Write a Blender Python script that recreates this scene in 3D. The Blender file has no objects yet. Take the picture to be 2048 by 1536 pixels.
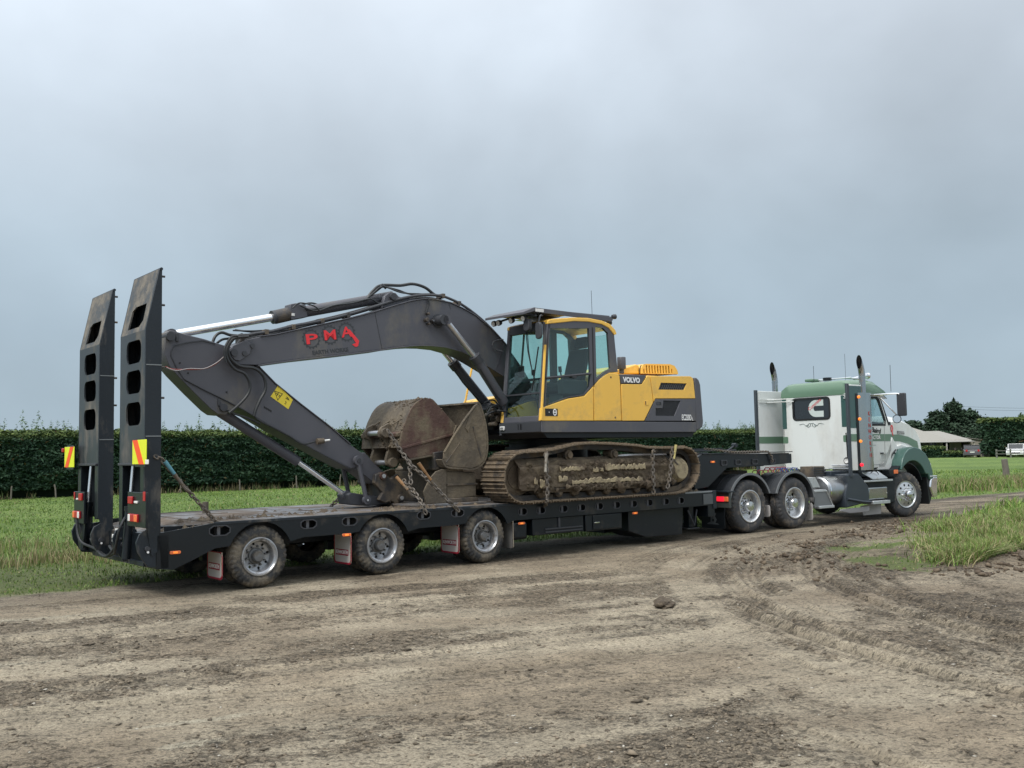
import bpy, bmesh, math, random
import numpy as np
from math import sin, cos, tan, atan, atan2, pi, radians, sqrt, hypot
from mathutils import Vector, Matrix
from mathutils.geometry import tessellate_polygon

# ------------------------------------------------------------------ camera, sky, sun, exposure
SC = bpy.context.scene
COL = SC.collection
FPX, ROLL, HY, EYE = 1925.0, atan(.0195), 905.0, 1.7      # focal length and horizon measured on the 2048 px photograph
PITCH = atan((HY - 768) * cos(ROLL) / FPX)
c_fwd = np.array([0, cos(PITCH), sin(PITCH)])
c_r0 = np.array([1., 0, 0])
c_u0 = np.cross(c_r0, c_fwd)
c_R = cos(ROLL) * c_r0 - sin(ROLL) * c_u0
c_U = sin(ROLL) * c_r0 + cos(ROLL) * c_u0
c_P = np.array([0, 0, EYE])
cam = bpy.data.cameras.new('camera')
cam.sensor_width = 36
cam.lens = FPX / 2048 * 36
cam.clip_end = 6000
camo = bpy.data.objects.new('camera', cam)
COL.objects.link(camo)
camo.matrix_world = Matrix(((c_R[0], c_U[0], -c_fwd[0], 0), (c_R[1], c_U[1], -c_fwd[1], 0), (c_R[2], c_U[2], -c_fwd[2], EYE), (0, 0, 0, 1)))
SC.camera = camo
SC.view_settings.view_transform = 'Standard'
SC.view_settings.look = 'None'
SC.view_settings.gamma = 1
SC.view_settings.exposure = .30
SC.view_settings.use_curve_mapping = False
SC.cycles.max_bounces = 8
SC.cycles.transparent_max_bounces = 12
SC.cycles.caustics_reflective = False
SC.cycles.caustics_refractive = False

SUN_AZ, SUN_EL = 217, 52
world = bpy.data.worlds.new('World')
SC.world = world
world.use_nodes = True
wn = world.node_tree.nodes; wl = world.node_tree.links
wn.clear()
def wnode(t, **k):
    n = wn.new(t)
    for a, b in k.items(): setattr(n, a, b)
    return n
w_out = wnode('ShaderNodeOutputWorld')
w_mix = wnode('ShaderNodeMixShader')
w_sky = wnode('ShaderNodeTexSky', sky_type='NISHITA', sun_disc=False, sun_elevation=radians(SUN_EL), sun_rotation=radians(SUN_AZ), air_density=1.5, dust_density=3)
w_b1 = wnode('ShaderNodeBackground'); w_b1.inputs[1].default_value = .08
w_b2 = wnode('ShaderNodeBackground'); w_b2.inputs[1].default_value = 1
w_tc = wnode('ShaderNodeTexCoord')
w_sep = wnode('ShaderNodeSeparateXYZ')
w_ramp = wnode('ShaderNodeValToRGB')
els = w_ramp.color_ramp.elements
stops = [(0.0, (.355, .445, .515)), (.05, (.340, .432, .505)), (.12, (.330, .415, .490)), (.20, (.360, .440, .510)), (.30, (.46, .53, .60)), (.42, (.62, .69, .77)), (.62, (.98, 1.04, 1.10)), (1.0, (1.7, 1.72, 1.74))]
els[0].position, els[0].color = stops[0][0], (*stops[0][1], 1)
els[1].position, els[1].color = stops[-1][0], (*stops[-1][1], 1)
for p, c in stops[1:-1]:
    e = els.new(p); e.color = (*c, 1)
# cloud structure: broad soft noise on the direction, flattened towards the horizon
w_map = wnode('ShaderNodeMapping'); w_map.inputs['Scale'].default_value = (1.25, 1.25, 1.7); w_map.inputs['Location'].default_value = (.35, .1, .2)
w_n1 = wnode('ShaderNodeTexNoise'); w_n1.inputs['Scale'].default_value = 1.5; w_n1.inputs['Detail'].default_value = 5; w_n1.inputs['Roughness'].default_value = .48; w_n1.inputs['Distortion'].default_value = .3
w_mr = wnode('ShaderNodeMapRange'); w_mr.inputs['From Min'].default_value = .32; w_mr.inputs['From Max'].default_value = .68; w_mr.inputs['To Min'].default_value = .84; w_mr.inputs['To Max'].default_value = 1.15
w_n2 = wnode('ShaderNodeTexNoise'); w_n2.inputs['Scale'].default_value = 5; w_n2.inputs['Detail'].default_value = 5; w_n2.inputs['Roughness'].default_value = .5
w_mr2 = wnode('ShaderNodeMapRange'); w_mr2.inputs['From Min'].default_value = .3; w_mr2.inputs['From Max'].default_value = .7; w_mr2.inputs['To Min'].default_value = .95; w_mr2.inputs['To Max'].default_value = 1.05
w_mul0 = wnode('ShaderNodeMath', operation='MULTIPLY')
w_mul = wnode('ShaderNodeVectorMath', operation='SCALE')
wl.new(w_tc.outputs['Generated'], w_sep.inputs[0])
wl.new(w_sep.outputs['Z'], w_ramp.inputs[0])
wl.new(w_tc.outputs['Generated'], w_map.inputs[0])
wl.new(w_map.outputs[0], w_n1.inputs['Vector']); wl.new(w_map.outputs[0], w_n2.inputs['Vector'])
wl.new(w_n1.outputs['Fac'], w_mr.inputs[0]); wl.new(w_n2.outputs['Fac'], w_mr2.inputs[0])
wl.new(w_mr.outputs[0], w_mul0.inputs[0]); wl.new(w_mr2.outputs[0], w_mul0.inputs[1])
wl.new(w_ramp.outputs[0], w_mul.inputs[0]); wl.new(w_mul0.outputs[0], w_mul.inputs['Scale'])
wl.new(w_mul.outputs[0], w_b2.inputs[0]); wl.new(w_sky.outputs[0], w_b1.inputs[0])
w_mix.inputs[0].default_value = .94
wl.new(w_b1.outputs[0], w_mix.inputs[1]); wl.new(w_b2.outputs[0], w_mix.inputs[2]); wl.new(w_mix.outputs[0], w_out.inputs[0])

sun = bpy.data.lights.new('sun', 'SUN')
sun.energy = 1.9; sun.angle = radians(18); sun.color = (1, .965, .91)
suno = bpy.data.objects.new('sun', sun); COL.objects.link(suno)
sd = Vector((sin(radians(SUN_AZ)) * cos(radians(SUN_EL)), cos(radians(SUN_AZ)) * cos(radians(SUN_EL)), sin(radians(SUN_EL))))
suno.rotation_euler = sd.to_track_quat('Z', 'Y').to_euler()
suno.location = (0, 0, 30)

# ------------------------------------------------------------------ helpers
random.seed(4); RNG = np.random.default_rng(4)

class Frame:
    """u along the vehicle, v across it away from the camera, z up. uz / vz survey the photograph: where the line of
    sight through a pixel meets the vehicle's own vertical plane v = const or u = const (metres)."""
    def __init__(s, x, y, deg):
        s.O = np.array([x, y, 0.]); s.th = radians(deg)
        s.e = np.array([cos(s.th), sin(s.th), 0]); s.n = np.array([-sin(s.th), cos(s.th), 0])
    def w(s, u, v, z): return s.O + s.e * u + s.n * v + np.array([0, 0, z])
    def _ray(s, x, y): return c_fwd + c_R * (x - 1024) / FPX - c_U * (y - 768) / FPX
    def uz(s, v, *ps):
        out = []
        for x, y in ps:
            d = s._ray(x, y); t = ((s.O - c_P) @ s.n + v) / (d @ s.n); q = c_P + d * t - s.O
            out.append((float(q @ s.e), float(q[2])))
        return out
    def vz(s, u, *ps):
        out = []
        for x, y in ps:
            d = s._ray(x, y); t = ((s.O - c_P) @ s.e + u) / (d @ s.e); q = c_P + d * t - s.O
            out.append((float(q @ s.n), float(q[2])))
        return out
T = Frame(-3.327, 12.715, 39.5)      # low loader (and its load)
K = Frame(4.706, 19.44, 37.0)        # tractor unit
WF = Frame(0, 0, 0)                  # plain world

OFF = {}
def root(name, frame, off, label, cat, group=None):
    o = bpy.data.objects.new(name, None); COL.objects.link(o)
    o.empty_display_size = .3
    o.location = Vector(frame.w(*off)); o.rotation_euler = (0, 0, frame.th)
    o['label'] = label; o['category'] = cat
    if group: o['group'] = group
    OFF[o.name] = off
    return o
def part_empty(name, parent, loc=(0, 0, 0), rot=(0, 0, 0)):
    o = bpy.data.objects.new(name, None); COL.objects.link(o); o.parent = parent
    off = OFF[parent.name]
    o.location = (loc[0] - off[0], loc[1] - off[1], loc[2] - off[2]); o.rotation_euler = rot
    o.empty_display_size = .1
    return o
def tag(o, label, cat, group=None, kind=None):
    o['label'] = label
    if cat: o['category'] = cat
    if group: o['group'] = group
    if kind: o['kind'] = kind
    return o

class MB:
    def __init__(s): s.v = []; s.f = []
    def add(s, vs, fs):
        n = len(s.v); s.v.extend(vs); s.f.extend([tuple(i + n for i in f) for f in fs]); return s
    def box(s, x0, x1, y0, y1, z0, z1):
        return s.add([(x0, y0, z0), (x1, y0, z0), (x1, y1, z0), (x0, y1, z0), (x0, y0, z1), (x1, y0, z1), (x1, y1, z1), (x0, y1, z1)],
                     [(3, 2, 1, 0), (4, 5, 6, 7), (0, 1, 5, 4), (1, 2, 6, 5), (2, 3, 7, 6), (3, 0, 4, 7)])
    def ext(s, pts, a, b, ax='v'):
        """extrude a polygon: ax 'v' pts=(u,z); 'u' pts=(v,z); 'z' pts=(u,v)"""
        n = len(pts)
        f = {'v': lambda p, c: (p[0], c, p[1]), 'u': lambda p, c: (c, p[0], p[1]), 'z': lambda p, c: (p[0], p[1], c)}[ax]
        vs = [f(p, a) for p in pts] + [f(p, b) for p in pts]
        return s.add(vs, [tuple(range(n)), tuple(range(2 * n - 1, n - 1, -1))] + [(i, (i + 1) % n, n + (i + 1) % n, n + i) for i in range(n)])
    def plate(s, outer, holes, a, b, ax='v'):
        loops = [list(outer)] + [list(h) for h in holes]
        f = {'v': lambda p, c: (p[0], c, p[1]), 'u': lambda p, c: (c, p[0], p[1]), 'z': lambda p, c: (p[0], p[1], c)}[ax]
        tri = tessellate_polygon([[Vector((p[0], p[1], 0)) for p in l] for l in loops])
        flat = [p for l in loops for p in l]; n = len(flat)
        fs = [tuple(t) for t in tri] + [tuple(n + i for i in reversed(t)) for t in tri]
        k = 0
        for l in loops:
            m = len(l); fs += [(k + i, k + (i + 1) % m, n + k + (i + 1) % m, n + k + i) for i in range(m)]; k += m
        return s.add([f(p, a) for p in flat] + [f(p, b) for p in flat], fs)
    def cyl(s, a, b, r, n=16, r2=None, cap=True):
        a = Vector(a); b = Vector(b); d = (b - a).normalized()
        x = d.orthogonal().normalized(); y = d.cross(x); r2 = r if r2 is None else r2
        vs = [tuple(a + (x * cos(2 * pi * i / n) + y * sin(2 * pi * i / n)) * r) for i in range(n)] + [tuple(b + (x * cos(2 * pi * i / n) + y * sin(2 * pi * i / n)) * r2) for i in range(n)]
        fs = [(i, (i + 1) % n, n + (i + 1) % n, n + i) for i in range(n)]
        if cap: fs += [tuple(range(n - 1, -1, -1)), tuple(range(n, 2 * n))]
        return s.add(vs, fs)
    def tube(s, pts, r, n=7, sm=4, closed=False):
        P = [Vector(p) for p in pts]
        if sm > 1 and len(P) > 2:
            Q = []
            for i in range(len(P) - 1):
                p0 = P[max(i - 1, 0)]; p1 = P[i]; p2 = P[i + 1]; p3 = P[min(i + 2, len(P) - 1)]
                for k in range(sm):
                    t = k / sm
                    Q.append(.5 * ((2 * p1) + (p2 - p0) * t + (2 * p0 - 5 * p1 + 4 * p2 - p3) * t * t + (3 * p1 - p0 - 3 * p2 + p3) * t ** 3))
            Q.append(P[-1]); P = Q
        m = len(P); nrm = None; vs = []
        for i in range(m):
            d = (P[min(i + 1, m - 1)] - P[max(i - 1, 0)])
            if closed: d = P[(i + 1) % m] - P[i - 1]
            if d.length < 1e-9: d = Vector((0, 0, 1))
            d.normalize()
            nrm = d.orthogonal().normalized() if nrm is None else (nrm - d * nrm.dot(d)).normalized()
            y = d.cross(nrm); rr = r[i] if isinstance(r, list) else r
            vs += [tuple(P[i] + (nrm * cos(2 * pi * k / n) + y * sin(2 * pi * k / n)) * rr) for k in range(n)]
        fs = []
        for i in range(m if closed else m - 1):
            j = (i + 1) % m
            fs += [(i * n + k, i * n + (k + 1) % n, j * n + (k + 1) % n, j * n + k) for k in range(n)]
        if not closed: fs += [tuple(range(n - 1, -1, -1)), tuple((m - 1) * n + k for k in range(n))]
        return s.add(vs, fs)
    def lathe(s, o, d, prof, n=32, rf=None, closed=False):
        """prof = [(t along d, radius)]"""
        o = Vector(o); d = Vector(d).normalized()
        x = Vector((1, 0, 0)) if abs(d.x) < .9 else Vector((0, 0, 1)); x = (x - d * x.dot(d)).normalized(); y = d.cross(x)
        vs = []
        for i in range(n):
            a = 2 * pi * i / n
            for j, (t, r) in enumerate(prof):
                if rf: r = rf(i, j, r)
                vs.append(tuple(o + d * t + (x * cos(a) + y * sin(a)) * r))
        m = len(prof); fs = []
        for i in range(n):
            k = (i + 1) % n
            for j in range(m if closed else m - 1):
                jj = (j + 1) % m
                fs.append((i * m + j, i * m + jj, k * m + jj, k * m + j))
        return s.add(vs, fs)
    def disc(s, o, r0, r1, t0, t1, th, nh, rc, rh, na=120, nr=9):
        """dished annulus across the v axis with nh round holes; t0 at r0, t1 at r1"""
        for sgn, dt in ((1, 0), (-1, th)):
            idx = {}; vs = []; fs = []
            for i in range(na):
                for j in range(nr + 1):
                    r = r0 + (r1 - r0) * j / nr; a = 2 * pi * i / na
                    idx[i, j] = len(vs); vs.append((o[0] + r * cos(a), o[1] + t0 + (t1 - t0) * j / nr + dt, o[2] + r * sin(a)))
            for i in range(na):
                for j in range(nr):
                    r = r0 + (r1 - r0) * (j + .5) / nr; a = 2 * pi * (i + .5) / na
                    if any(hypot(r * cos(a) - rc * cos(2 * pi * h / nh), r * sin(a) - rc * sin(2 * pi * h / nh)) < rh for h in range(nh)): continue
                    q = (idx[i, j], idx[i, j + 1], idx[(i + 1) % na, j + 1], idx[(i + 1) % na, j])
                    fs.append(q if sgn > 0 else q[::-1])
            s.add(vs, fs)
        return s
    def ribbon(s, pts, th, a, b):
        """strip of thickness th laid along a (u,z) polyline, from v=a to v=b, thickness to the left of travel"""
        n = len(pts); L = []
        for i in range(n):
            p = pts[max(i - 1, 0)]; q = pts[min(i + 1, n - 1)]; dx, dz = q[0] - p[0], q[1] - p[1]; l = hypot(dx, dz) or 1
            L.append((pts[i][0] - dz / l * th, pts[i][1] + dx / l * th))
        vs = []
        for i in range(n):
            vs += [(pts[i][0], a, pts[i][1]), (pts[i][0], b, pts[i][1]), (L[i][0], b, L[i][1]), (L[i][0], a, L[i][1])]
        fs = [(3, 2, 1, 0), tuple(4 * (n - 1) + k for k in range(4))]
        for i in range(n - 1):
            for k in range(4): fs.append((4 * i + k, 4 * i + (k + 1) % 4, 4 * i + 4 + (k + 1) % 4, 4 * i + 4 + k))
        return s.add(vs, fs)
    def rot(s, ax, ang, c, start=0):
        m = Matrix.Translation(c) @ Matrix.Rotation(ang, 4, ax) @ Matrix.Translation(-Vector(c))
        for i in range(start, len(s.v)): s.v[i] = tuple(m @ Vector(s.v[i]))
        return s

def mesh_from(name, mb, mats, off=(0, 0, 0), smooth=True, recalc=True, ang=35):
    me = bpy.data.meshes.new(name)
    me.from_pydata([(a - off[0], b - off[1], c - off[2]) for a, b, c in mb.v], [], mb.f)
    if recalc:
        bm = bmesh.new(); bm.from_mesh(me)
        bmesh.ops.recalc_face_normals(bm, faces=bm.faces); bm.to_mesh(me); bm.free()
    for m in (mats if isinstance(mats, (list, tuple)) else [mats]): me.materials.append(m)
    if smooth:
        me.polygons.foreach_set('use_smooth', [True] * len(me.polygons)); me.set_sharp_from_angle(angle=radians(ang))
    me.update()
    return me
def obj(name, mb, mat, parent=None, bevel=0, smooth=True, recalc=True, label=None, seg=2, ang=35):
    off = OFF[parent.name] if parent is not None else (0, 0, 0)
    me = mesh_from(name, mb, mat, off, smooth, recalc, ang)
    o = bpy.data.objects.new(name, me); COL.objects.link(o)
    if parent is not None: o.parent = parent; OFF[o.name] = off
    if bevel:
        b = o.modifiers.new('bevel', 'BEVEL'); b.width = bevel; b.segments = seg; b.limit_method = 'ANGLE'; b.angle_limit = radians(40)
    if label: o['label'] = label
    return o
def dup_tree(r, loc=None, rotz=None, parent=None, label=None, off=None):
    c = r.copy(); COL.objects.link(c)
    if parent is not None: c.parent = parent
    if loc is not None: c.location = loc
    if rotz is not None: c.rotation_euler[2] = rotz
    if label: c['label'] = label
    for ch in list(r.children):
        dup_tree(ch, parent=c)
    return c
def np_mesh(name, V, F, mat, parent=None, col=None, smooth=False):
    """big mesh from arrays; F (n,3) or (n,4); col = per-vertex rgb"""
    me = bpy.data.meshes.new(name)
    k = F.shape[1]
    me.vertices.add(len(V)); me.vertices.foreach_set('co', np.ascontiguousarray(V, dtype=np.float32).ravel())
    me.loops.add(F.size); me.loops.foreach_set('vertex_index', np.ascontiguousarray(F, dtype=np.int32).ravel())
    me.polygons.add(len(F)); me.polygons.foreach_set('loop_start', np.arange(0, F.size, k, dtype=np.int32))
    if smooth: me.polygons.foreach_set('use_smooth', np.ones(len(F), dtype=bool))
    me.update(calc_edges=True)
    if col is not None:
        a = me.color_attributes.new('tint', 'FLOAT_COLOR', 'POINT')
        c4 = np.ones((len(V), 4), dtype=np.float32); c4[:, :3] = col
        a.data.foreach_set('color', c4.ravel())
    me.materials.append(mat)
    o = bpy.data.objects.new(name, me); COL.objects.link(o)
    if parent is not None: o.parent = parent
    return o

_tab = np.random.default_rng(11).random((256, 256))
def vnoise(x, y):
    xi = np.floor(x).astype(int); yi = np.floor(y).astype(int); fx = x - xi; fy = y - yi
    fx = fx * fx * (3 - 2 * fx); fy = fy * fy * (3 - 2 * fy)
    g = lambda a, b: _tab[a & 255, b & 255]
    return (g(xi, yi) * (1 - fx) + g(xi + 1, yi) * fx) * (1 - fy) + (g(xi, yi + 1) * (1 - fx) + g(xi + 1, yi + 1) * fx) * fy
def fbm(x, y, o=4, g=.5):
    s = 0; a = 1; t = 0
    for i in range(o):
        s = s + a * vnoise(x * 2 ** i + 17.3 * i, y * 2 ** i + 5.1 * i); t += a; a *= g
    return s / t
def sstep(a, b, x):
    t = np.clip((x - a) / (b - a), 0, 1); return t * t * (3 - 2 * t)

# ------------------------------------------------------------------ materials
MATS = {}
def M(name, col, rough=.5, metal=0., dirt=None, damt=.4, dsc=2.5, var=.12, bump=0., bsc=60., coat=0., spec=.5, dpow=.08, emit=0, stretch=None, zdirt=None, noise_rough=.5):
    if name in MATS: return MATS[name]
    m = bpy.data.materials.new(name); m.use_nodes = True; MATS[name] = m
    nt = m.node_tree; n = nt.nodes; l = nt.links; p = n['Principled BSDF']
    tc = n.new('ShaderNodeTexCoord'); src = tc.outputs['Object']
    if stretch:
        mp = n.new('ShaderNodeMapping'); mp.inputs['Scale'].default_value = stretch; l.new(src, mp.inputs[0]); src2 = mp.outputs[0]
    else: src2 = src
    nz = n.new('ShaderNodeTexNoise'); nz.inputs['Scale'].default_value = dsc; nz.inputs['Detail'].default_value = 9; nz.inputs['Roughness'].default_value = noise_rough + .15
    l.new(src2, nz.inputs['Vector'])
    base = n.new('ShaderNodeMix'); base.data_type = 'RGBA'
    n2 = n.new('ShaderNodeTexNoise'); n2.inputs['Scale'].default_value = dsc * .6 + 1; n2.inputs['Detail'].default_value = 5; l.new(src, n2.inputs['Vector'])
    base.inputs['A'].default_value = (*[c * (1 - var) for c in col], 1); base.inputs['B'].default_value = (*[min(1, c * (1 + var)) for c in col], 1)
    l.new(n2.outputs['Fac'], base.inputs['Factor']); out = base.outputs['Result']
    if dirt:
        mr = n.new('ShaderNodeMapRange'); mr.inputs['From Min'].default_value = .75 - damt * .46 - dpow; mr.inputs['From Max'].default_value = .75 - damt * .46 + dpow
        l.new(nz.outputs['Fac'], mr.inputs[0]); fac = mr.outputs[0]
        if zdirt:      # mud thrown up from below: thins out with height above z0..z1 (object space)
            sx = n.new('ShaderNodeSeparateXYZ'); l.new(src, sx.inputs[0])
            mz = n.new('ShaderNodeMapRange'); mz.inputs['From Min'].default_value = zdirt[0]; mz.inputs['From Max'].default_value = zdirt[1]; mz.inputs['To Min'].default_value = 1; mz.inputs['To Max'].default_value = .12
            l.new(sx.outputs['Z'], mz.inputs[0]); mm = n.new('ShaderNodeMath'); mm.operation = 'MULTIPLY'; l.new(fac, mm.inputs[0]); l.new(mz.outputs[0], mm.inputs[1]); fac = mm.outputs[0]
        mx = n.new('ShaderNodeMix'); mx.data_type = 'RGBA'; l.new(fac, mx.inputs['Factor']); l.new(out, mx.inputs['A'])
        n3 = n.new('ShaderNodeTexNoise'); n3.inputs['Scale'].default_value = dsc * 5; n3.inputs['Detail'].default_value = 6; l.new(src, n3.inputs['Vector'])
        dm = n.new('ShaderNodeMix'); dm.data_type = 'RGBA'; dm.inputs['A'].default_value = (*[c * .6 for c in dirt], 1); dm.inputs['B'].default_value = (*[c * 1.35 for c in dirt], 1); l.new(n3.outputs['Fac'], dm.inputs['Factor'])
        l.new(dm.outputs['Result'], mx.inputs['B']); out = mx.outputs['Result']
        mr2 = n.new('ShaderNodeMix'); mr2.data_type = 'FLOAT'; mr2.inputs['A'].default_value = rough; mr2.inputs['B'].default_value = .85; l.new(fac, mr2.inputs['Factor']); l.new(mr2.outputs['Result'], p.inputs['Roughness'])
        if metal:
            mm2 = n.new('ShaderNodeMix'); mm2.data_type = 'FLOAT'; mm2.inputs['A'].default_value = metal; mm2.inputs['B'].default_value = 0; l.new(fac, mm2.inputs['Factor']); l.new(mm2.outputs['Result'], p.inputs['Metallic'])
    else:
        mr2 = n.new('ShaderNodeMapRange'); mr2.inputs['To Min'].default_value = max(.02, rough - .1); mr2.inputs['To Max'].default_value = min(1, rough + .12); l.new(nz.outputs['Fac'], mr2.inputs[0]); l.new(mr2.outputs[0], p.inputs['Roughness'])
        p.inputs['Metallic'].default_value = metal
    l.new(out, p.inputs['Base Color'])
    p.inputs['Specular IOR Level'].default_value = spec
    if coat: p.inputs['Coat Weight'].default_value = coat; p.inputs['Coat Roughness'].default_value = .12
    if bump:
        nb = n.new('ShaderNodeTexNoise'); nb.inputs['Scale'].default_value = bsc; nb.inputs['Detail'].default_value = 6; l.new(src, nb.inputs['Vector'])
        bp = n.new('ShaderNodeBump'); bp.inputs['Strength'].default_value = bump; bp.inputs['Distance'].default_value = .02; l.new(nb.outputs['Fac'], bp.inputs['Height']); l.new(bp.outputs[0], p.inputs['Normal'])
    if emit:
        p.inputs['Emission Color'].default_value = (*col, 1); p.inputs['Emission Strength'].default_value = emit
    return m
def glass(name, tint, refl=1.0, dens=1.0):
    if name in MATS: return MATS[name]
    m = bpy.data.materials.new(name); m.use_nodes = True; MATS[name] = m
    nt = m.node_tree; n = nt.nodes; l = nt.links; n.remove(n['Principled BSDF']); out = n['Material Output']
    tr = n.new('ShaderNodeBsdfTransparent'); tr.inputs[0].default_value = (*tint, 1)
    gl = n.new('ShaderNodeBsdfGlossy'); gl.inputs['Roughness'].default_value = .03; gl.inputs[0].default_value = (refl, refl, refl, 1)
    fr = n.new('ShaderNodeFresnel'); ge = n.new('ShaderNodeNewGeometry'); ir = n.new('ShaderNodeMix'); ir.data_type = 'FLOAT'
    ir.inputs['A'].default_value = 1.5; ir.inputs['B'].default_value = 1 / 1.5; l.new(ge.outputs['Backfacing'], ir.inputs['Factor']); l.new(ir.outputs['Result'], fr.inputs[0])
    mx = n.new('ShaderNodeMixShader'); l.new(fr.outputs[0], mx.inputs[0]); l.new(tr.outputs[0], mx.inputs[1]); l.new(gl.outputs[0], mx.inputs[2]); l.new(mx.outputs[0], out.inputs[0])
    return m
def tintmat(name, rough=.8, bump=0, bsc=40, trans=0, spec=.3, var=.0):
    m = bpy.data.materials.new(name); m.use_nodes = True; nt = m.node_tree; n = nt.nodes; l = nt.links; p = n['Principled BSDF']
    a = n.new('ShaderNodeAttribute'); a.attribute_name = 'tint'; l.new(a.outputs['Color'], p.inputs['Base Color'])
    p.inputs['Roughness'].default_value = rough; p.inputs['Specular IOR Level'].default_value = spec
    return m
DRY = (.235, .195, .145); MUD = (.15, .118, .082); PALE = (.42, .36, .26)
m_black = M('black_paint', (.008, .012, .016), .36, spec=.35, dirt=(.075, .065, .052), damt=.24, dsc=1.6, var=.25, coat=.15)
m_blackclean = M('black_satin', (.010, .013, .017), .45, spec=.35, var=.2)
m_ramp = M('worn_ramp_paint', (.016, .022, .029), .40, spec=.4, dirt=(.15, .135, .115), damt=.30, dsc=2.2, var=.3, bump=.1, bsc=25, stretch=(1, 1, .45))
m_deck = M('muddy_deck_steel', (.17, .18, .195), .38, dirt=(.13, .10, .075), damt=.62, dsc=1.7, var=.3, bump=.35, bsc=30)
m_rubber = M('muddy_tyre_rubber', (.035, .036, .038), .8, dirt=(.17, .145, .11), damt=.50, dsc=5, var=.2, bump=.4, bsc=50)
m_rubbercl = M('tyre_rubber', (.045, .046, .05), .75, dirt=(.16, .135, .11), damt=.38, dsc=6, bump=.25, bsc=60)
m_rim = M('dusty_steel_rim', (.42, .43, .45), .32, metal=.75, dirt=(.12, .11, .10), damt=.34, dsc=6, var=.2)
m_rimdark = M('grimy_rim_centre', (.16, .165, .17), .5, metal=.4, dirt=(.11, .10, .085), damt=.5, dsc=9)
m_alloy = M('polished_alloy', (.66, .67, .68), .36, metal=.85, dirt=(.2, .19, .17), damt=.22, dsc=9)
m_hub = M('hub_chrome', (.75, .76, .78), .2, metal=.95, dirt=(.2, .19, .17), damt=.16, dsc=12)
m_chrome = M('chrome', (.86, .87, .89), .07, metal=1, var=.03)
m_stain = M('stainless_steel', (.42, .45, .445), .16, metal=1, var=.1)
m_alu = M('aluminium_plate', (.60, .62, .64), .42, metal=.7, dirt=(.25, .23, .2), damt=.2, dsc=4)
m_rod = M('hydraulic_chrome_rod', (.92, .93, .95), .16, metal=.9, var=.03)
m_yel = M('yellow_machine_paint', (.90, .535, .085), .36, dirt=(.56, .37, .13), damt=.24, dsc=2.2, dpow=.14, noise_rough=.6, var=.05, coat=.25)
m_grey = M('grey_machine_paint', (.088, .090, .106), .5, spec=.4, dirt=(.16, .15, .13), damt=.24, stretch=(1, 1, .6), dsc=1.2, var=.12, coat=.1)
m_greyd = M('dark_grey_plastic', (.045, .048, .056), .5, var=.15)
m_mud = M('caked_mud', (.092, .069, .047), .85, dirt=(.17, .135, .09), damt=.42, dsc=3.2, var=.3, bump=1.0, bsc=16)
m_mudshoe = M('muddy_track_steel', (.165, .125, .084), .75, dirt=(.05, .043, .036), damt=.46, dsc=5, var=.35, bump=.6, bsc=35)
m_rust = M('rusty_brown_bucket_steel', (.085, .044, .034), .6, dirt=(.15, .12, .08), damt=.46, dsc=2.6, var=.35, bump=.5, bsc=20)
m_grime = M('earth_stained_bucket_steel', (.10, .082, .060), .72, dirt=(.16, .13, .09), damt=.5, dsc=2.5, var=.35, bump=.6, bsc=20)
m_darksteel = M('oily_dark_steel', (.045, .042, .042), .5, dirt=MUD, damt=.45, dsc=3, var=.3, bump=.3)
m_hose = M('hydraulic_hose', (.024, .027, .03), .45, var=.2)
m_white = M('white_truck_paint', (.74, .765, .755), .3, dirt=(.58, .57, .53), damt=.26, dpow=.14, stretch=(1, 1, .3), dsc=1.5, var=.03, coat=.4)
m_green = M('green_truck_paint', (.115, .205, .135), .32, var=.06, coat=.4)
m_dgreen = M('dark_green_truck_paint', (.03, .085, .078), .28, var=.08, coat=.4)
m_red = M('red_lens', (.42, .015, .02), .3, emit=.03, var=.1)
m_redlit = M('lit_red_lens', (1, .02, .05), .3, emit=.55, var=.1)
m_orange = M('orange_lens', (.85, .2, .06), .3, var=.1)
m_amberlit = M('lit_amber_lamp', (1, .27, .04), .3, emit=.55, var=.1)
m_whlens = M('white_lens', (.8, .8, .78), .25)
m_hazy = M('fluorescent_yellow_sheet', (.78, .86, .03), .5, var=.03)
m_hazr = M('fluorescent_orange_sheet', (.95, .11, .02), .5, var=.03)
m_sticker = M('yellow_sticker', (.78, .62, .05), .45, dirt=(.4, .33, .1), damt=.05)
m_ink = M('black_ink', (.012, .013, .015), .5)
m_inkwhite = M('white_lettering', (.85, .86, .86), .4, var=.02)
m_inkred = M('red_lettering', (.80, .035, .045), .4, var=.05)
m_flap = M('pale_mudflap_rubber', (.56, .53, .51), .6, dirt=(.25, .21, .17), damt=.2, dsc=3, var=.1)
m_flapred = M('red_flap_print', (.33, .012, .035), .5)
m_wood = M('weathered_wood', (.16, .14, .12), .85, dirt=(.09, .08, .06), damt=.3, dsc=6, bump=.4, stretch=(3, 3, .6))
m_chain = M('muddy_chain_steel', (.14, .125, .11), .6, metal=.3, dirt=MUD, damt=.4, dsc=12)
g_cab = glass('green_tinted_glass', (.84, .955, .93))
g_low = glass('dusty_tinted_glass', (.70, .80, .79))
g_clear = glass('window_glass', (.82, .90, .90))
g_dark = M('dark_window_glass', (.018, .023, .028), .06, var=.1, coat=.5)

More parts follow.
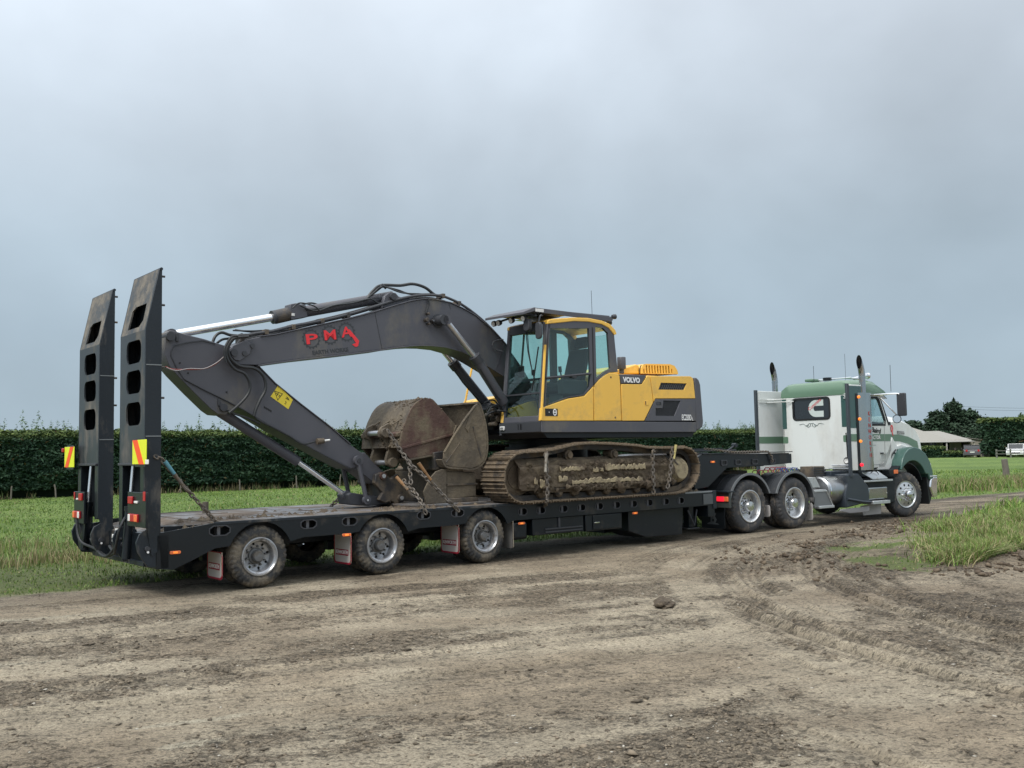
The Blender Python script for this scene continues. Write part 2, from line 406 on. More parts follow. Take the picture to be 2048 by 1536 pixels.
def letters(text, size, mat, parent, place, bold=.0, shear=0, name='lettering', th=.003, width=None, spacing=1.0, align='CENTER'):
    """flat lettering as mesh; place(x, y, d) -> frame coords; x right, y up in the lettering's own plane"""
    cu = bpy.data.curves.new(name, 'FONT'); cu.body = text; cu.size = size; cu.align_x = align; cu.align_y = 'CENTER'
    cu.offset = bold; cu.shear = shear; cu.resolution_u = 3; cu.space_character = spacing
    o = bpy.data.objects.new(name, cu); COL.objects.link(o)
    dg = bpy.context.evaluated_depsgraph_get(); dg.update()
    me = bpy.data.meshes.new_from_object(o.evaluated_get(dg)); bpy.data.objects.remove(o)
    vs = [v.co.copy() for v in me.vertices]; sx = 1
    if width:
        w = max(v.x for v in vs) - min(v.x for v in vs); sx = width / w
    mb = MB(); n = len(vs)
    fs = [tuple(p.vertices) for p in me.polygons]
    mb.v = [place(v.x * sx, v.y, 0) for v in vs] + [place(v.x * sx, v.y, th) for v in vs]
    mb.f = fs + [tuple(n + i for i in reversed(f)) for f in fs]
    cnt = {}
    for f in fs:
        for i in range(len(f)):
            e = (f[i], f[(i + 1) % len(f)]); cnt[e] = 1
    for (a, b) in list(cnt):
        if (b, a) not in cnt: mb.f.append((a, b, n + b, n + a))
    bpy.data.meshes.remove(me)
    return obj(name, mb, mat, parent, smooth=False)

def rrect(x0, x1, z0, z1, r, n=4):
    out = []
    for cx, cz, a0 in ((x1 - r, z1 - r, 0), (x0 + r, z1 - r, 90), (x0 + r, z0 + r, 180), (x1 - r, z0 + r, 270)):
        for k in range(n + 1):
            a = radians(a0 + 90 * k / n); out.append((cx + r * cos(a), cz + r * sin(a)))
    return out
def arc(cx, cz, r, a0, a1, n):
    return [(cx + r * cos(radians(a0 + (a1 - a0) * k / n)), cz + r * sin(radians(a0 + (a1 - a0) * k / n))) for k in range(n + 1)]

# wheels: one mesh per kind, shared by all; local axis v (outer face towards -v)
WM = {}
def wheel_meshes(kind, R, W, rr):
    if kind in WM: return WM[kind]
    d = {}
    h = W
    prof = [(.035, rr - .01), (.012, rr + .012), (.0, rr + .05), (-.004, (R + rr) / 2), (.004, R - .055), (.02, R - .022), (.045, R - .004), (.075, R), (.082, R - .016), (.092, R - .016), (.1, R)]
    mid = [(h / 2 - .006, R), (h / 2, R - .015), (h / 2 + .006, R)]
    prof = prof + mid + [(h - t, r) for t, r in reversed(prof)]
    lug = {4, 5, 6}; lug |= {len(prof) - 1 - k for k in lug}
    nseg = 108
    rf = lambda i, j, r: r - (.014 if (j in lug and i % 3 == 0) else 0) + .003 * sin(i * 2.1 + j)
    tb = MB().lathe((0, 0, 0), (0, 1, 0), prof, nseg, rf)
    d['tyre'] = mesh_from('tyre', tb, m_rubber if kind == 'trailer' else m_rubbercl, ang=28)
    # inner side of a pair carries the same tyre, offset by d['dual']
    d['dual'] = h + .05
    rb = MB()
    if kind == 'steer':
        rb.lathe((0, 0, 0), (0, 1, 0), [(.05, rr - .03), (.012, rr - .012), (-.004, rr + .004), (-.006, rr + .016), (.012, rr + .018)], 64)
        rb.disc((0, 0, 0), .13, rr - .012, -.03, .012, .02, 10, .225, .028, na=160, nr=12)
        rb.lathe((0, 0, 0), (0, 1, 0), [(.05, rr - .03), (.2, rr - .04)], 48)
        hb = MB().lathe((0, 0, 0), (0, 1, 0), [(.0, .135), (-.035, .13), (-.045, .105), (-.06, .10), (-.105, .085), (-.125, .06), (-.13, .02), (-.131, .0)], 32)
        for k in range(10):
            a = 2 * pi * (k + .5) / 10; hb.cyl((.15 * cos(a), -.02, .15 * sin(a)), (.15 * cos(a), -.075, .15 * sin(a)), .017, 8, .011)
        hm = m_hub; rm = m_alloy
    else:
        dd = .13 if kind == 'trailer' else .16
        rb.lathe((0, 0, 0), (0, 1, 0), [(.02, rr + .02), (-.006, rr + .016), (-.008, rr + .002), (.012, rr - .012), (.02, rr - .03), (.035, rr - .036), (dd * .6, rr - .042), (dd, rr - .05)], 64)
        hr = .085 if kind == 'trailer' else .1
        ro = rr - .048
        nh, rc, rh = (8, (ro + .12) / 2 + .012, .021) if kind == 'trailer' else (5, (ro + .14) / 2 + .008, .034)
        rb.disc((0, 0, 0), hr, ro, dd, dd - .01, .015, nh, rc, rh, na=120, nr=10)
        hb = MB()
        if kind == 'trailer':
            hb.lathe((0, 0, 0), (0, 1, 0), [(dd, .11), (dd - .02, .105), (dd - .025, .078), (.04, .072), (.025, .062), (.02, .0)], 28)
            for k in range(10):
                a = 2 * pi * k / 10; hb.cyl((.128 * cos(a), dd, .128 * sin(a)), (.128 * cos(a), dd - .04, .128 * sin(a)), .013, 6)
            hm = m_rimdark; rm = m_rim
        else:
            hb.lathe((0, 0, 0), (0, 1, 0), [(dd, .15), (dd - .035, .145), (dd - .045, .118), (.02, .112), (-.015, .095), (-.02, .0)], 32)
            for k in range(10):
                a = 2 * pi * k / 10; hb.cyl((.145 * cos(a), dd - .02, .145 * sin(a)), (.145 * cos(a), dd - .09, .145 * sin(a)), .02, 8, .014)
            hm = m_hub; rm = m_alloy
    if kind == 'trailer':
        rb2 = None
    d['rim'] = mesh_from('rim', rb, rm, ang=30); d['hub'] = mesh_from('hub', hb, hm, ang=30)
    ax = MB().cyl((0, dd if kind != 'steer' else .05, 0), (0, .7, 0), .07, 12)
    WM[kind] = d
    return d
def add_wheel(parent, kind, u, v, z, R, W, rr, far=False, dual=True, steer=0):
    d = wheel_meshes(kind, R, W, rr)
    e = part_empty('wheel', parent, (u, v, z), (0, 0, (pi if far else 0) + steer))
    def sub(n, m, y=0, rotx=0):
        o = bpy.data.objects.new(n, m); COL.objects.link(o); o.parent = e; o.location = (0, y, 0); o.rotation_euler = (0, random.random() * 6 if n != 'x' else 0, 0); return o
    sub('tyre', d['tyre']); sub('rim', d['rim']); sub('hub', d['hub'])
    if dual: sub('tyre', d['tyre'], d['dual'])
    return e
# ------------------------------------------------------------------ ground: one sheet out to the horizon
def seg_side(x, y, pts):
    """signed distance-ish to the open polyline y = f(x) given as points sorted by x: positive beyond (larger y)"""
    px = np.array([p[0] for p in pts]); py = np.array([p[1] for p in pts])
    return y - np.interp(x, px, py)
EDGE = [(-40, -22), (-10.2, 9.3), (-6.5, 12.3), (-4.9, 13.7), (-2.2, 16.2), (.1, 18.4), (2.7, 20.1), (5.7, 22.3), (9.2, 26.0), (12.7, 29.9), (17.4, 33.3), (40, 47), (120, 100)]
PATCH = [(4.55, 14.6), (4.9, 12.9), (5.6, 12.6), (6.4, 13.7), (7.25, 14.7), (8.2, 15.6), (9.1, 16.9), (11, 18.6), (14, 21.5), (30, 33), (40, 41), (28, 37.5), (20, 31.8), (15.3, 28.3), (11.5, 24.6), (9.2, 21.6), (7.6, 19.4), (6.2, 17.4), (5.2, 16.1)]
def poly_sd(x, y, P):
    """signed distance to polygon, positive inside"""
    n = len(P); d = np.full(np.shape(x), 1e9); ins = np.zeros(np.shape(x), bool)
    for i in range(n):
        ax, ay = P[i]; bx, by = P[(i + 1) % n]
        ex, ey = bx - ax, by - ay; wx, wy = x - ax, y - ay
        t = np.clip((wx * ex + wy * ey) / (ex * ex + ey * ey), 0, 1)
        d = np.minimum(d, np.hypot(wx - ex * t, wy - ey * t))
        c = ((ay > y) != (by > y)) & (x < (bx - ax) * (y - ay) / ((by - ay) or 1e-9) + ax); ins ^= c
    return np.where(ins, d, -d)
def grass_mask(x, y):
    wob = (fbm(x * .9, y * .9, 4) - .5) * 1.1 + (fbm(x * 4, y * 4, 3) - .5) * .35
    near = y < 60
    g = sstep(-.12, .25, seg_side(x, y, EDGE) * .75 + wob * np.where(near, .5, 0))
    wob2 = (fbm(x * 1.3 + 9, y * 1.3, 4) - .5) * 2.0
    p = poly_sd(x, y, PATCH)
    # the near tip of the island is thin, trampled grass with bare earth showing
    thin = sstep(8.6, 6.2, x) * sstep(15.2, 12.8, y - .35 * (x - 5) * 0)
    g2 = sstep(-.1, .45, p + wob2 * .55) * (1 - .8 * sstep(.46, .60, fbm(x * 1.9, y * 1.9, 4)) * sstep(12.5, 7.5, x))
    return np.clip(np.maximum(g, g2), 0, 1)
def rot2(x, y, a): return x * cos(a) + y * sin(a), -x * sin(a) + y * cos(a)
def churn(x, y):
    """loose dark earth torn up by tracks: long streaks, mostly along the yard, curving on the right"""
    a, b = rot2(x, y, radians(24))
    s1 = fbm(a * .33, b * 1.5 + 3, 5, .55)
    cx, cy = 12.5, 11.2
    rr = np.hypot(x - cx, y - cy); th = np.arctan2(y - cy, x - cx)
    s2 = fbm(th * 3.2, rr * 2.0, 5, .55)
    w = sstep(.9, 2.6, x)
    s = s1 * (1 - w) + s2 * w
    s = s + .35 * (fbm(x * 3.3, y * 3.3, 4) - .5) + .10 * (fbm(x * 11, y * 11, 3) - .5)
    return s
TRK = [(8.25, .13), (8.72, .12), (9.55, .13), (9.90, .13), (10.28, .13), (10.95, .12), (11.35, .13), (12.1, .12)]
def ruts(x, y):
    """wheel tracks: curved ones swinging off the road on the right, straighter ones on the left; returns relief and groove mask"""
    cx, cy = 12.5, 11.2
    rr = np.hypot(x - cx, y - cy); th = np.arctan2(y - cy, x - cx); a, b = rot2(x, y, radians(24)); rut = 0; gm = 0
    wob = .10 * (fbm(th * 4, rr * .2, 3) - .5)
    on = sstep(1.2, 2.4, x) * sstep(19, 16.5, y) * sstep(4.5, 5.5, y)
    for k, (R0, wd) in enumerate(TRK):
        q = (rr + wob - R0) / wd; m = on * sstep(.30, .44, fbm(th * 2.2 + 7 * k, rr * .3, 3))
        inside = sstep(1.25, .95, np.abs(q))
        gr = .5 + .5 * np.cos((rr + wob - R0) * 2 * np.pi / .10)
        rut = rut - .016 * m * inside - .020 * m * inside * gr + .026 * m * np.exp(-((np.abs(q) - 1.5) / .35) ** 2)
        gm = gm + m * inside * gr
    for k, B0 in enumerate((6.6, 7.5, 8.35, 9.3, 10.0, 10.9, 11.7)):
        bb = b + .5 * np.sin(a * .22 + k * .4) + .06 * (fbm(a * .9, b * .4, 3) - .5)
        q = (bb - B0) / .14; m = sstep(2.6, .8, x) * sstep(.42, .56, fbm(a * .35 + 9 * k, b * .4, 3)); inside = sstep(1.25, .95, np.abs(q))
        gr = .5 + .5 * np.cos((bb - B0) * 2 * np.pi / .10)
        rut = rut - .010 * m * inside - .008 * m * inside * gr + .014 * m * np.exp(-((np.abs(q) - 1.5) / .35) ** 2); gm = gm + .6 * m * inside * gr
    return rut, gm
def height(x, y, g, c):
    near = 1 / (1 + np.maximum(y - 4, 0) * .02)
    a, b = rot2(x, y, radians(24))
    base = .030 * (fbm(x * .45, y * .45, 3) - .5) + .012 * (fbm(x * 3, y * 3, 4) - .5)
    cl = sstep(.50, .66, c)
    r = fbm(x * 9, y * 9, 4, .6); r2 = 1 - np.abs(2 * fbm(x * 17 + 5, y * 17, 3) - 1)
    lump = cl * (.030 * (r - .35) + .020 * (r2 - .6))
    a2, b2 = rot2(x, y, radians(16))
    fine = .015 * (fbm(x * 24, y * 24, 3, .65) - .5) + .018 * (fbm(a2 * 5, b2 * 11, 3, .6) - .5)
    # tread ruts: curved pair on the right of the yard
    rut = ruts(x, y)[0]
    hz = base + lump + fine + rut
    hz = hz * (1 - g) + g * (.02 * (fbm(x * .35, y * .35, 3) - .4) + .03 * (fbm(x * 1.6, y * 1.6, 3) - .5))
    # island banks up a little; heaps of torn turf at its tip
    p = poly_sd(x, y, PATCH)
    hz = hz + .10 * sstep(0, 1.6, p) + .07 * np.exp(-((p + .25) / .5) ** 2) * sstep(9.5, 7, x) * (fbm(x * 3.1, y * 3.1, 3)) * 1.6
    # road under the lorry is level
    u = (x - T.O[0]) * T.e[0] + (y - T.O[1]) * T.e[1]; v = (x - T.O[0]) * T.n[0] + (y - T.O[1]) * T.n[1]
    lev = sstep(-1.2, -.3, v) * sstep(5.0, 3.6, v) * sstep(-3.5, -1, u) * sstep(22, 18, u)
    hz = hz * (1 - lev * .85) - .012 * lev
    e = seg_side(x, y, EDGE)
    hz = hz + .05 * sstep(0, 2.5, e) * sstep(60, 40, y)
    return hz * near
def build_ground():
    ys = [3.2]
    while ys[-1] < 3000:
        y = ys[-1]; ys.append(y * (1.0036 if y < 24 else 1.009 if y < 60 else 1.05))
    ys = np.array(ys)
    tc = np.concatenate([-np.geomspace(3.5, .66, 12)[:-1], np.linspace(-.66, .66, 700), np.geomspace(.66, 3.5, 12)[1:]])
    Y, TT = np.meshgrid(ys, tc, indexing='ij'); X = Y * TT
    g = grass_mask(X, Y); c = churn(X, Y)
    Z = height(X, Y, g, c)
    Z = Z * sstep(90, 60, Y)
    ny, nx = X.shape
    V = np.stack([X, Y, Z], -1).reshape(-1, 3)
    i = np.arange((ny - 1) * nx).reshape(ny - 1, nx)[:, :-1].ravel()
    F = np.stack([i, i + 1, i + nx + 1, i + nx], -1)
    # colours: by what the ground is made of, and darker along the rut grooves
    dry = np.array([.340, .280, .200]); dry2 = np.array([.455, .392, .290]); dark = np.array([.200, .158, .110]); wet = np.array([.17, .148, .118]); pale = np.array([.46, .41, .31])
    n1 = fbm(X * .7, Y * .9, 4)[..., None]; n2 = fbm(X * 6, Y * 6, 3)[..., None]
    col = dry * (1 - sstep(.35, .65, n1)) + dry2 * sstep(.35, .65, n1)
    col = col * (.80 + .40 * n2)
    ax_, bx_ = rot2(X, Y, radians(20)); n3 = fbm(ax_ * 1.1, bx_ * 5, 4)[..., None]; col = col * (.72 + .52 * n3)
    cl = sstep(.50, .66, c)[..., None]
    col = col * (1 - cl * .62) + dark * cl * .62
    gm = np.clip(ruts(X, Y)[1], 0, 1)[..., None]; col = col * (1 - .42 * gm)
    rgt = (sstep(1.0, 5.5, X) * sstep(6, 9.5, Y))[..., None]
    col = col * (1 - .36 * rgt) + np.array([.17, .13, .09]) * .36 * rgt
    a, b = rot2(X, Y, radians(20))
    for (px_, py_, ra, rb) in ((-2.08, 6.41, .34, .05), (-1.93, 5.88, .20, .07), (-.97, 6.39, .13, .028), (-5.3, 10.6, .9, .07), (.35, 5.2, .3, .05), (-4.4, 8.2, .5, .05)):
        aa, bb = rot2(X - px_, Y - py_, radians(22))
        k = sstep(1.35, .7, np.sqrt((aa / ra) ** 2 + (bb / rb) ** 2) + .9 * (fbm(X * 5, Y * 5, 3) - .5))[..., None]
        col = col * (1 - k) + pale * k
    # wheel-packed damp road along the verge and past the tractor
    e = seg_side(X, Y, EDGE)
    damp = (sstep(-1.7, -.5, e) * sstep(.2, -.1, e))[..., None] * .35
    col = col * (1 - damp) + wet * damp
    far = (sstep(19, 26, Y) * (1 - 0))[..., None]
    st = sstep(.45, .6, fbm(rot2(X, Y, radians(41))[1] * 2.2, rot2(X, Y, radians(41))[0] * .15, 3))[..., None]
    col = col * (1 - .45 * st * far)
    gr = np.array([.112, .182, .036]); gr2 = np.array([.150, .222, .050]); gr3 = np.array([.070, .128, .030])
    f1 = fbm(X * .12, Y * .2, 5)[..., None]; f2 = fbm(X * .9, Y * 1.2, 4)[..., None]
    gc = gr * (1 - sstep(.4, .6, f1)) + gr2 * sstep(.4, .6, f1); gc = gc * (1 - sstep(.5, .75, f2) * .45) + gr3 * sstep(.5, .75, f2) * .45
    gk = g[..., None]
    tip = (sstep(9.0, 6.6, X) * sstep(18, 15, Y) * sstep(11, 12.4, Y))[..., None]
    earth = np.array([.10, .075, .052])
    gc = gc * (1 - .45 * tip) + earth * .45 * tip
    col = col * (1 - gk) + gc * gk
    m = bpy.data.materials.new('ground_mud_and_pasture'); m.use_nodes = True
    nt = m.node_tree; n = nt.nodes; l = nt.links; p = n['Principled BSDF']
    at = n.new('ShaderNodeAttribute'); at.attribute_name = 'tint'
    tcn = n.new('ShaderNodeTexCoord')
    def noise(sc, det, ro=.6):
        q = n.new('ShaderNodeTexNoise'); q.inputs['Scale'].default_value = sc; q.inputs['Detail'].default_value = det; q.inputs['Roughness'].default_value = ro; l.new(tcn.outputs['Object'], q.inputs['Vector']); return q
    a1 = noise(38, 8, .7); a2 = noise(150, 4, .6); a3 = noise(9, 6)
    mr = n.new('ShaderNodeMapRange'); mr.inputs['From Min'].default_value = .3; mr.inputs['From Max'].default_value = .7; mr.inputs['To Min'].default_value = .72; mr.inputs['To Max'].default_value = 1.26; l.new(a1.outputs['Fac'], mr.inputs[0])
    vm = n.new('ShaderNodeVectorMath'); vm.operation = 'SCALE'; l.new(at.outputs['Color'], vm.inputs[0]); l.new(mr.outputs[0], vm.inputs['Scale'])
    vo = n.new('ShaderNodeTexVoronoi'); vo.inputs['Scale'].default_value = 55; l.new(tcn.outputs['Object'], vo.inputs['Vector'])
    mr3 = n.new('ShaderNodeMapRange'); mr3.inputs['From Min'].default_value = .0; mr3.inputs['From Max'].default_value = .6; mr3.inputs['To Min'].default_value = 1.1; mr3.inputs['To Max'].default_value = .8; l.new(vo.outputs['Distance'], mr3.inputs[0])
    vm2 = n.new('ShaderNodeVectorMath'); vm2.operation = 'SCALE'; l.new(vm.outputs[0], vm2.inputs[0]); l.new(mr3.outputs[0], vm2.inputs['Scale'])
    # dark crumbs and crevice shade put into the colour, thicker where torn up
    ac = n.new('ShaderNodeAttribute'); ac.attribute_name = 'dark_fleck'
    mpx = n.new('ShaderNodeMapping'); mpx.inputs['Scale'].default_value = (1, 1.5, 1); mpx.inputs['Rotation'].default_value = (0, 0, radians(-18)); l.new(tcn.outputs['Object'], mpx.inputs[0])
    def dark_fleck(sc, lo, hi, wd, dk, src):
        q = n.new('ShaderNodeTexNoise'); q.inputs['Scale'].default_value = sc; q.inputs['Detail'].default_value = 7; q.inputs['Roughness'].default_value = .68; l.new(mpx.outputs[0], q.inputs['Vector'])
        th = n.new('ShaderNodeMapRange'); th.inputs['To Min'].default_value = lo; th.inputs['To Max'].default_value = hi; l.new(ac.outputs['Fac'], th.inputs[0])
        sb = n.new('ShaderNodeMath'); sb.operation = 'SUBTRACT'; l.new(q.outputs['Fac'], sb.inputs[0]); l.new(th.outputs[0], sb.inputs[1])
        mr_ = n.new('ShaderNodeMapRange'); mr_.inputs['From Min'].default_value = -wd; mr_.inputs['From Max'].default_value = wd; mr_.inputs['To Min'].default_value = dk; mr_.inputs['To Max'].default_value = 1.04; l.new(sb.outputs[0], mr_.inputs[0])
        v_ = n.new('ShaderNodeVectorMath'); v_.operation = 'SCALE'; l.new(src, v_.inputs[0]); l.new(mr_.outputs[0], v_.inputs['Scale']); return v_.outputs[0], q.outputs['Fac']
    o1, f1_ = dark_fleck(7.5, .385, .50, .035, .52, vm2.outputs[0]); o15, f15 = dark_fleck(19, .415, .52, .03, .50, o1); o2_, f2_ = dark_fleck(48, .41, .50, .03, .55, o15)
    l.new(o2_, p.inputs['Base Color'])
    p.inputs['Roughness'].default_value = .88; p.inputs['Specular IOR Level'].default_value = .35
    ad = n.new('ShaderNodeMath'); ad.operation = 'ADD'; l.new(a1.outputs['Fac'], ad.inputs[0]); l.new(a2.outputs['Fac'], ad.inputs[1])
    bp = n.new('ShaderNodeBump'); bp.inputs['Strength'].default_value = .9; bp.inputs['Distance'].default_value = .022; ad2 = n.new('ShaderNodeMath'); ad2.operation = 'ADD'; l.new(ad.outputs[0], ad2.inputs[0]); l.new(f2_, ad2.inputs[1]); l.new(ad2.outputs[0], bp.inputs['Height']); l.new(bp.outputs[0], p.inputs['Normal'])
    alpha = (sstep(.34, .66, c) * .5 + .15 * rgt[..., 0] + .12) * (1 - g)
    o = np_mesh('ground', V, F, m, col=col.reshape(-1, 3), smooth=True)
    al = o.data.attributes.new('dark_fleck', 'FLOAT', 'POINT'); al.data.foreach_set('value', alpha.ravel().astype(np.float32)); tag(o, 'muddy yard, packed track and green paddock running to the horizon', None, kind='structure')
    # behind the camera
    mb = MB().add([(-400, -400, -.12), (400, -400, -.12), (400, 3.4, -.12), (-400, 3.4, -.12)], [(0, 1, 2, 3)])
    o2 = obj('yard', mb, M('yard_mud', (.30, .26, .195), .9, dirt=(.1, .08, .06), damt=.4, dsc=1.2, bump=.6, bsc=12), smooth=False); tag(o2, 'bare muddy yard behind the viewer', None, kind='structure')
build_ground()
def gz(x, y):
    x = np.asarray(x, float); y = np.asarray(y, float)
    return height(x, y, grass_mask(x, y), churn(x, y)) * sstep(90, 60, y)

# clods and small stones
def build_clods():
    n = 80000
    t = RNG.random(n); y = 4.3 * (24 / 4.3) ** (t ** .85); x = y * RNG.uniform(-.66, .66, n)
    c = churn(x, y); g = grass_mask(x, y)
    k = (RNG.random(n) < .10 + .90 * sstep(.50, .62, c)) & (g < .5)
    u = (x - T.O[0]) * T.e[0] + (y - T.O[1]) * T.e[1]; v = (x - T.O[0]) * T.n[0] + (y - T.O[1]) * T.n[1]
    k &= ~((v > -.5) & (v < 3.6) & (u > -2) & (u < 20) & (RNG.random(n) < .93))
    x, y = x[k], y[k]; n = len(x)
    s = RNG.gamma(1.3, .0038, n) + .0035; s = np.minimum(s, .034)
    # a few bigger torn-up lumps
    z = gz(x, y)
    base = np.array([[1, 0, 0], [-1, 0, 0], [0, 1, 0], [0, -1, 0], [0, 0, 1], [0, 0, -1], [.6, .6, .5], [-.6, .5, .55]], float)
    tri = np.array([[0, 2, 6], [2, 4, 6], [4, 0, 6], [2, 1, 7], [1, 4, 7], [4, 2, 7], [1, 3, 4], [3, 0, 4], [2, 0, 5], [1, 2, 5], [3, 1, 5], [0, 3, 5]])
    B = base[None] * (RNG.uniform(.55, 1.25, (n, 8, 1))) + RNG.normal(0, .14, (n, 8, 3))
    B[..., 2] *= .50
    B[..., 0] *= RNG.uniform(1, 1.7, (n, 1))
    an = RNG.random(n) * 6.28; ca, sa = np.cos(an)[:, None], np.sin(an)[:, None]
    X = B[..., 0] * ca - B[..., 1] * sa; Y = B[..., 0] * sa + B[..., 1] * ca
    V = np.stack([X, Y, B[..., 2]], -1) * s[:, None, None] + np.stack([x, y, z + s * .10], -1)[:, None]
    F = (tri[None] + (np.arange(n) * 8)[:, None, None]).reshape(-1, 3)
    dark = np.array([.085, .071, .053]); lite = np.array([.25, .205, .15]); q = RNG.random((n, 1)) ** 1.6
    col = dark * (1 - q) + lite * q
    st = (RNG.random(n) < .03) & (s < .016); col[st] = [.45, .42, .36]
    o = np_mesh('mud_clods', V.reshape(-1, 3), F, tintmat('clod_earth', .9), col=np.repeat(col, 8, 0))
    tag(o, 'loose dark clods and small stones strewn over the muddy yard', None, kind='stuff')
build_clods()
def build_heaps():
    n = 9000; t = RNG.random(n); px = np.array([p[0] for p in PATCH + PATCH[:1]]); py = np.array([p[1] for p in PATCH + PATCH[:1]])
    x = RNG.uniform(2.6, 10.5, n); y = RNG.uniform(12.2, 22, n); d = poly_sd(x, y, PATCH)
    k = (d > -1.6) & (d < .35) & (fbm(x * 1.6, y * 1.6, 3) > .44) & (RNG.random(n) < np.exp(-np.abs(d + .3) * 1.6)) & (seg_side(x, y, EDGE) < -2.4)
    x, y = x[k], y[k]; n = len(x); s = RNG.gamma(1.6, .011, n) + .008; s = np.minimum(s, .06); z = gz(x, y)
    base = np.array([[1, 0, 0], [-1, 0, 0], [0, 1, 0], [0, -1, 0], [0, 0, 1], [0, 0, -1], [.6, .6, .5], [-.6, .5, .55]], float)
    tri = np.array([[0, 2, 6], [2, 4, 6], [4, 0, 6], [2, 1, 7], [1, 4, 7], [4, 2, 7], [1, 3, 4], [3, 0, 4], [2, 0, 5], [1, 2, 5], [3, 1, 5], [0, 3, 5]])
    B = base[None] * (RNG.uniform(.5, 1.3, (n, 8, 1))) + RNG.normal(0, .22, (n, 8, 3)); B[..., 2] *= .7
    V = B * s[:, None, None] + np.stack([x, y, z + s * .3], -1)[:, None]
    q = RNG.random((n, 1)); col = np.array([.075, .056, .040]) * (1 - q) + np.array([.155, .12, .084]) * q
    o = np_mesh('torn_earth', V.reshape(-1, 3), (tri[None] + (np.arange(n) * 8)[:, None, None]).reshape(-1, 3), tintmat('torn_earth', .9), col=np.repeat(col, 8, 0))
    tag(o, 'brown torn-up earth lumps heaped around the tip of the grass bank', None, kind='stuff')
build_heaps()
def torn_lump(x, y, s, label, seed):
    r = random.Random(seed); mb = MB()
    bm = bmesh.new(); bmesh.ops.create_icosphere(bm, subdivisions=3, radius=1)
    for v in bm.verts:
        q = fbm(np.array(v.co.x * 1.6 + seed), np.array(v.co.y * 1.6 + v.co.z * 2.1), 4)
        v.co = v.co * (.55 + float(q) * .9); v.co.x *= 1.7; v.co.z *= .62
    me = bpy.data.meshes.new('mud_lump'); bm.to_mesh(me); bm.free(); me.materials.append(m_mud)
    o = bpy.data.objects.new('mud_lump', me); COL.objects.link(o); o.scale = (s, s, s); o.location = (x, y, float(gz(x, y)) + s * .15); o.rotation_euler = (0, 0, r.random() * 6)
    tag(o, label, 'clod')
torn_lump(1.60, 10.6, .11, 'dark torn clod lying on open mud below the drive wheels', 3)
torn_lump(7.35, 13.9, .15, 'dark clod of earth at the right edge beside the grass tuft', 5)

# ------------------------------------------------------------------ grass
def blades(n, x, y, h, w, lean, col, segs=2, zoff=0.):
    """bent blades, each a tapering strip of triangles"""
    z = gz(x, y) - .01 + zoff
    an = RNG.random(n) * 6.283; dx, dy = np.cos(an), np.sin(an)
    la = RNG.random(n) * 6.283; le = lean * RNG.random(n)
    lx, ly = np.cos(la) * le * h, np.sin(la) * le * h
    P = []
    for k in range(segs):
        f = k / segs; ww = w * (1 - f * .55)
        cx = x + lx * f ** 1.8; cy = y + ly * f ** 1.8; cz = z + h * f * (1 - .25 * le * f)
        P.append(np.stack([cx - dx * ww, cy - dy * ww, cz], -1)); P.append(np.stack([cx + dx * ww, cy + dy * ww, cz], -1))
    P.append(np.stack([x + lx, y + ly, z + h * (1 - .25 * le)], -1))
    V = np.stack(P, 1); m = 2 * segs + 1
    tr = []
    for k in range(segs - 1):
        a = 2 * k; tr += [[a, a + 1, a + 3], [a, a + 3, a + 2]]
    a = 2 * (segs - 1); tr += [[a, a + 1, a + 2]]
    F = (np.array(tr)[None] + (np.arange(n) * m)[:, None, None]).reshape(-1, 3)
    sh = np.ones(m); sh[:2] = .8
    C = col[:, None, :] * sh[None, :, None]
    return V.reshape(-1, 3), F, np.repeat(col, m, 0)
def gcol(n, dryp=.08, base=None):
    b = np.array([[.112, .190, .034], [.155, .240, .046], [.080, .148, .030], [.190, .250, .066]])
    c = b[RNG.integers(0, 4, n)] * RNG.uniform(.75, 1.25, (n, 1))
    d = RNG.random(n) < dryp
    c[d] = np.array([.30, .255, .135]) * RNG.uniform(.6, 1.2, (d.sum(), 1))
    return c
m_grass = tintmat('grass_blades', .62, spec=.4)
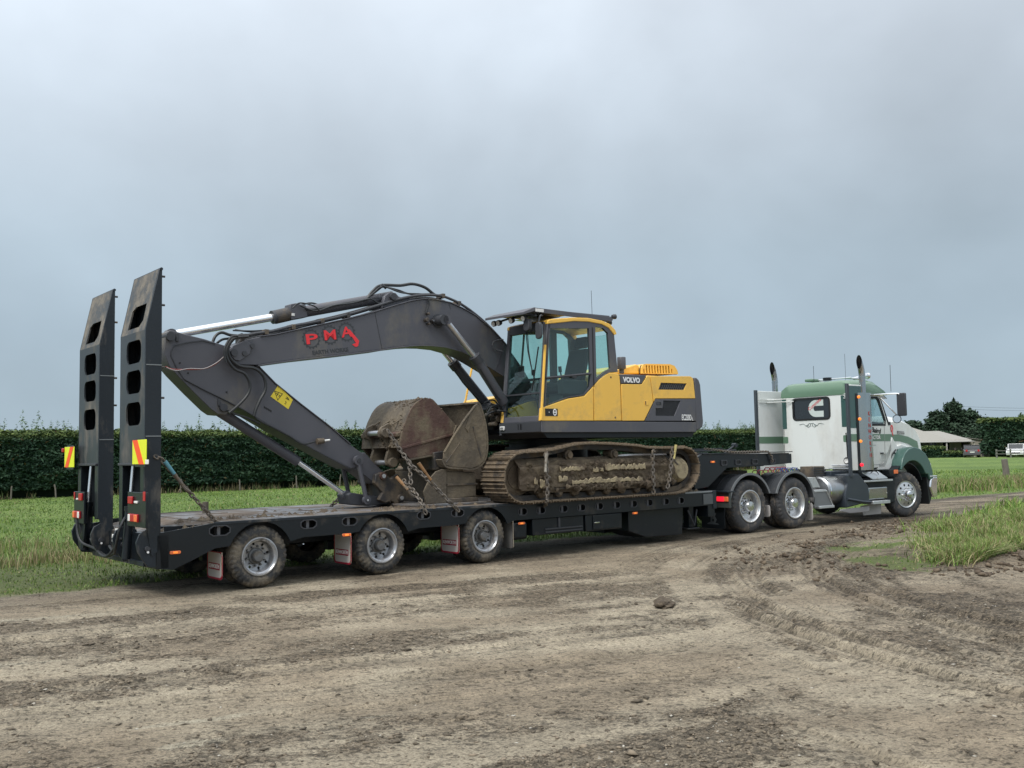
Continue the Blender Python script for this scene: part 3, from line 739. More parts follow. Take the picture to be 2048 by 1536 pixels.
def grass_field():
    parts = []
    # verge along the track and the paddock behind, blade size grows with distance so each still reads
    n = 150000
    t = RNG.random(n); y = 8.5 * (62 / 8.5) ** t; x = y * RNG.uniform(-.60, .62, n)
    g = grass_mask(x, y); p = poly_sd(x, y, PATCH)
    k = (g > .5) & (RNG.random(n) < g) & (p < 0)
    x, y = x[k], y[k]; n = len(x)
    e = seg_side(x, y, EDGE)
    h = (.026 + .0007 * y) * RNG.uniform(.5, 1.4, n) * (1 + 1.0 * sstep(.5, .75, fbm(x * .6, y * .6, 3)))
    w = .0045 + .00062 * y
    c = gcol(n, .05) * (0.85 + .35 * fbm(x * .25, y * .25, 3))[:, None]
    parts.append(blades(n, x, y, h, w, .7, c, 1))
    # tall rank strip of dead and green grass at the paddock edge (left) and right beyond the track
    for (n, cx, cy, sx, sy, rt, hh, dp, wd) in ((5200, -9.3, 15.2, 3.6, .5, 39, .27, .72, .006), (5000, -5.2, 17.4, 1.8, .6, 39, .3, .45, .006), (5000, -11.5, 17.5, 3.2, 1.0, 39, .25, .5, .006), (6500, 18.0, 36.8, 4.8, .6, 40, .42, .45, .015), (4200, 24.5, 42.0, 4.0, .8, 40, .40, .5, .017), (2500, 15.4, 35.2, 2.0, .6, 40, .42, .3, .013), (5000, -1.5, 19.3, 2.5, .5, 40, .16, .15, .006), (5000, 2.8, 21.6, 2.5, .5, 38, .14, .1, .006)):
        a = RNG.normal(0, 1, n) * sx * .6; b = RNG.normal(0, 1, n) * sy; r_ = radians(rt)
        x = cx + a * cos(r_) - b * sin(r_); y = cy + a * sin(r_) + b * cos(r_)
        k = (grass_mask(x, y) > .55) & (fbm(x * 1.3, y * 1.3, 3) > .40); x, y = x[k], y[k]; n = len(x)
        parts.append(blades(n, x, y, hh * RNG.uniform(.45, 1.25, n), np.full(n, wd), .75, gcol(n, dp), 3))
    V = []; F = []; C = []; o = 0
    for v, f, c in parts:
        V.append(v); F.append(f + o); C.append(c); o += len(v)
    ob = np_mesh('grass', np.concatenate(V), np.concatenate(F), m_grass, col=np.concatenate(C))
    tag(ob, 'green pasture grass with rank dead stems along its edge', None, kind='stuff')
    # the island of long grass between track and yard
    parts = []
    n = 60000
    x = RNG.uniform(4.3, 26, n) ** 1; y = RNG.uniform(12, 36, n)
    p = poly_sd(x, y, PATCH); g = grass_mask(x, y)
    k = (p > .02) & (RNG.random(n) < g * 1.1)
    x, y, p = x[k], y[k], p[k]; n = len(x)
    tall = sstep(6.7, 8.4, x + .3 * (fbm(x * 2, y * 2, 2) - .5))
    cl = fbm(x * 2.2, y * 2.2, 3)
    h = (.04 + tall * (.05 + .30 * sstep(.46, .68, cl))) * RNG.uniform(.5, 1.15, n)
    c = gcol(n, .16) * (1.05 + .25 * tall)[:, None]
    parts.append(blades(n, x, y, h, .0035 + .00035 * y, .95, c, 3))
    for (cx, cy, s, m_) in ((6.6, 13.9, .55, 4200), (7.1, 14.3, .5, 3600), (7.9, 15.3, .5, 3000), (6.9, 15.2, .5, 2200), (8.4, 16.6, .6, 3200), (9.6, 17.6, .6, 3200), (8.6, 18.6, .7, 2600), (10.4, 19.6, .8, 3600), (11.8, 21, .9, 3600)):
        x = RNG.normal(cx, s * .55, m_); y = RNG.normal(cy, s * .55, m_)
        k = poly_sd(x, y, PATCH) > -.15; x, y = x[k], y[k]; q = len(x)
        parts.append(blades(q, x, y, RNG.uniform(.12, .32, q), np.full(q, .0055), 1.8, gcol(q, .35) * 1.1, 4))
    V = []; F = []; C = []; o = 0
    for v, f, c in parts:
        V.append(v); F.append(f + o); C.append(c); o += len(v)
    ob = np_mesh('grass', np.concatenate(V), np.concatenate(F), m_grass, col=np.concatenate(C))
    tag(ob, 'long tufted grass on the low bank between track and muddy yard', None, kind='stuff')
grass_field()

# ------------------------------------------------------------------ shelter belt hedge
def leaf_quads(P, size, out, mat, name, parent, cols, droop=.35):
    """small leaf sprays: a pair of triangles each, facing roughly outwards"""
    n = len(P)
    if parent is not None: P = P - np.array(OFF[parent.name])
    a = RNG.normal(0, 1, (n, 3)); a[:, 2] *= .45; a /= np.linalg.norm(a, axis=1)[:, None]
    b = RNG.normal(0, 1, (n, 3)) + out * 1.1; b = np.cross(a, b); b /= np.linalg.norm(b, axis=1)[:, None] + 1e-9
    s = (size * RNG.uniform(.55, 1.35, n))[:, None]
    V = np.stack([P - a * s, P + b * s * .42, P + a * s - np.array([0, 0, 1]) * s * droop, P - b * s * .42], 1)
    F = (np.array([[0, 1, 2, 3]])[None] + (np.arange(n) * 4)[:, None, None]).reshape(-1, 4)
    return np_mesh(name, V.reshape(-1, 3), F, mat, parent, np.repeat(cols, 4, 0))
m_leaf = tintmat('conifer_foliage', .75, spec=.25)
H0 = np.array([-31., 37.4]); HD = np.array([cos(radians(38.2)), sin(radians(38.2))]); HN = np.array([-HD[1], HD[0]])
def hedge(name, o2, d2, L, hh, dep, nleaf, label, lift=.42, lsz=.15, shoots=420, seed=1):
    nn = np.array([-d2[1], d2[0]])
    r = root(name, WF, (o2[0], o2[1], 0), label, 'hedge'); OFF[r.name] = (0, 0, 0); r.location = (0, 0, 0)
    # solid dark core: the hedge's inner shade put into its colour
    nu = int(L / .5)
    prof = [(.7, .05), (.5, lift), (.08, lift + .45), (.0, hh * .5), (.06, hh - .5), (.25, hh - .12), (dep * .5, hh - .05), (dep - .25, hh - .12), (dep, hh * .5), (dep - .5, .05)]
    mb = MB(); vs = []; fs = []
    for i in range(nu + 1):
        for j, (w_, z_) in enumerate(prof):
            q = float(fbm(np.array(i * .35 + seed), np.array(j * .9), 3)) - .5
            w2 = w_ + (.35 * q + .12) * (1 if j < 4 else -1 if j > 5 else 0); z2 = z_ + .2 * q
            p = o2 + d2 * (i * L / nu) + nn * w2; vs.append((p[0], p[1], z2))
    m = len(prof)
    for i in range(nu):
        for j in range(m): fs.append((i * m + j, i * m + (j + 1) % m, (i + 1) * m + (j + 1) % m, (i + 1) * m + j))
    fs += [tuple(range(m)), tuple(nu * m + k for k in range(m))]
    obj('shade_core', MB().add(vs, fs), M('hedge_core', (.018, .030, .016), .9, var=.4), r, smooth=False)
    # foliage: face, top, and unclipped leaders above the trimmed top
    n = nleaf; s = RNG.random(n) * L; k = RNG.random(n)
    face = k < .70
    w_ = np.where(face, RNG.normal(.0, .07, n), RNG.uniform(0, dep, n)); z_ = np.where(face, lift + (hh - lift) * RNG.random(n) ** .9, hh + RNG.normal(0, .06, n))
    bulge = (fbm(s * .35 + seed, z_ * .8, 4) - .5) * .42 + (fbm(s * 1.2, z_ * 6.5, 3) - .5) * .26
    w_ = np.where(face, w_ - bulge - .06, w_); z_ = np.where(face, z_, z_ + (fbm(s * .9, w_ * .9, 3) - .5) * .3)
    en = RNG.random(n) < .05; s = np.where(en, np.where(RNG.random(n) < .5, RNG.normal(-.1, .12, n), L + RNG.normal(.1, .12, n)), s); w_ = np.where(en & face, RNG.uniform(0, dep, n), w_)
    P = o2 + d2 * s[:, None] + nn * w_[:, None]; P3 = np.concatenate([P, z_[:, None]], 1)
    out = np.where(face[:, None], np.array([-nn[0], -nn[1], .25]), np.array([0, 0, 1.]))
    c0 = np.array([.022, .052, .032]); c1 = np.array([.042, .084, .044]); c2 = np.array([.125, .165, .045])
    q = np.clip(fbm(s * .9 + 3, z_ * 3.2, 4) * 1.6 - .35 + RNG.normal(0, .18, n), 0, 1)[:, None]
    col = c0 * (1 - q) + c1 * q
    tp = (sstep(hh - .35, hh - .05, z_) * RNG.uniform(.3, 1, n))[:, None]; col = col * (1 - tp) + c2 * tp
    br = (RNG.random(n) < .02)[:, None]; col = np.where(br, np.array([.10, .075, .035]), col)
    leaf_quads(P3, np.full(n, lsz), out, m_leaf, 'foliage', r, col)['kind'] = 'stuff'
    # leaders
    ns = shoots; PP = []; SS = []; CC = []
    for i in range(ns):
        s0 = random.random() * L; w0 = random.uniform(.1, dep - .1)
        big = float(fbm(np.array(s0 * .12 + seed * 3), np.array(.5), 2))
        ht = (.16 + .8 * max(0, big - .38) + (random.random() ** 9) * .9) * (1.2 if random.random() < .3 else .8)
        k = int(8 + 40 * ht); b = o2 + d2 * s0 + nn * w0
        t = RNG.random(k) ** .8; rad = (.24 * (1 - t) + .02) * RNG.random(k) * (.7 + ht); a = RNG.random(k) * 6.28
        lx = random.uniform(-.12, .12)
        PP.append(np.stack([b[0] + rad * np.cos(a) + lx * t, b[1] + rad * np.sin(a), hh - .08 + t * ht], -1)); SS.append(lsz * (.95 - .6 * t)); cc = c1 * (1 - t[:, None] * .3) + c2 * (.25 + .5 * RNG.random((k, 1))); CC.append(cc * 1.0)
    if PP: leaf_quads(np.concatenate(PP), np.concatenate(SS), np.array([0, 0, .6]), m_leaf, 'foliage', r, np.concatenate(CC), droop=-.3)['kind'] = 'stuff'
    # trunks under the skirt
    tb = MB(); s0 = 0
    ntr = min(int(L / 1.9), 60)
    for i in range(ntr):
        s0 = (i + .5) * L / ntr + random.uniform(-.4, .4); b = o2 + d2 * s0 + nn * random.uniform(dep * .35, dep * .6)
        mb = MB().tube([(b[0], b[1], -.1), (b[0] + random.uniform(-.08, .08), b[1], .5), (b[0] + random.uniform(-.15, .15), b[1], 1.2)], random.uniform(.08, .15), 6, 2)
        obj('trunk', mb, M('hedge_trunk', (.06, .05, .042), .9, var=.3), r)
    return r
hedge('hedge', H0, HD, 80, 3.02, 2.6, 250000, 'long dark green clipped conifer hedge behind the low loader', lsz=.095, shoots=2600)
# stock fence in front of the skirt: round posts, each its own thing, and three wires
i = 0; s0 = 3.0
while s0 < 70:
    p = H0 + HD * s0 - HN * random.uniform(.55, .7)
    ln = random.uniform(-.05, .05); mb = MB().tube([(0, 0, -.1), (ln, 0, .5), (ln * 2, 0, random.uniform(.56, .72))], .035, 7, 1)
    o = obj('fence_post', mb, m_wood); o.location = (p[0], p[1], 0)
    tag(o, 'thin grey wooden post of the wire fence along the hedge foot', 'fence post', 'fence posts along the foot of the hedge')
    s0 += random.choice((2.3, 2.6, 3.1, 1.9))
# pale stems and litter under the hedge skirt
n = 5200; s = RNG.random(n) * 72; ww = RNG.uniform(-.6, .3, n)
P = H0 + HD * s[:, None] + HN * ww[:, None]
k = fbm(s * .5, s * 0 + 2, 3) > .44
v, f, c = blades(int(k.sum()), P[k, 0], P[k, 1], RNG.uniform(.12, .5, int(k.sum())), np.full(int(k.sum()), .018), .8, np.where(RNG.random((int(k.sum()), 1)) < .55, np.array([.20, .165, .09]), np.array([.05, .085, .02])) * RNG.uniform(.6, 1.2, (int(k.sum()), 1)), 2)
o = np_mesh('undergrowth', v, f, m_grass, col=c); tag(o, 'rank weeds and dead stems under the hedge skirt', None, kind='stuff')

# ------------------------------------------------------------------ far right: house, trees, cars, rail fence
hedge('hedge', np.array([58.5, 118.]), np.array([cos(radians(-10)), sin(radians(-10))]), 34, 4.6, 4, 15000, 'tall dark hedge at the far right behind the white car', lsz=.42, shoots=110, seed=7)
hedge('hedge', np.array([47.5, 121.0]), np.array([cos(radians(2)), sin(radians(2))]), 6.6, 1.35, 2.0, 5000, 'low clipped hedge in front of the bungalow', lift=.05, lsz=.2, shoots=0, seed=9)
hedge('hedge', np.array([54.0, 120.6]), np.array([cos(radians(2)), sin(radians(2))]), 2.4, .75, 1.2, 1500, 'short low shrub row in front of the verandah post', lift=.02, lsz=.18, shoots=0, seed=13)
def tree(x, y, h, rad, label, seed, n=12000, conical=.45):
    r = root('macrocarpa_tree', WF, (x, y, 0), label, 'tree', 'dark trees behind the bungalow')
    rr = np.random.default_rng(seed)
    tb = MB().tube([(x, y, -.1), (x + .1, y, h * .3), (x - .1, y, h * .85)], [.35, .28, .06], 8, 1)
    rs = random.Random(seed)
    for k in range(14):
        z = h * (.18 + .05 * k); a = rs.random() * 6.28; q = rad * (1 - z / h * conical) * .8
        tb.tube([(x, y, z), (x + cos(a) * q * .5, y + sin(a) * q * .5, z + .3), (x + cos(a) * q, y + sin(a) * q, z + .7)], [.1, .07, .02], 5, 1)
    obj('trunk', tb, M('tree_bark', (.07, .058, .045), .9, var=.3), r)
    cl = 90; P = []; C = []
    for k in range(cl):
        zz = h * (.12 + .86 * rs.random() ** .9); q = rad * (1.02 - (zz / h) ** 1.6 * (conical + .38)); a = rs.random() * 6.28; d = q * sqrt(rs.random())
        cx, cy, cz = x + d * cos(a), y + d * sin(a), zz; cr = rs.uniform(.7, 1.3) * (1.25 - .8 * zz / h)
        m = n // cl; g = rr.normal(0, 1, (m, 3)); g[:, 2] *= .55; g *= cr * .55
        P.append(np.array([cx, cy, cz]) + g); b = rs.uniform(.65, 1.35); C.append(np.tile(np.array([.032, .058, .034]) * b, (m, 1)) * rr.uniform(.6, 1.5, (m, 1)))
    m = 160; t = rr.random(m); a = rr.random(m) * 6.28
    P.append(np.stack([x + (1 - t) * .5 * np.cos(a), y + (1 - t) * .5 * np.sin(a), h * (.82 + .24 * t)], -1)); C.append(np.tile(np.array([.03, .055, .03]), (m, 1)))
    P = np.concatenate(P); C = np.concatenate(C); P[:, 2] = np.maximum(P[:, 2], .3)
    leaf_quads(P, np.full(len(P), .26), np.array([0, -.4, .4]), m_leaf, 'crown', r, C, droop=-.2)
for (x, y, h, rad, lb, sd_) in ((62.2, 141, 6.3, 3.2, 'dark evergreen just left of the tallest one behind the roof', 1), (65.6, 143, 7.9, 2.9, 'tallest evergreen with a pointed leader behind the bungalow roof', 2), (68.4, 144, 6.6, 2.8, 'dark evergreen just right of the tallest one behind the roof', 3), (58.4, 141, 4.9, 2.8, 'low evergreen above the left end of the roof ridge', 4), (70.9, 143, 4.6, 2.4, 'shorter rounded evergreen above the right slope of the roof', 5), (66.4, 139, 4.2, 3.4, 'squat bushy tree filling in below the tallest evergreen', 6), (55.0, 142, 4.0, 2.6, 'low dark tree showing just over the truck bonnet', 8)):
    tree(x, y, h, rad, lb, sd_)
hedge('hedge', np.array([50., 146.]), np.array([1., 0.]), 30, 3.0, 3, 9000, 'dark scrubby hedge directly behind the bungalow', lsz=.4, shoots=60, seed=21)

def house():
    m_roof = M('corrugated_roof', (.27, .262, .235), .6, var=.06); m_wall = M('weatherboard', (.34, .31, .26), .7, var=.06); m_trim = M('house_trim', (.52, .49, .44), .6)
    x0, x1, y0, y1 = 40.5, 58.8, 124.0, 131.0; e = 2.25; rg = 4.0
    r = root('house', WF, (50, 127, 0), 'low pale bungalow with tan iron hip roof beyond the paddock', 'house')
    wb = MB().plate([(x0 + .5, 0), (x1 - .5, 0), (x1 - .5, e), (x0 + .5, e)], [[(a, .1), (a + w, .1), (a + w, 2.0), (a, 2.0)] if dd else [(a, .9), (a + w, .9), (a + w, 1.95), (a, 1.95)] for a, w, dd in ((45, 1.6, 0), (48.4, 1.6, 0), (51.2, 1.8, 1), (54.2, .9, 1), (55.8, 1.0, 0))], y0 + 1.6, y0 + 1.75)
    wb.box(x0 + .5, x0 + .65, y0 + 1.75, y1 - .5, 0, e); wb.box(x1 - .65, x1 - .5, y0 + 1.75, y1 - .5, 0, e); wb.box(x0 + .5, x1 - .5, y1 - .65, y1 - .5, 0, e)
    obj('wall', wb, m_wall, r, smooth=False)
    for a, w, dd in ((45, 1.6, 0), (48.4, 1.6, 0), (51.2, 1.8, 1), (54.2, .9, 1), (55.8, 1.0, 0)):
        f = obj('window', MB().plate([(a - .06, .1 if dd else .84), (a + w + .06, .1 if dd else .84), (a + w + .06, 2.05), (a - .06, 2.05)], [[(a + .04, .2 if dd else .95), (a + w / 2 - .03, .2 if dd else .95), (a + w / 2 - .03, 1.95), (a + .04, 1.95)], [(a + w / 2 + .03, .2 if dd else .95), (a + w - .04, .2 if dd else .95), (a + w - .04, 1.95), (a + w / 2 + .03, 1.95)]], y0 + 1.55, y0 + 1.6), m_trim, r, smooth=False)
        obj('pane', MB().box(a, a + w, y0 + 1.64, y0 + 1.66, .15 if dd else .9, 2.0), g_dark, f)
    # hip roof in two masses, as in the photo
    def hip(xa, xb, ya, yb, ze, zr, il, ir):
        ym = (ya + yb) / 2
        v = [(xa, ya, ze), (xb, ya, ze), (xb, yb, ze), (xa, yb, ze), (xa + il, ym, zr), (xb - ir, ym, zr)]
        return v, [(0, 1, 5, 4), (2, 3, 4, 5), (1, 2, 5), (3, 0, 4), (3, 2, 1, 0)]
    obj('roof', MB().add(*hip(x0, 56.5, y0 + .6, y1, e, rg + .12, 10.0, 4.0)), m_roof, r, smooth=False)
    obj('roof', MB().add(*hip(50, x1 + .3, y0 + .5, y1 - .2, e - .02, 3.45, 4.0, 2.7)), m_roof, r, smooth=False)
    obj('gutter', MB().box(x0, x1 + .3, y0 + .42, y0 + .52, e - .16, e - .02), m_trim, r)
    # verandah
    vb = MB().add([(43, y0 - 1.3, 1.92), (x1, y0 - 1.3, 1.92), (x1, y0 + 1.5, 2.2), (43, y0 + 1.5, 2.2), (43, y0 - 1.3, 1.98), (x1, y0 - 1.3, 1.98), (x1, y0 + 1.5, 2.26), (43, y0 + 1.5, 2.26)], [(3, 2, 1, 0), (4, 5, 6, 7), (0, 1, 5, 4), (1, 2, 6, 5), (2, 3, 7, 6), (3, 0, 4, 7)])
    obj('verandah_roof', vb, m_roof, r, smooth=False)
    for xx in (44, 47.8, 51.4, 55.1, 58.6): obj('verandah_post', MB().box(xx, xx + .14, y0 - 1.2, y0 - 1.06, 0, 1.95), m_trim, r)
    # lean-to garage on the right
    g = MB().plate([(59.2, 0), (64.2, 0), (64.2, 1.65), (59.2, 2.35)], [[(60.6, .05), (63.2, .05), (63.2, 1.5), (60.6, 1.5)]], y0 + 1.0, y0 + 1.12).box(64.1, 64.2, y0 + 1.12, y1, 0, 1.65).box(59.2, 59.3, y0 + 1.12, y1, 0, 2.3)
    obj('garage_wall', g, m_wall, r, smooth=False)
    obj('garage_door', MB().box(60.5, 63.3, y0 + 1.16, y0 + 1.2, 0, 1.55), M('garage_door', (.09, .09, .095), .6), r)
    obj('roof', MB().add([(58.9, y0 + .8, 2.40), (64.5, y0 + .8, 1.66), (64.5, y1, 1.66), (58.9, y1, 2.40), (58.9, y0 + .8, 2.47), (64.5, y0 + .8, 1.73), (64.5, y1, 1.73), (58.9, y1, 2.47)], [(3, 2, 1, 0), (4, 5, 6, 7), (0, 1, 5, 4), (1, 2, 6, 5), (2, 3, 7, 6), (3, 0, 4, 7)]), m_roof, r, smooth=False)
house()
def car(cx, cy, deg, L, W, H, col, label, kind='suv'):
    fr = Frame(cx, cy, deg); r = root('parked_car', fr, (0, 0, 0), label, 'car', 'cars parked by the bungalow')
    mcol = M('car_paint_' + kind, col, .25, var=.05, coat=.6)
    a = L / 2
    bp = [(-a, .28), (-a + .02, .75), (-a + .12, .98), (a - 1.25, 1.02), (a - .25, .86), (a - .02, .62), (a, .3), (a - .35, .22), (-a + .3, .22)]
    cut = []
    obj('body', MB().ext(bp, -W / 2, W / 2), mcol, r, bevel=.05)
    gp = [(-a + .1, 1.0), (-a + .35, H - .1), (-a + .7, H), (.45, H), (a - 1.35, 1.0)]
    obj('cabin_glass', MB().ext([(p[0] * .99, p[1]) for p in gp], -W / 2 + .12, W / 2 - .12), g_dark, r, bevel=.04)
    obj('roof', MB().box(-a + .5, .5, -W / 2 + .1, W / 2 - .1, H - .03, H + .03), mcol, r, bevel=.02)
    for u0, u1 in ((.42, a - 1.3),): 
        for v in (-W / 2 + .1, W / 2 - .16): obj('pillar', MB().tube([(u0 + .05, v + .03, H), (u1, v + .03, 1.0)], .04, 6, 1), mcol, r)
    for v in (-W / 2 + .1, W / 2 - .16):
        obj('pillar', MB().tube([(-a + .62, v + .03, H), (-a + .2, v + .03, 1.0)], .06, 6, 1), mcol, r); obj('pillar', MB().box(-.35, -.25, v, v + .06, 1.0, H), mcol, r)
    for u in (-a + .8, a - .85):
        for v in (-W / 2 - .01, W / 2 - .2):
            w = obj('wheel', MB().cyl((u, v, .34), (u, v + .21, .34), .34, 20), m_rubbercl, r); obj('rim', MB().cyl((u, v - .012, .34), (u, v + .222, .34), .2, 14), m_rim, w)
    for v in (-W / 2 + .12, W / 2 - .42):
        obj('headlight', MB().box(a - .22, a + .0, v, v + .3, .62, .76), m_whlens, r, bevel=.02); obj('tail_light', MB().box(-a - .02, -a + .1, v, v + .22, .72, .95), m_red, r, bevel=.02)
    obj('grille', MB().box(a - .05, a + .012, -.5, .5, .42, .6), m_blackclean, r)
    obj('number_plate', MB().box(a + .0, a + .02, -.25, .25, .3, .4), m_whlens, r); obj('number_plate', MB().box(-a - .03, -a - .0, -.25, .25, .6, .71), m_whlens, r)
    for v in (-W / 2 - .12, W / 2 + .02): obj('door_mirror', MB().box(a - 1.5, a - 1.38, v, v + .12, 1.0, 1.14), mcol, r, bevel=.02)
car(56.5, 119.2, 68, 4.5, 1.85, 1.5, (.07, .065, .07), 'dark maroon-grey car with red tail lights parked by the garage', 'dark')
car(59.4, 114.0, 238, 4.5, 1.85, 1.55, (.72, .73, .74), 'white car parked behind the low rail fence', 'white')
# rail fence in front of the cars
r = root('rail_fence', WF, (60, 111, 0), 'low dark post and rail fence in front of the white car', 'fence')
m_rail = M('weathered_rail', (.17, .165, .15), .7)
for k in range(9): obj('post', MB().box(55.2 + k * 1.6, 55.34 + k * 1.6, 110.4, 110.54, -.05, 1.0), m_rail, r)
for z in (.42, .78): obj('rail', MB().box(55.1, 68.2, 110.34, 110.4, z, z + .07), m_rail, r)
# weathered strainer post by the track
p = (20.65, 40.6)
o = obj('strainer_post', MB().tube([(0, 0, -.1), (.02, 0, .5), (-.03, 0, 1.02)], [.15, .13, .12], 10, 1), m_wood); o.location = (p[0], p[1], 0); tag(o, 'thick weathered wooden post standing in rank grass at the right', 'post')
# overhead wires, far right
r = root('power_line', WF, (80, 180, 0), 'faint pair of sagging overhead wires above the far right trees', 'power line')
for k, z in enumerate((7.1, 7.5)):
    obj('wire', MB().tube([(67, 148, z), (92, 161, z - .1), (118, 174, z + 2.3)], .02, 4, 8), m_greyd, r)
for (px_, py_, ph_) in ((67, 148, 7.6), (118, 174, 10.2)): obj('pole', MB().cyl((px_, py_, -.1), (px_, py_, ph_), .13, 8), m_wood, r)
# ------------------------------------------------------------------ low loader trailer
W = 2.8; DK = .88
TR = root('low_loader_trailer', T, (3.5, 1.4, 0), 'long black low loader trailer with two raised loading ramps and three axles', 'trailer')
AX = (0.0, 1.87, 3.74); RT = .405
slots = [(-.56, .78, .13, .055), (.69, .785, .11, .05), (1.32, .785, .11, .05), (2.57, .80, .11, .05), (3.19, .80, .11, .05)] + [(u, .75, .085, .05) for u in (4.48, 4.87, 5.37, 5.78, 6.2, 6.62, 7.05, 7.46, 7.9, 8.32)]
def octo(u, z, a, b): return [(u - a, z - b * .45), (u - a * .6, z - b), (u + a * .6, z - b), (u + a, z - b * .45), (u + a, z + b * .45), (u + a * .6, z + b), (u - a * .6, z + b), (u - a, z + b * .45)]
out = [(-1.33, .80), (-1.30, .36), (-1.16, .34)]
out += [(-.95, .42), (-.62, .56)]
for k, a in enumerate(AX):
    r = .455
    out += arc(a, RT, r, 150 if k else 158, 22, 10)
    if k < 2: out += [(a + .62, .615), (a + 1.25, .615)]
out += [(4.3, .62), (9.22, .62), (9.22, .86), (-.62, .88)]
for far in (0, 1):
    v0 = W - .03 if far else 0
    b = obj('side_beam', MB().plate(out, [octo(*s) for s in slots], v0, v0 + .03), m_black, TR, smooth=False)
    # inner web of the pocket holes, set back so the slots read as openings
    obj('inner_rail', MB().box(-1.2, 9.2, (W - .2 if far else .17), (W - .17 if far else .2), .60, .86), m_blackclean, TR)
    for s in slots:
        obj('tie_bar', MB().box(s[0] - .02, s[0] + .02, (v0 - .12 if far else v0 + .03), (v0 if far else v0 + .15), s[1] - .055, s[1] + .055), M('tie_bar_steel', (.13, .13, .14), .5), TR)
        if not far: obj('pocket_rim', MB().plate(octo(s[0], s[1], s[2] + .014, s[3] + .014), [octo(*s)], v0 - .006, v0 + .012), m_greyd, TR, smooth=False)
    obj('edge_rail', MB().box(-.62, 9.2, v0 - .004 if not far else v0, v0 + .034 if not far else v0 + .034, .852, .892), m_ramp, TR, bevel=.006)
obj('chassis', MB().box(-1.15, 9.1, .7, .85, .48, .83).box(-1.15, 9.1, W - .85, W - .7, .48, .83), m_blackclean, TR)
for k in range(12):
    obj('cross_member', MB().box(-1.0 + .85 * k, -.92 + .85 * k, .2, W - .2, .66, .82), m_blackclean, TR)
# deck: steel plates and hardwood strips, each piece its own, muddy and slightly uneven
pl = [(.035, .62), (.63, .94), (.95, 1.38), (1.39, 1.85), (1.86, 2.17), (2.18, W - .035)]
jn = [-.62, .35, 1.15, 2.05, 3.0, 4.0, 5.1, 6.3, 7.6, 9.18]
for i, (a, b) in enumerate(pl):
    for j in range(len(jn) - 1):
        z = DK + .004 + random.uniform(-.003, .012)
        obj('deck_plate', MB().box(jn[j] + .006, jn[j + 1] - .006, a, b, z - .03, z), m_deck, TR, bevel=.004)
    # sloping rear section (beavertail)
    z = DK
    obj('deck_plate', MB().ext([(-1.32, .755), (-.626, z), (-.626, z - .03), (-1.32, .725)], a, b), m_deck, TR, bevel=.004)
# low mud clumps trodden along the deck edge
def deck_mud():
    V = []; F = []; n = 2600; cl = []
    x = RNG.uniform(-1.2, 9.0, n); yv = np.abs(RNG.normal(0, .5, n)) + .02; k = (yv < W - .1) & (fbm(x * 1.5, yv * 2, 3) > .46); x, yv = x[k], yv[k]; n = len(x)
    base = np.array([[1, 0, 0], [-.5, .87, 0], [-.5, -.87, 0], [0, 0, .7]], float)
    B = base[None] * RNG.uniform(.5, 1.3, (n, 4, 1)) * RNG.gamma(1.6, .014, n)[:, None, None]
    z = np.where(x < -.62, .755 + (x + 1.32) / .7 * .125, DK) + .008
    P = B + np.stack([x, yv, z], -1)[:, None] - np.array(OFF[TR.name])
    tri = np.array([[0, 1, 3], [1, 2, 3], [2, 0, 3]])
    F = (tri[None] + (np.arange(n) * 4)[:, None, None]).reshape(-1, 3)
    o = np_mesh('deck_mud', P.reshape(-1, 3), F, m_mud, TR); o['kind'] = 'stuff'
deck_mud()
# wheels
for a in AX:
    add_wheel(TR, 'trailer', a, .03, RT, RT, .235, .235)
    add_wheel(TR, 'trailer', a, W - .03, RT, RT, .235, .235, far=True)
    obj('axle', MB().cyl((a, .3, RT), (a, W - .3, RT), .075, 14), m_blackclean, TR)
    obj('suspension_arm', MB().box(a - .5, a + .1, .72, .84, .34, .46), m_blackclean, TR); obj('suspension_arm', MB().box(a - .5, a + .1, W - .84, W - .72, .34, .46), m_blackclean, TR)
    obj('air_bag', MB().cyl((a + .25, .78, .40), (a + .25, .78, .60), .13, 14).cyl((a + .25, W - .78, .40), (a + .25, W - .78, .60), .13, 14), m_blackclean, TR)
# mudflaps behind each wheel on both sides
def flap(u, v0, v1, z0, z1, u2=None, word=True, parent=TR, m=m_flap):
    f = obj('mudflap', MB().ext(rrect(v0, v1, z0, z1, .05), u - .006, u + .006, 'u'), m, parent)
    if word:
        obj('flap_border', MB().plate(rrect(v0 - .012, v1 + .012, z0 - .012, z1, .055), [rrect(v0 + .006, v1 - .006, z0 + .012, z1 - .012, .045)], u - .010, u + .004, 'u'), m_flapred, f, smooth=False)
        vm = (v0 + v1) / 2; zz = z0 + .15
        obj('flap_band', MB().box(u - .009, u - .0065, v0 + .06, v1 - .04, zz - .042, zz + .042), m_flapred, f)
        letters('KENWORTH', .075, m_inkwhite, f, lambda x, y, d: (u - .010 - d, vm + .01 - x, zz + y), bold=.001, width=(v1 - v0) * .72, name='flap_lettering')
    return f
for k, a in enumerate(AX):
    for far in (0, 1):
        v0, v1 = (.02, .47) if not far else (W - .47, W - .02)
        flap(a - .52, v0, v1, .19 if k else .16, .62 if k else .50)
        obj('flap_stay', MB().cyl((a - .525, v0 - .005 if not far else v1 + .005, .2), (a - .525, v0 - .005 if not far else v1 + .005, .63 if k else .5), .008, 6), m_chrome, TR)
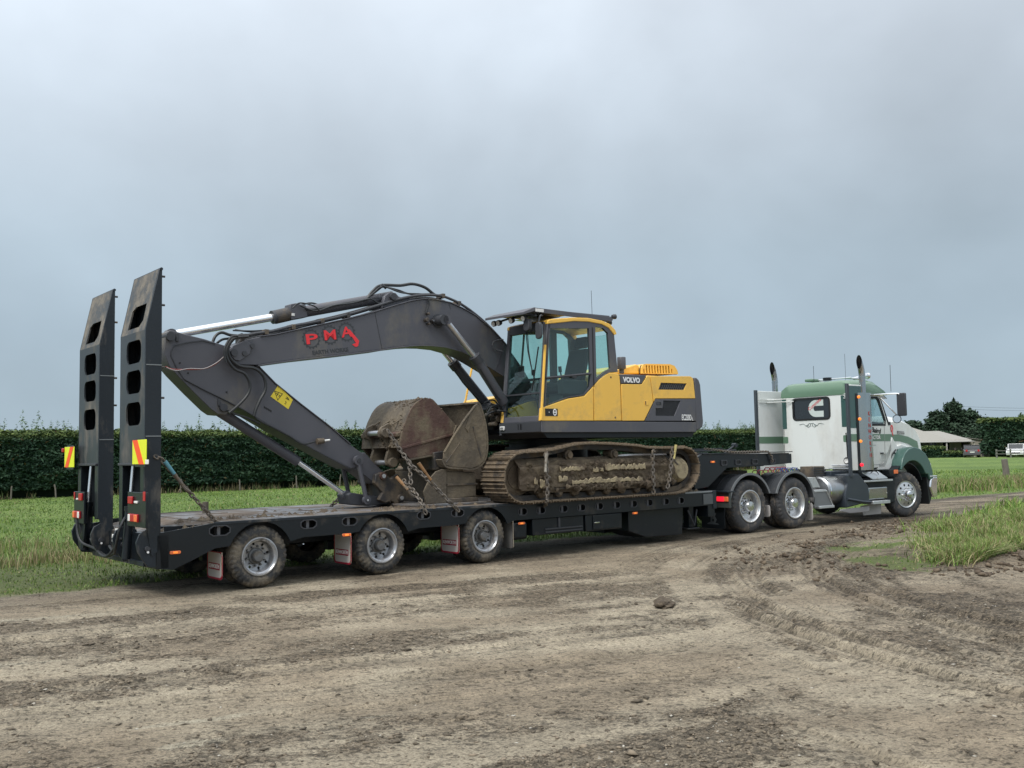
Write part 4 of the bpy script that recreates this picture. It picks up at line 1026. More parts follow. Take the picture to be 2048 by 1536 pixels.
for far in (0, 1):
    v0, v1 = (.02, .47) if not far else (W - .47, W - .02)
    flap(AX[2] + .55, v0, v1, .18, .62, word=False, m=M('dull_mudflap', (.16, .155, .15), .7, dirt=MUD))
    obj('flap_stay', MB().cyl((AX[2] + .545, v0 - .005 if not far else v1 + .005, .2), (AX[2] + .545, v0 - .005 if not far else v1 + .005, .64), .010, 6), m_chrome, TR)
# side lamps
def marker(u, z, v=-.012, far=False, parent=TR, frame=None):
    l = obj('marker_lamp', MB().ext(rrect(u - .07, u + .07, z - .02, z + .02, .018), v, v + .012), m_orange, parent, bevel=.004)
    obj('bulb', MB().box(u - .028, u + .028, v - .006, v, z - .012, z + .012), m_amberlit, l, bevel=.004)
marker(-1.13, .55)
marker(1.27, .60); marker(4.45, .565); marker(7.08, .585)
# toolboxes and lockers slung under the deck
b = obj('locker', MB().box(4.72, 5.86, .04, .55, .345, .615), m_black, TR, bevel=.01)
obj('locker_rail', MB().box(4.98, 5.82, .02, .04, .375, .395).box(4.98, 5.82, .02, .04, .425, .445), m_greyd, b); obj('locker_post', MB().box(5.27, 5.31, .02, .04, .45, .61), m_greyd, b)
b = obj('toolbox', MB().box(5.90, 6.78, .03, .55, .335, .615), m_black, TR, bevel=.012)
obj('toolbox_door', MB().box(6.06, 6.74, .012, .03, .36, .60), m_black, b, bevel=.006); obj('latch', MB().box(6.08, 6.2, -.004, .012, .465, .485), m_chrome, b, bevel=.004)
obj('locker', MB().box(3.3 + 1.0, 4.62, .04, .5, .30, .60), m_black, TR, bevel=.05)
# front: landing gear, spare carrier, front plate
b = obj('front_locker', MB().ext([(7.06, .61), (7.06, .26), (7.5, .12), (8.5, .10), (8.55, .61)], .14, .8), m_black, TR, bevel=.012)
obj('spare_carrier', MB().box(7.2, 8.4, .9, 1.9, .18, .6), m_blackclean, TR)
l = obj('landing_leg', MB().box(8.72, 8.86, .15, .29, .22, .86), m_black, TR, bevel=.01)
obj('brace', MB().tube([(8.66, .13, .55), (8.8, .10, .25), (8.92, .13, .55)], .02, 6, 1), m_greyd, l); obj('foot', MB().box(8.62, 8.96, .1, .36, .18, .215), m_black, l, bevel=.01)
obj('front_bulkhead', MB().box(9.1, 9.3, .0, W, .40, .90), m_black, TR, bevel=.008)
obj('corner_plate', MB().box(8.96, 9.3, -.014, .0, .64, .84), M('grey_primer', (.085, .095, .10), .5, var=.2), TR, bevel=.004); obj('corner_post', MB().box(9.24, 9.34, -.02, .07, .55, .90), m_ramp, TR, bevel=.006)
obj('edge_strip', MB().box(8.45, 9.28, -.008, .03, .868, .896), M('worn_edge', (.28, .30, .31), .4, metal=.4), TR)
# gooseneck
gn = T.uz(.2, (1400, 921), (1415, 911), (1604, 907), (1604, 929), (1560, 932), (1450, 936), (1404, 942))
gp = [(8.9, 1.46), (9.25, 1.60), (12.2, 1.56), (12.2, 1.36), (11.4, 1.33), (10.0, 1.31), (9.4, .95), (9.0, .92)]
for v in (.22, W - .3):
    obj('gooseneck_beam', MB().ext(gp, v, v + .08), m_black, TR, bevel=.008)
    obj('gooseneck_flange', MB().box(9.25, 12.2, v - .03, v + .12, 1.592, 1.61), m_ramp, TR, bevel=.004)
for k, u in enumerate((9.9, 10.35, 10.9, 11.5)):
    obj('pocket_rim', MB().plate(rrect(u - .09, u + .09, 1.36, 1.47, .02), [rrect(u - .07, u + .07, 1.38, 1.45, .02)], .20, .222), m_greyd, TR, smooth=False)
    obj('pocket_shade', MB().box(u - .07, u + .07, .216, .219, 1.38, 1.45), m_ink, TR)  # thin black plate: the opening's inner shade put into its colour
marker(9.55, 1.44, v=.205)
for k in range(9):
    obj('gooseneck_plate', MB().box(9.0 + k * .36, 9.35 + k * .36, .3, W - .3, 1.555, 1.575), m_deck, TR, bevel=.004)
obj('gooseneck_ramp', MB().add([(8.75, .35, 1.50), (9.3, .35, 1.62), (9.3, W - .35, 1.62), (8.75, W - .35, 1.50), (8.75, .35, 1.46), (9.3, .35, 1.58), (9.3, W - .35, 1.58), (8.75, W - .35, 1.46)], [(3, 2, 1, 0), (4, 5, 6, 7), (0, 1, 5, 4), (1, 2, 6, 5), (2, 3, 7, 6), (3, 0, 4, 7)][::-1]), m_deck, TR)
obj('gooseneck_web', MB().box(9.0, 9.08, .3, W - .3, .9, 1.55), m_black, TR)
obj('stake', MB().ext([(9.5, 1.66), (11.45, 1.66), (11.55, 1.71), (9.4, 1.70)], 1.5, 1.56), m_ramp, TR); obj('stake', MB().ext([(9.6, 1.645), (11.2, 1.645), (11.2, 1.68), (9.6, 1.68)], .9, .96), m_greyd, TR)
obj('lever', MB().tube([(10.55, .7, 1.60), (10.85, .7, 1.74), (10.93, .7, 1.76)], .02, 6, 1), m_ramp, TR); obj('lever_knob', MB().cyl((10.9, .66, 1.76), (10.9, .76, 1.76), .045, 10), m_ramp, TR)
obj('skid_plate', MB().box(10.4, 12.0, .8, W - .8, 1.30, 1.33), m_blackclean, TR)

# rear: hinge box, cylinders, lamps
obj('rear_crossmember', MB().ext([(0, .78), (W, .74), (W, .42), (W - .25, .36), (1.0, .36), (.0, .36)], -1.36, -1.2, 'u'), m_black, TR, bevel=.01)
obj('rear_step', MB().box(-1.40, -1.362, .35, W - .35, .37, .43), m_ramp, TR, bevel=.005)
m_rampback = M('dusty_ramp_back', (.030, .036, .043), .42, dirt=(.17, .155, .135), damt=.36, dsc=1.8, var=.35, stretch=(1, 1, .4))
def ramp(v0, v1):
    e = part_empty('ramp', TR, (0, 0, 0)); OFF[e.name] = OFF[TR.name]; e.location = (0, 0, 0)
    uf, ub = -1.31, -1.51; zt, zk, zb = 4.07, 3.30, 1.66
    side = [(uf, zt), (uf, .60), (-1.42, .52), (-1.48, .88), (ub, .92), (ub, zk), (uf - .035, zt)]
    for v in (v0, v1 - .03): obj('side_plate', MB().ext(side, v, v + .03), m_ramp, e, bevel=.004)
    vm = (v0 + v1) / 2 - .045; hw = .275
    # back plate with rounded openings; the top one sits in the bevelled tip
    hz = [(2.13, 2.42), (2.53, 2.82), (2.91, 3.20)]
    h = [rrect(vm - hw, vm + hw, a, b, .10) for a, b in hz]
    obj('back_plate', MB().plate([(v0 + .03, zb), (v1 - .03, zb), (v1 - .03, zk), (v0 + .03, zk)], h, ub, ub + .02, 'u'), m_rampback, e, smooth=False)
    mb = MB().plate([(v0 + .03, 0), (v1 - .03, 0), (v1 - .03, 1), (v0 + .03, 1)], [[(vm - hw * .95, .18), (vm - hw * .55, .08), (vm + hw, .08), (vm + hw * .95, .40), (vm + hw * .5, .46), (vm - hw * .9, .46)]], 0, .02, 'u')
    mb.v = [(ub + (uf - .035 - ub) * z + d, v, zk + (zt - zk) * z) for d, v, z in mb.v]
    obj('tip_plate', mb, M('scuffed_ramp_tip', (.05, .055, .06), .45, dirt=(.19, .17, .145), damt=.56, dsc=3, var=.3, bump=.15, bsc=30), e, smooth=False)
    obj('front_plate', MB().box(uf - .015, uf, v0 + .03, v1 - .03, 1.05, zt - .05), m_ramp, e)
    obj('tip_bar', MB().cyl((uf - .012, v0 - .01, zt), (uf - .012, v1 + .01, zt), .02, 8), m_ramp, e)
    for z in (1.68, 2.475, 2.865, 3.25):
        obj('rib', MB().box(ub + .02, uf - .02, v0 + .03, v1 - .03, z - .012, z + .012), m_black, e)
    obj('bottom_lip', MB().box(ub - .03, ub + .02, v0 + .05, v1 - .03, zb - .03, zb), m_greyd, e, bevel=.004)
    for z in (2.86, 1.98): obj('weld_seam', MB().box(ub + .01, uf, v0 - .004, v0, z, z + .012), M('bare_weld', (.2, .22, .23), .5), e)
    for k in range(24): obj('cleat', MB().box(uf, uf + .016, v0 + .05, v1 - .05, 1.0 + k * .125, 1.028 + k * .125), m_darksteel, e, bevel=.004)
    for z in (3.62, 2.84, 2.46, 3.98): obj('bolt', MB().cyl((uf - .01, v0 + .02, z), (uf + .04, v0 + .02, z), .014, 6), m_darksteel, e)
    # open lower bay: channels and the lifting cylinder
    obj('channel', MB().box(ub, ub + .2, v1 - .13, v1 - .03, 0.9, zb - .03), m_black, e, bevel=.006)
    obj('channel', MB().box(ub, ub + .2, v0 + .03, v0 + .16, 0.9, zb - .03), m_black, e, bevel=.006)
    obj('bay_panel', MB().box(-1.36, -1.34, v0 + .1, v1 - .1, .9, zb), m_blackclean, e)
    return e
r1 = ramp(.0, .96); r2 = ramp(1.85, 2.80)
def ram_cyl(v):
    c = obj('ramp_cylinder', MB().cyl((-1.53, v, .46), (-1.49, v, 1.08), .055, 14).cyl((-1.49, v, 1.06), (-1.49, v, 1.12), .065, 14), m_black, TR)
    obj('rod', MB().cyl((-1.49, v, 1.11), (-1.45, v, 1.64), .022, 12), m_rod, c)
ram_cyl(.60); ram_cyl(2.38)
for v in (.03, .93, 1.87, 2.77):
    h = obj('hinge_lug', MB().ext([(-1.60, .70), (-1.56, .80), (-1.45, .86), (-1.30, .80), (-1.24, .55), (-1.3, .38), (-1.46, .40), (-1.58, .58)], v - .018, v + .018), m_ramp, TR, bevel=.004)
    obj('hinge_pin', MB().cyl((-1.47, v - .05, .62), (-1.47, v + .05, .62), .03, 12).cyl((-1.47, v - .055, .62), (-1.47, v - .05, .62), .012, 8), m_greyd, h)
    obj('pin_head', MB().cyl((-1.47, v - .062, .58), (-1.47, v - .054, .58), .014, 8), m_inkwhite, h)
# lamp brackets
def lamp_group(vb0, vb1, zb0, zb1, seq, q, z0, z1, up, rf, wl):
    b = obj('lamp_bracket', MB().box(-1.60, -1.57, vb0, vb1, zb0, zb1), m_black, TR, bevel=.006)
    cl = obj('tail_lamp', MB().box(-1.62, -1.60, q - sum(w for m, w in seq), q, z0, z1), m_red, b, bevel=.004)
    for m, w in seq:
        obj('lens', MB().box(-1.630, -1.62, q - w + .005, q - .005, z0 + .006, z1 - .006), m, cl, bevel=.005); q -= w
    obj('brake_lamp', MB().box(-1.625, -1.60, *up), m_red, b, bevel=.008); obj('reflector', MB().box(-1.61, -1.60, *rf), m_red, b, bevel=.003); obj('plate_lamp', MB().box(-1.62, -1.60, *wl), m_whlens, b, bevel=.005)
lamp_group(-.32, .34, .89, 1.31, ((m_whlens, .08), (m_red, .14), (m_orange, .11)), .25, .95, 1.045, (.11, .27, 1.165, 1.255), (-.31, -.24, 1.21, 1.32), (-.06, .05, 1.175, 1.205))
lamp_group(2.18, 2.66, .83, 1.27, ((m_orange, .10), (m_red, .13), (m_whlens, .09)), 2.64, .90, 1.0, (2.22, 2.37, 1.15, 1.25), (2.60, 2.645, 1.16, 1.26), (2.42, 2.50, 1.155, 1.18))
obj('light_stay', MB().ext([(2.66, .84), (2.22, .84), (2.3, .5), (2.5, .46)], -1.57, -1.54, 'u'), m_black, TR)
# hazard panels: real sheets with one diagonal band each
def hazard(v0, v1, z0, z1, u, lean):
    p = obj('hazard_panel', MB().box(u, u + .012, v0, v1, z0, z1), m_hazy, TR, bevel=.004)
    w = v1 - v0; bw = w * .36
    if lean > 0: q = [(v1 - .02 * w, z1), (v1 - .02 * w - bw, z1), (v0 + .14 * w, z0), (v0 + .14 * w + bw, z0)]
    else: q = [(v0 + .03 * w, z1), (v0 + .03 * w + bw, z1), (v1 - .06 * w, z0), (v1 - .06 * w - bw, z0)]
    obj('orange_band', MB().ext(q, u - .003, u - .0002, 'u'), m_hazr, p)
    obj('backing', MB().box(u + .013, u + .05, v0 + .06, v1 - .06, z0 - .03, z1 + .02), m_black, p)
hazard(-.31, .18, 1.645, 1.94, -1.60, 1); hazard(2.70, 3.18, 1.61, 1.905, -1.60, -1)
obj('reflector', MB().box(-1.612, -1.60, -.42, -.315, 1.645, 1.70), m_whlens, TR, bevel=.004)
obj('corner_lamp', MB().box(-1.63, -1.60, 3.17, 3.24, 1.83, 1.89), m_red, TR, bevel=.01)
# licence plate, hoses
obj('number_plate', MB().box(-1.44, -1.425, 1.12, 1.34, .60, .80), m_whlens, TR, bevel=.004); obj('number_plate', MB().box(-1.44, -1.425, 1.40, 1.47, .62, .72), m_whlens, TR, bevel=.004)
for i, pts in enumerate(([(-1.52, .62, 1.0), (-1.62, .56, .85), (-1.62, .75, .56), (-1.52, 1.1, .50), (-1.46, 1.5, .56)], [(-1.5, 2.55, 1.2), (-1.6, 2.5, .9), (-1.6, 2.35, .6), (-1.5, 2.0, .5), (-1.46, 1.6, .42), (-1.48, 1.2, .5)], [(-1.5, .9, .7), (-1.55, 1.3, .45), (-1.5, 1.9, .48), (-1.5, 2.2, .62)], [(-1.5, 2.5, 1.25), (-1.58, 2.46, .85), (-1.52, 2.4, .55)])):
    obj('hose', MB().tube(pts, .018, 7, 5), m_hose, TR)
# short stake post on the deck's far edge that a chain hooks to
uu, vv = -.05, 1.95
obj('stake_post', MB().cyl((.06, 2.02, .87), (.06, 2.02, 1.06), .045, 12), M('stake_steel', (.12, .11, .09), .7, dirt=MUD), TR)
# ------------------------------------------------------------------ excavator
EX = root('crawler_excavator', T, (6.3, 1.4, DK), 'yellow and grey crawler excavator chained on the low loader, boom folded to the rear', 'excavator')
TN, TFV = -.17, 2.97          # outer faces of the two tracks
def inset(p, d):
    return p
# --- crawler tracks: closed belt path, one shoe object per link
path = [(4.50, .905), (8.05, .905), (8.30, .93), (8.52, 1.03), (8.66, 1.18), (8.71, 1.36), (8.66, 1.54), (8.54, 1.66), (8.36, 1.72), (7.9, 1.725), (7.35, 1.735), (7.0, 1.78), (6.4, 1.815), (5.95, 1.828), (5.6, 1.82), (5.3, 1.775), (5.0, 1.725), (4.7, 1.705), (4.40, 1.70), (4.22, 1.66), (4.08, 1.56), (4.0, 1.40), (3.995, 1.22), (4.06, 1.06), (4.2, .95), (4.34, .91)]
def resample(path, step):
    P = [Vector((a, 0, b)) for a, b in path]; P.append(P[0]); L = [0]
    for i in range(1, len(P)): L.append(L[-1] + (P[i] - P[i - 1]).length)
    n = round(L[-1] / step); out = []
    for k in range(n):
        s = L[-1] * k / n; i = max(j for j in range(len(L) - 1) if L[j] <= s); t = (s - L[i]) / (L[i + 1] - L[i]); p = P[i].lerp(P[i + 1], t); out.append(p)
    return out, L[-1] / n
def shoe_mesh(seed):
    r = random.Random(seed); mb = MB(); w = .30; j = lambda a: r.uniform(-a, a)
    hh = .088
    pr = [(-hh, -.012), (-hh, .010), (-hh + .012, .034 + j(.004)), (-hh + .028, .010), (-.012, .010), (-.004, .030 + j(.004)), (.008, .010), (hh - .03, .010), (hh - .018, .032 + j(.004)), (hh - .004, .010), (hh, -.012)]
    pr = [(a, b) for a, b in pr]
    return mesh_from('track_shoe', MB().ext(pr, -w, w), m_mudshoe)
shoes = [shoe_mesh(i) for i in range(4)]
pts, stp = resample(path, .19)
cent = Vector((6.3, 0, 1.35))
for side, vc in (('near', TN + .31), ('far', TFV - .31)):
    te = part_empty('crawler_track', EX, (0, 0, 0)); OFF[te.name] = OFF[EX.name]; te.location = (0, 0, 0)
    n = len(pts)
    for i in range(n):
        d = (pts[(i + 1) % n] - pts[i - 1]).normalized()       # travel direction, anticlockwise seen from the near side
        ang = atan2(d.z, d.x)
        o = bpy.data.objects.new('track_shoe', shoes[i % 4]); COL.objects.link(o); o.parent = te
        o.location = (pts[i].x - 6.3, vc - 1.4 + random.uniform(-.004, .004), pts[i].z - DK + 0)
        # local +z must face outwards
        o.rotation_euler = (0, -(ang + pi), 0)
    # link chain under the shoes
    inner = []
    for i in range(n):
        d = (pts[(i + 1) % n] - pts[i - 1]).normalized(); nr = Vector((-d.z, 0, d.x)); inner.append(pts[i] + nr * .055)
    for dv in (-.09, .09):
        mb = MB(); vs = []; m = len(inner)
        for k in range(m):
            d = (pts[(k + 1) % m] - pts[k - 1]).normalized(); nr = Vector((-d.z, 0, d.x))
            for (a, b) in ((0, -.02), (0, .02), (.085, .02), (.085, -.02)):
                q = pts[k] + nr * (.012 + a); vs.append((q.x, vc + dv + b, q.z))
        fs = []
        for k in range(m):
            for a in range(4): fs.append((4 * k + a, 4 * k + (a + 1) % 4, 4 * ((k + 1) % m) + (a + 1) % 4, 4 * ((k + 1) % m) + a))
        obj('track_chain', MB().add(vs, fs), m_darksteel, te, smooth=False)
    s = -1 if side == 'near' else 1
    vo = vc + s * .20       # outer face of the track frame
    # track frame with sloping top, caked in mud
    fp = [(4.75, 1.03), (7.95, 1.03), (7.95, 1.34), (7.75, 1.50), (7.2, 1.56), (5.2, 1.56), (4.95, 1.48), (4.75, 1.36)]
    obj('track_frame', MB().ext(fp, vo, vc - s * .25), m_mud, EX)
    # rough mud skin over the frame face
    nu, nz = 120, 22; vs = []
    U = np.linspace(4.35, 7.98, nu); Zs = np.linspace(1.12, 1.60, nz)
    for a in U:
        for b in Zs:
            q = float(fbm(np.array(a * 4.1), np.array(b * 7 + (0 if side == 'near' else 9)), 5, .55)); q2 = float(fbm(np.array(a * 1.1), np.array(b * 2.2), 2))
            slope = max(0, (b - 1.44)) * 1.0
            vs.append((a, vo + s * (.010 + .085 * (q - .28) + .03 * q2) - s * slope, b))
    obj('caked_mud', MB().add(vs, [(i * nz + j, (i + 1) * nz + j, (i + 1) * nz + j + 1, i * nz + j + 1) for i in range(nu - 1) for j in range(nz - 1)]), m_mud, EX, ang=80)
    # idler guard, lower rail, rollers
    obj('idler', MB().lathe((4.42, vc, 1.305), (0, 1, 0), [(-.09, .2), (-.09, .30), (-.045, .30), (-.04, .325), (.04, .325), (.045, .30), (.09, .30), (.09, .2)], 36, closed=True).cyl((4.42, vc - .1, 1.305), (4.42, vc + .1, 1.305), .2, 24), m_mud, EX)
    obj('idler_guard', MB().ext(rrect(4.36, 4.95, 1.08, 1.50, .06), vo - s * .02, vo + s * .025), m_mud, EX, bevel=.01)
    obj('lower_rail', MB().ext([(4.75, 1.075), (8.0, 1.075), (8.0, 1.12), (4.75, 1.12)], vo + s * .03, vo - s * .02), m_darksteel, EX, bevel=.006)
    for k in range(9):
        u = 4.88 + k * .375; obj('bottom_roller', MB().lathe((u, vc, 1.03), (0, 1, 0), [(-.2, .0), (-.2, .045), (-.17, .085), (-.1, .09), (-.1, .075), (.1, .075), (.1, .09), (.17, .085), (.2, .045), (.2, 0)], 20), m_mudshoe, EX)
    for u in (5.5, 6.58):
        obj('carrier_roller', MB().lathe((u, vc + s * .04, 1.64), (0, s, 0), [(-.1, .07), (.04, .07), (.05, .088), (.12, .088), (.13, .06), (.165, .055), (.166, 0)], 20), m_mudshoe, EX)
        obj('roller_bracket', MB().box(u - .05, u + .05, vc - .1, vc + .1, 1.5, 1.6), m_mud, EX)
    # sprocket and final drive
    sp = obj('sprocket', MB().ext([(8.28 + (r_ := (.335 if (k % 4) in (1, 2) else .28)) * cos(2 * pi * k / 84), 1.325 + r_ * sin(2 * pi * k / 84)) for k in range(84)], vc - .03, vc + .03), m_darksteel, EX)
    obj('final_drive', MB().lathe((8.28, vc, 1.325), (0, s, 0), [(-.2, .2), (.06, .24), (.14, .235), (.20, .20), (.235, .17), (.24, .0)], 28), M('pale_dried_mud', (.36, .30, .19), .9, dirt=(.14, .11, .08), damt=.42, dsc=5, bump=.8, bsc=14), EX)
    obj('drive_cover', MB().lathe((8.0, vo - s * .05, 1.34), (0, s, 0), [(0, .0), (.05, .11), (.07, .1), (.08, 0)][::-1], 20), m_mud, EX)
def face_crumbs(n, u0, u1, z0, z1, vf, par, sc=.009, name='mud_crumbs', tri5=True):
    u = RNG.uniform(u0, u1, n); z = z0 + (z1 - z0) * RNG.random(n); k = fbm(u * 2.3 + 3, z * 6, 4) > .45; u, z = u[k], z[k]; n = len(u)
    b_ = np.array([[1, 0, 0], [-.5, 0, .87], [-.5, 0, -.87], [0, -.9, 0]], float)
    P_ = b_[None] * RNG.uniform(.5, 1.4, (n, 4, 1)) * RNG.gamma(1.7, sc, n)[:, None, None] + np.stack([u, np.full(n, vf), z], -1)[:, None] - np.array(OFF[par.name])
    f_ = np.array([[0, 1, 3], [1, 2, 3], [2, 0, 3]]); o = np_mesh(name, P_.reshape(-1, 3), (f_[None] + (np.arange(n) * 4)[:, None, None]).reshape(-1, 3), m_mud, par); o['kind'] = 'stuff'
face_crumbs(5200, 4.5, 7.95, 1.12, 1.52, -.09, EX, .010)
face_crumbs(1500, 4.8, 8.0, 1.05, 1.14, -.135, EX, .012)
# pale dried smears along the near frame (their own thin crust)
def crust(pts_, v0, th=.012):
    obj('dried_mud_crust', MB().ext(pts_, v0, v0 - th), M('pale_dried_mud', (.36, .30, .19), .9), EX, bevel=.006)
rs = random.Random(8)
for (u0, u1, zc, hgt, k) in ((5.2, 5.75, 1.40, .035, 7), (5.95, 6.2, 1.37, .04, 4), (6.25, 7.25, 1.40, .05, 12), (5.15, 5.35, 1.24, .04, 3), (5.45, 7.15, 1.185, .045, 12), (4.74, 4.84, 1.17, .06, 2), (4.62, 4.68, 1.22, .05, 2)):
    k = k * 3; top = [(u0 + (u1 - u0) * i / k + rs.uniform(-.01, .01), zc + hgt * (rs.uniform(-.3, 1.0) + 1.1 * float(fbm(np.array(u0 + i * .45), np.array(zc), 3)))) for i in range(k + 1)]; bot = [(u0 + (u1 - u0) * i / k, zc - hgt * (rs.uniform(.0, .5) + .7 * float(fbm(np.array(i * .5), np.array(zc * 7), 2)))) for i in range(k + 1)]
    crust(bot + top[::-1], -.118 if zc > 1.3 else -.135, .02)
# --- carbody and turntable
obj('carbody', MB().plate([(5.0, .5), (7.6, .5), (7.6, 2.3), (5.0, 2.3)], [], 1.22, 1.55, 'z').box(5.6, 7.0, .2, 2.6, 1.28, 1.5), m_mud, EX, bevel=.02)
obj('slew_ring', MB().cyl((6.3, 1.4, 1.55), (6.3, 1.4, 1.98), .72, 40).cyl((6.3, 1.4, 1.74), (6.3, 1.4, 1.80), .80, 40).cyl((6.3, 1.4, 1.86), (6.3, 1.4, 1.90), .80, 40), m_blackclean, EX)
# --- upper frame
fb = MB().ext(rrect(4.88, 8.80, 2.03, 2.205, .02), -.05, 1.03).ext(rrect(5.55, 8.80, 2.03, 2.205, .02), 1.8, 2.85).box(4.95, 8.78, 1.0, 1.85, 2.02, 2.18)
obj('deck_frame', MB().ext(rrect(4.875, 8.78, 2.02, 2.205, .02), -.05, 1.03), m_grey, EX, bevel=.006)
obj('deck_frame', MB().ext(rrect(5.55, 8.78, 2.02, 2.205, .02), 1.8, 2.85), m_grey, EX, bevel=.006)
obj('belly_plate', MB().ext([(4.95, 2.02), (5.05, 1.93), (8.7, 1.93), (8.78, 2.02)], .0, 2.8), m_blackclean, EX)
obj('boom_bracket', MB().ext([(4.9, 2.0), (5.2, 2.45), (5.6, 2.75), (5.95, 2.6), (6.1, 2.0)], 1.02, 1.09), m_greyd, EX); obj('boom_bracket', MB().ext([(4.9, 2.0), (5.2, 2.45), (5.6, 2.75), (5.95, 2.6), (6.1, 2.0)], 1.71, 1.78), m_greyd, EX)
# base of the cab front with step and lamp
ub = 4.875
lb = obj('front_skirt', MB().box(ub - .03, ub, -.04, 1.02, 2.03, 2.20), m_greyd, EX, bevel=.004)
obj('work_lamp', MB().ext(rrect(.86, .98, 2.075, 2.15, .02), ub - .05, ub - .028, 'u'), m_whlens, lb, bevel=.004)
for z in (2.085, 2.115): obj('lamp_bar', MB().box(ub - .056, ub - .05, .88, .965, z, z + .012), m_greyd, lb)
for v in (.50, .44, .42): obj('slot_shade', MB().box(ub - .036, ub - .03, v, v + .012, 2.08, 2.17), m_ink, lb)  # raised black strips, the shade of slots put into their colour
# --- body side panels on the near side
V0, V1 = -.05, .01
Z = lambda *p: T.uz(-.05, *p)
obj('body_core', MB().box(6.74, 8.74, .015, 2.79, 2.21, 3.03), m_blackclean, EX)
obj('rear_side_panel', MB().ext(Z((1188.3, 841.5), (1188.3, 771.5), (1199, 759), (1210.5, 750), (1217, 746.3), (1224, 745.5), (1236, 747.5), (1239.5, 752), (1241, 768), (1243, 841.5)), V0, V1 + .5), m_yel, EX, bevel=.012, seg=3)
gp = obj('badge_panel', MB().ext(Z((1240, 748.5), (1293, 750.8), (1283.2, 767.2), (1242, 767)), V0, V1 + .3), m_grey, EX, bevel=.006)
dr = obj('side_door', MB().ext(Z((1242.8, 768.2), (1284, 768.4), (1294.5, 751.6), (1299.8, 752), (1305, 791), (1306.5, 805), (1288.5, 841.6), (1244.5, 841.6)), V0, V1 + .3), m_yel, EX, bevel=.008)
ph = Z((1322, 765.5), (1374, 767), (1368, 780), (1317, 779.2))
dp = obj('side_door', MB().plate(Z((1301, 752.2), (1380, 752.4), (1385, 755.5), (1387, 762), (1390.6, 796.6), (1311, 796.8), (1307.6, 803.5), (1306.4, 793)), [ph], V0, V1 + .05), m_yel, EX, bevel=.004)
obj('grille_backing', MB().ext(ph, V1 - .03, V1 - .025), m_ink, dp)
for k in range(13):
    a = ph[3][0] + (ph[2][0] - ph[3][0]) * (k + .5) / 13; b = ph[0][0] + (ph[1][0] - ph[0][0]) * (k + .5) / 13
    obj('grille_bar', MB().tube([(a, V0 + .012, ph[3][1]), (b, V0 + .012, ph[0][1])], .006, 5, 1), m_greyd, dp)
for k in range(4): z = ph[3][1] + (ph[0][1] - ph[3][1]) * (k + .5) / 4; obj('grille_bar', MB().box(ph[3][0] + .02, ph[1][0] - .03, V0 + .014, V0 + .022, z - .005, z + .005), m_greyd, dp)
mh = Z((1327, 801), (1361.5, 801.8), (1349, 832), (1311.5, 831.5), (1311.5, 816.5), (1325.5, 816.2))
dg = obj('side_door', MB().plate(Z((1312, 797.9), (1391, 797.7), (1391.7, 841.6), (1290, 841.7)), [mh], V0, V1 + .05), m_grey, EX, bevel=.004)
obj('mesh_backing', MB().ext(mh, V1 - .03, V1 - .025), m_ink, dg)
us = [p[0] for p in mh]; zs = [p[1] for p in mh]
for k in range(14):
    z = min(zs) + (max(zs) - min(zs)) * (k + .5) / 14; ur = np.interp(z, [mh[2][1], mh[1][1]], [mh[2][0], mh[1][0]]); ul = mh[3][0] if z < mh[4][1] else mh[0][0]
    obj('mesh_wire', MB().box(ul, ur, V0 + .016, V0 + .021, z - .0035, z + .0035), m_greyd, dg)
for k in range(24):
    u = min(us) + (max(us) - min(us)) * (k + .5) / 24; zt = mh[4][1] if u < mh[0][0] else mh[1][1]; zb_ = mh[3][1] if u < mh[2][0] else np.interp(u, [mh[2][0], mh[1][0]], [mh[2][1], mh[1][1]])
    obj('mesh_wire', MB().box(u - .0035, u + .0035, V0 + .018, V0 + .023, zb_, zt), m_greyd, dg)
a = Z((1312.5, 803))[0]; obj('door_handle', MB().ext(rrect(a[0] - .0, a[0] + .13, a[1] - .06, a[1] + .0, .01), V0 - .006, V0), m_greyd, dg, bevel=.003); obj('recess_shade', MB().box(a[0] + .09, a[0] + .11, V0 - .009, V0 - .0065, a[1] - .055, a[1] - .012), m_ink, dg)  # black box on the handle: shade of its hollow put into colour
a = Z((1289, 801))[0]; obj('door_handle', MB().ext(rrect(a[0], a[0] + .10, a[1] - .085, a[1], .008), V0 - .006, V0), m_yel, dr, bevel=.003); obj('recess_shade', MB().box(a[0] + .01, a[0] + .03, V0 - .009, V0 - .0065, a[1] - .075, a[1] - .01), m_rust, dr)  # brown box stands for the shade in the handle's hollow
for p in ((1221.5, 754.5), (1230.5, 835)):
    a = Z(p)[0]; obj('panel_bolt', MB().cyl((a[0], V0 - .004, a[1]), (a[0], V0 + .004, a[1]), .017, 8), m_rust, EX)
# lettering on the body
c = Z((1263, 760.5))[0]; letters('VOLVO', .125, m_inkwhite, gp, lambda x, y, d: (c[0] + x, V0 - .002 - d, c[1] + y), bold=.0055, width=.44, spacing=1.0, name='badge_lettering')
c = Z((1374.5, 835.5))[0]; letters('EC220D', .15, m_inkwhite, dg, lambda x, y, d: (c[0] - .02 + x, V0 - .002 - d, c[1] + y), bold=.0022, width=.27, name='model_lettering')
letters('L', .075, m_inkwhite, dg, lambda x, y, d: (c[0] + .145 + x, V0 - .002 - d, c[1] - .025 + y), bold=.002, name='model_lettering')
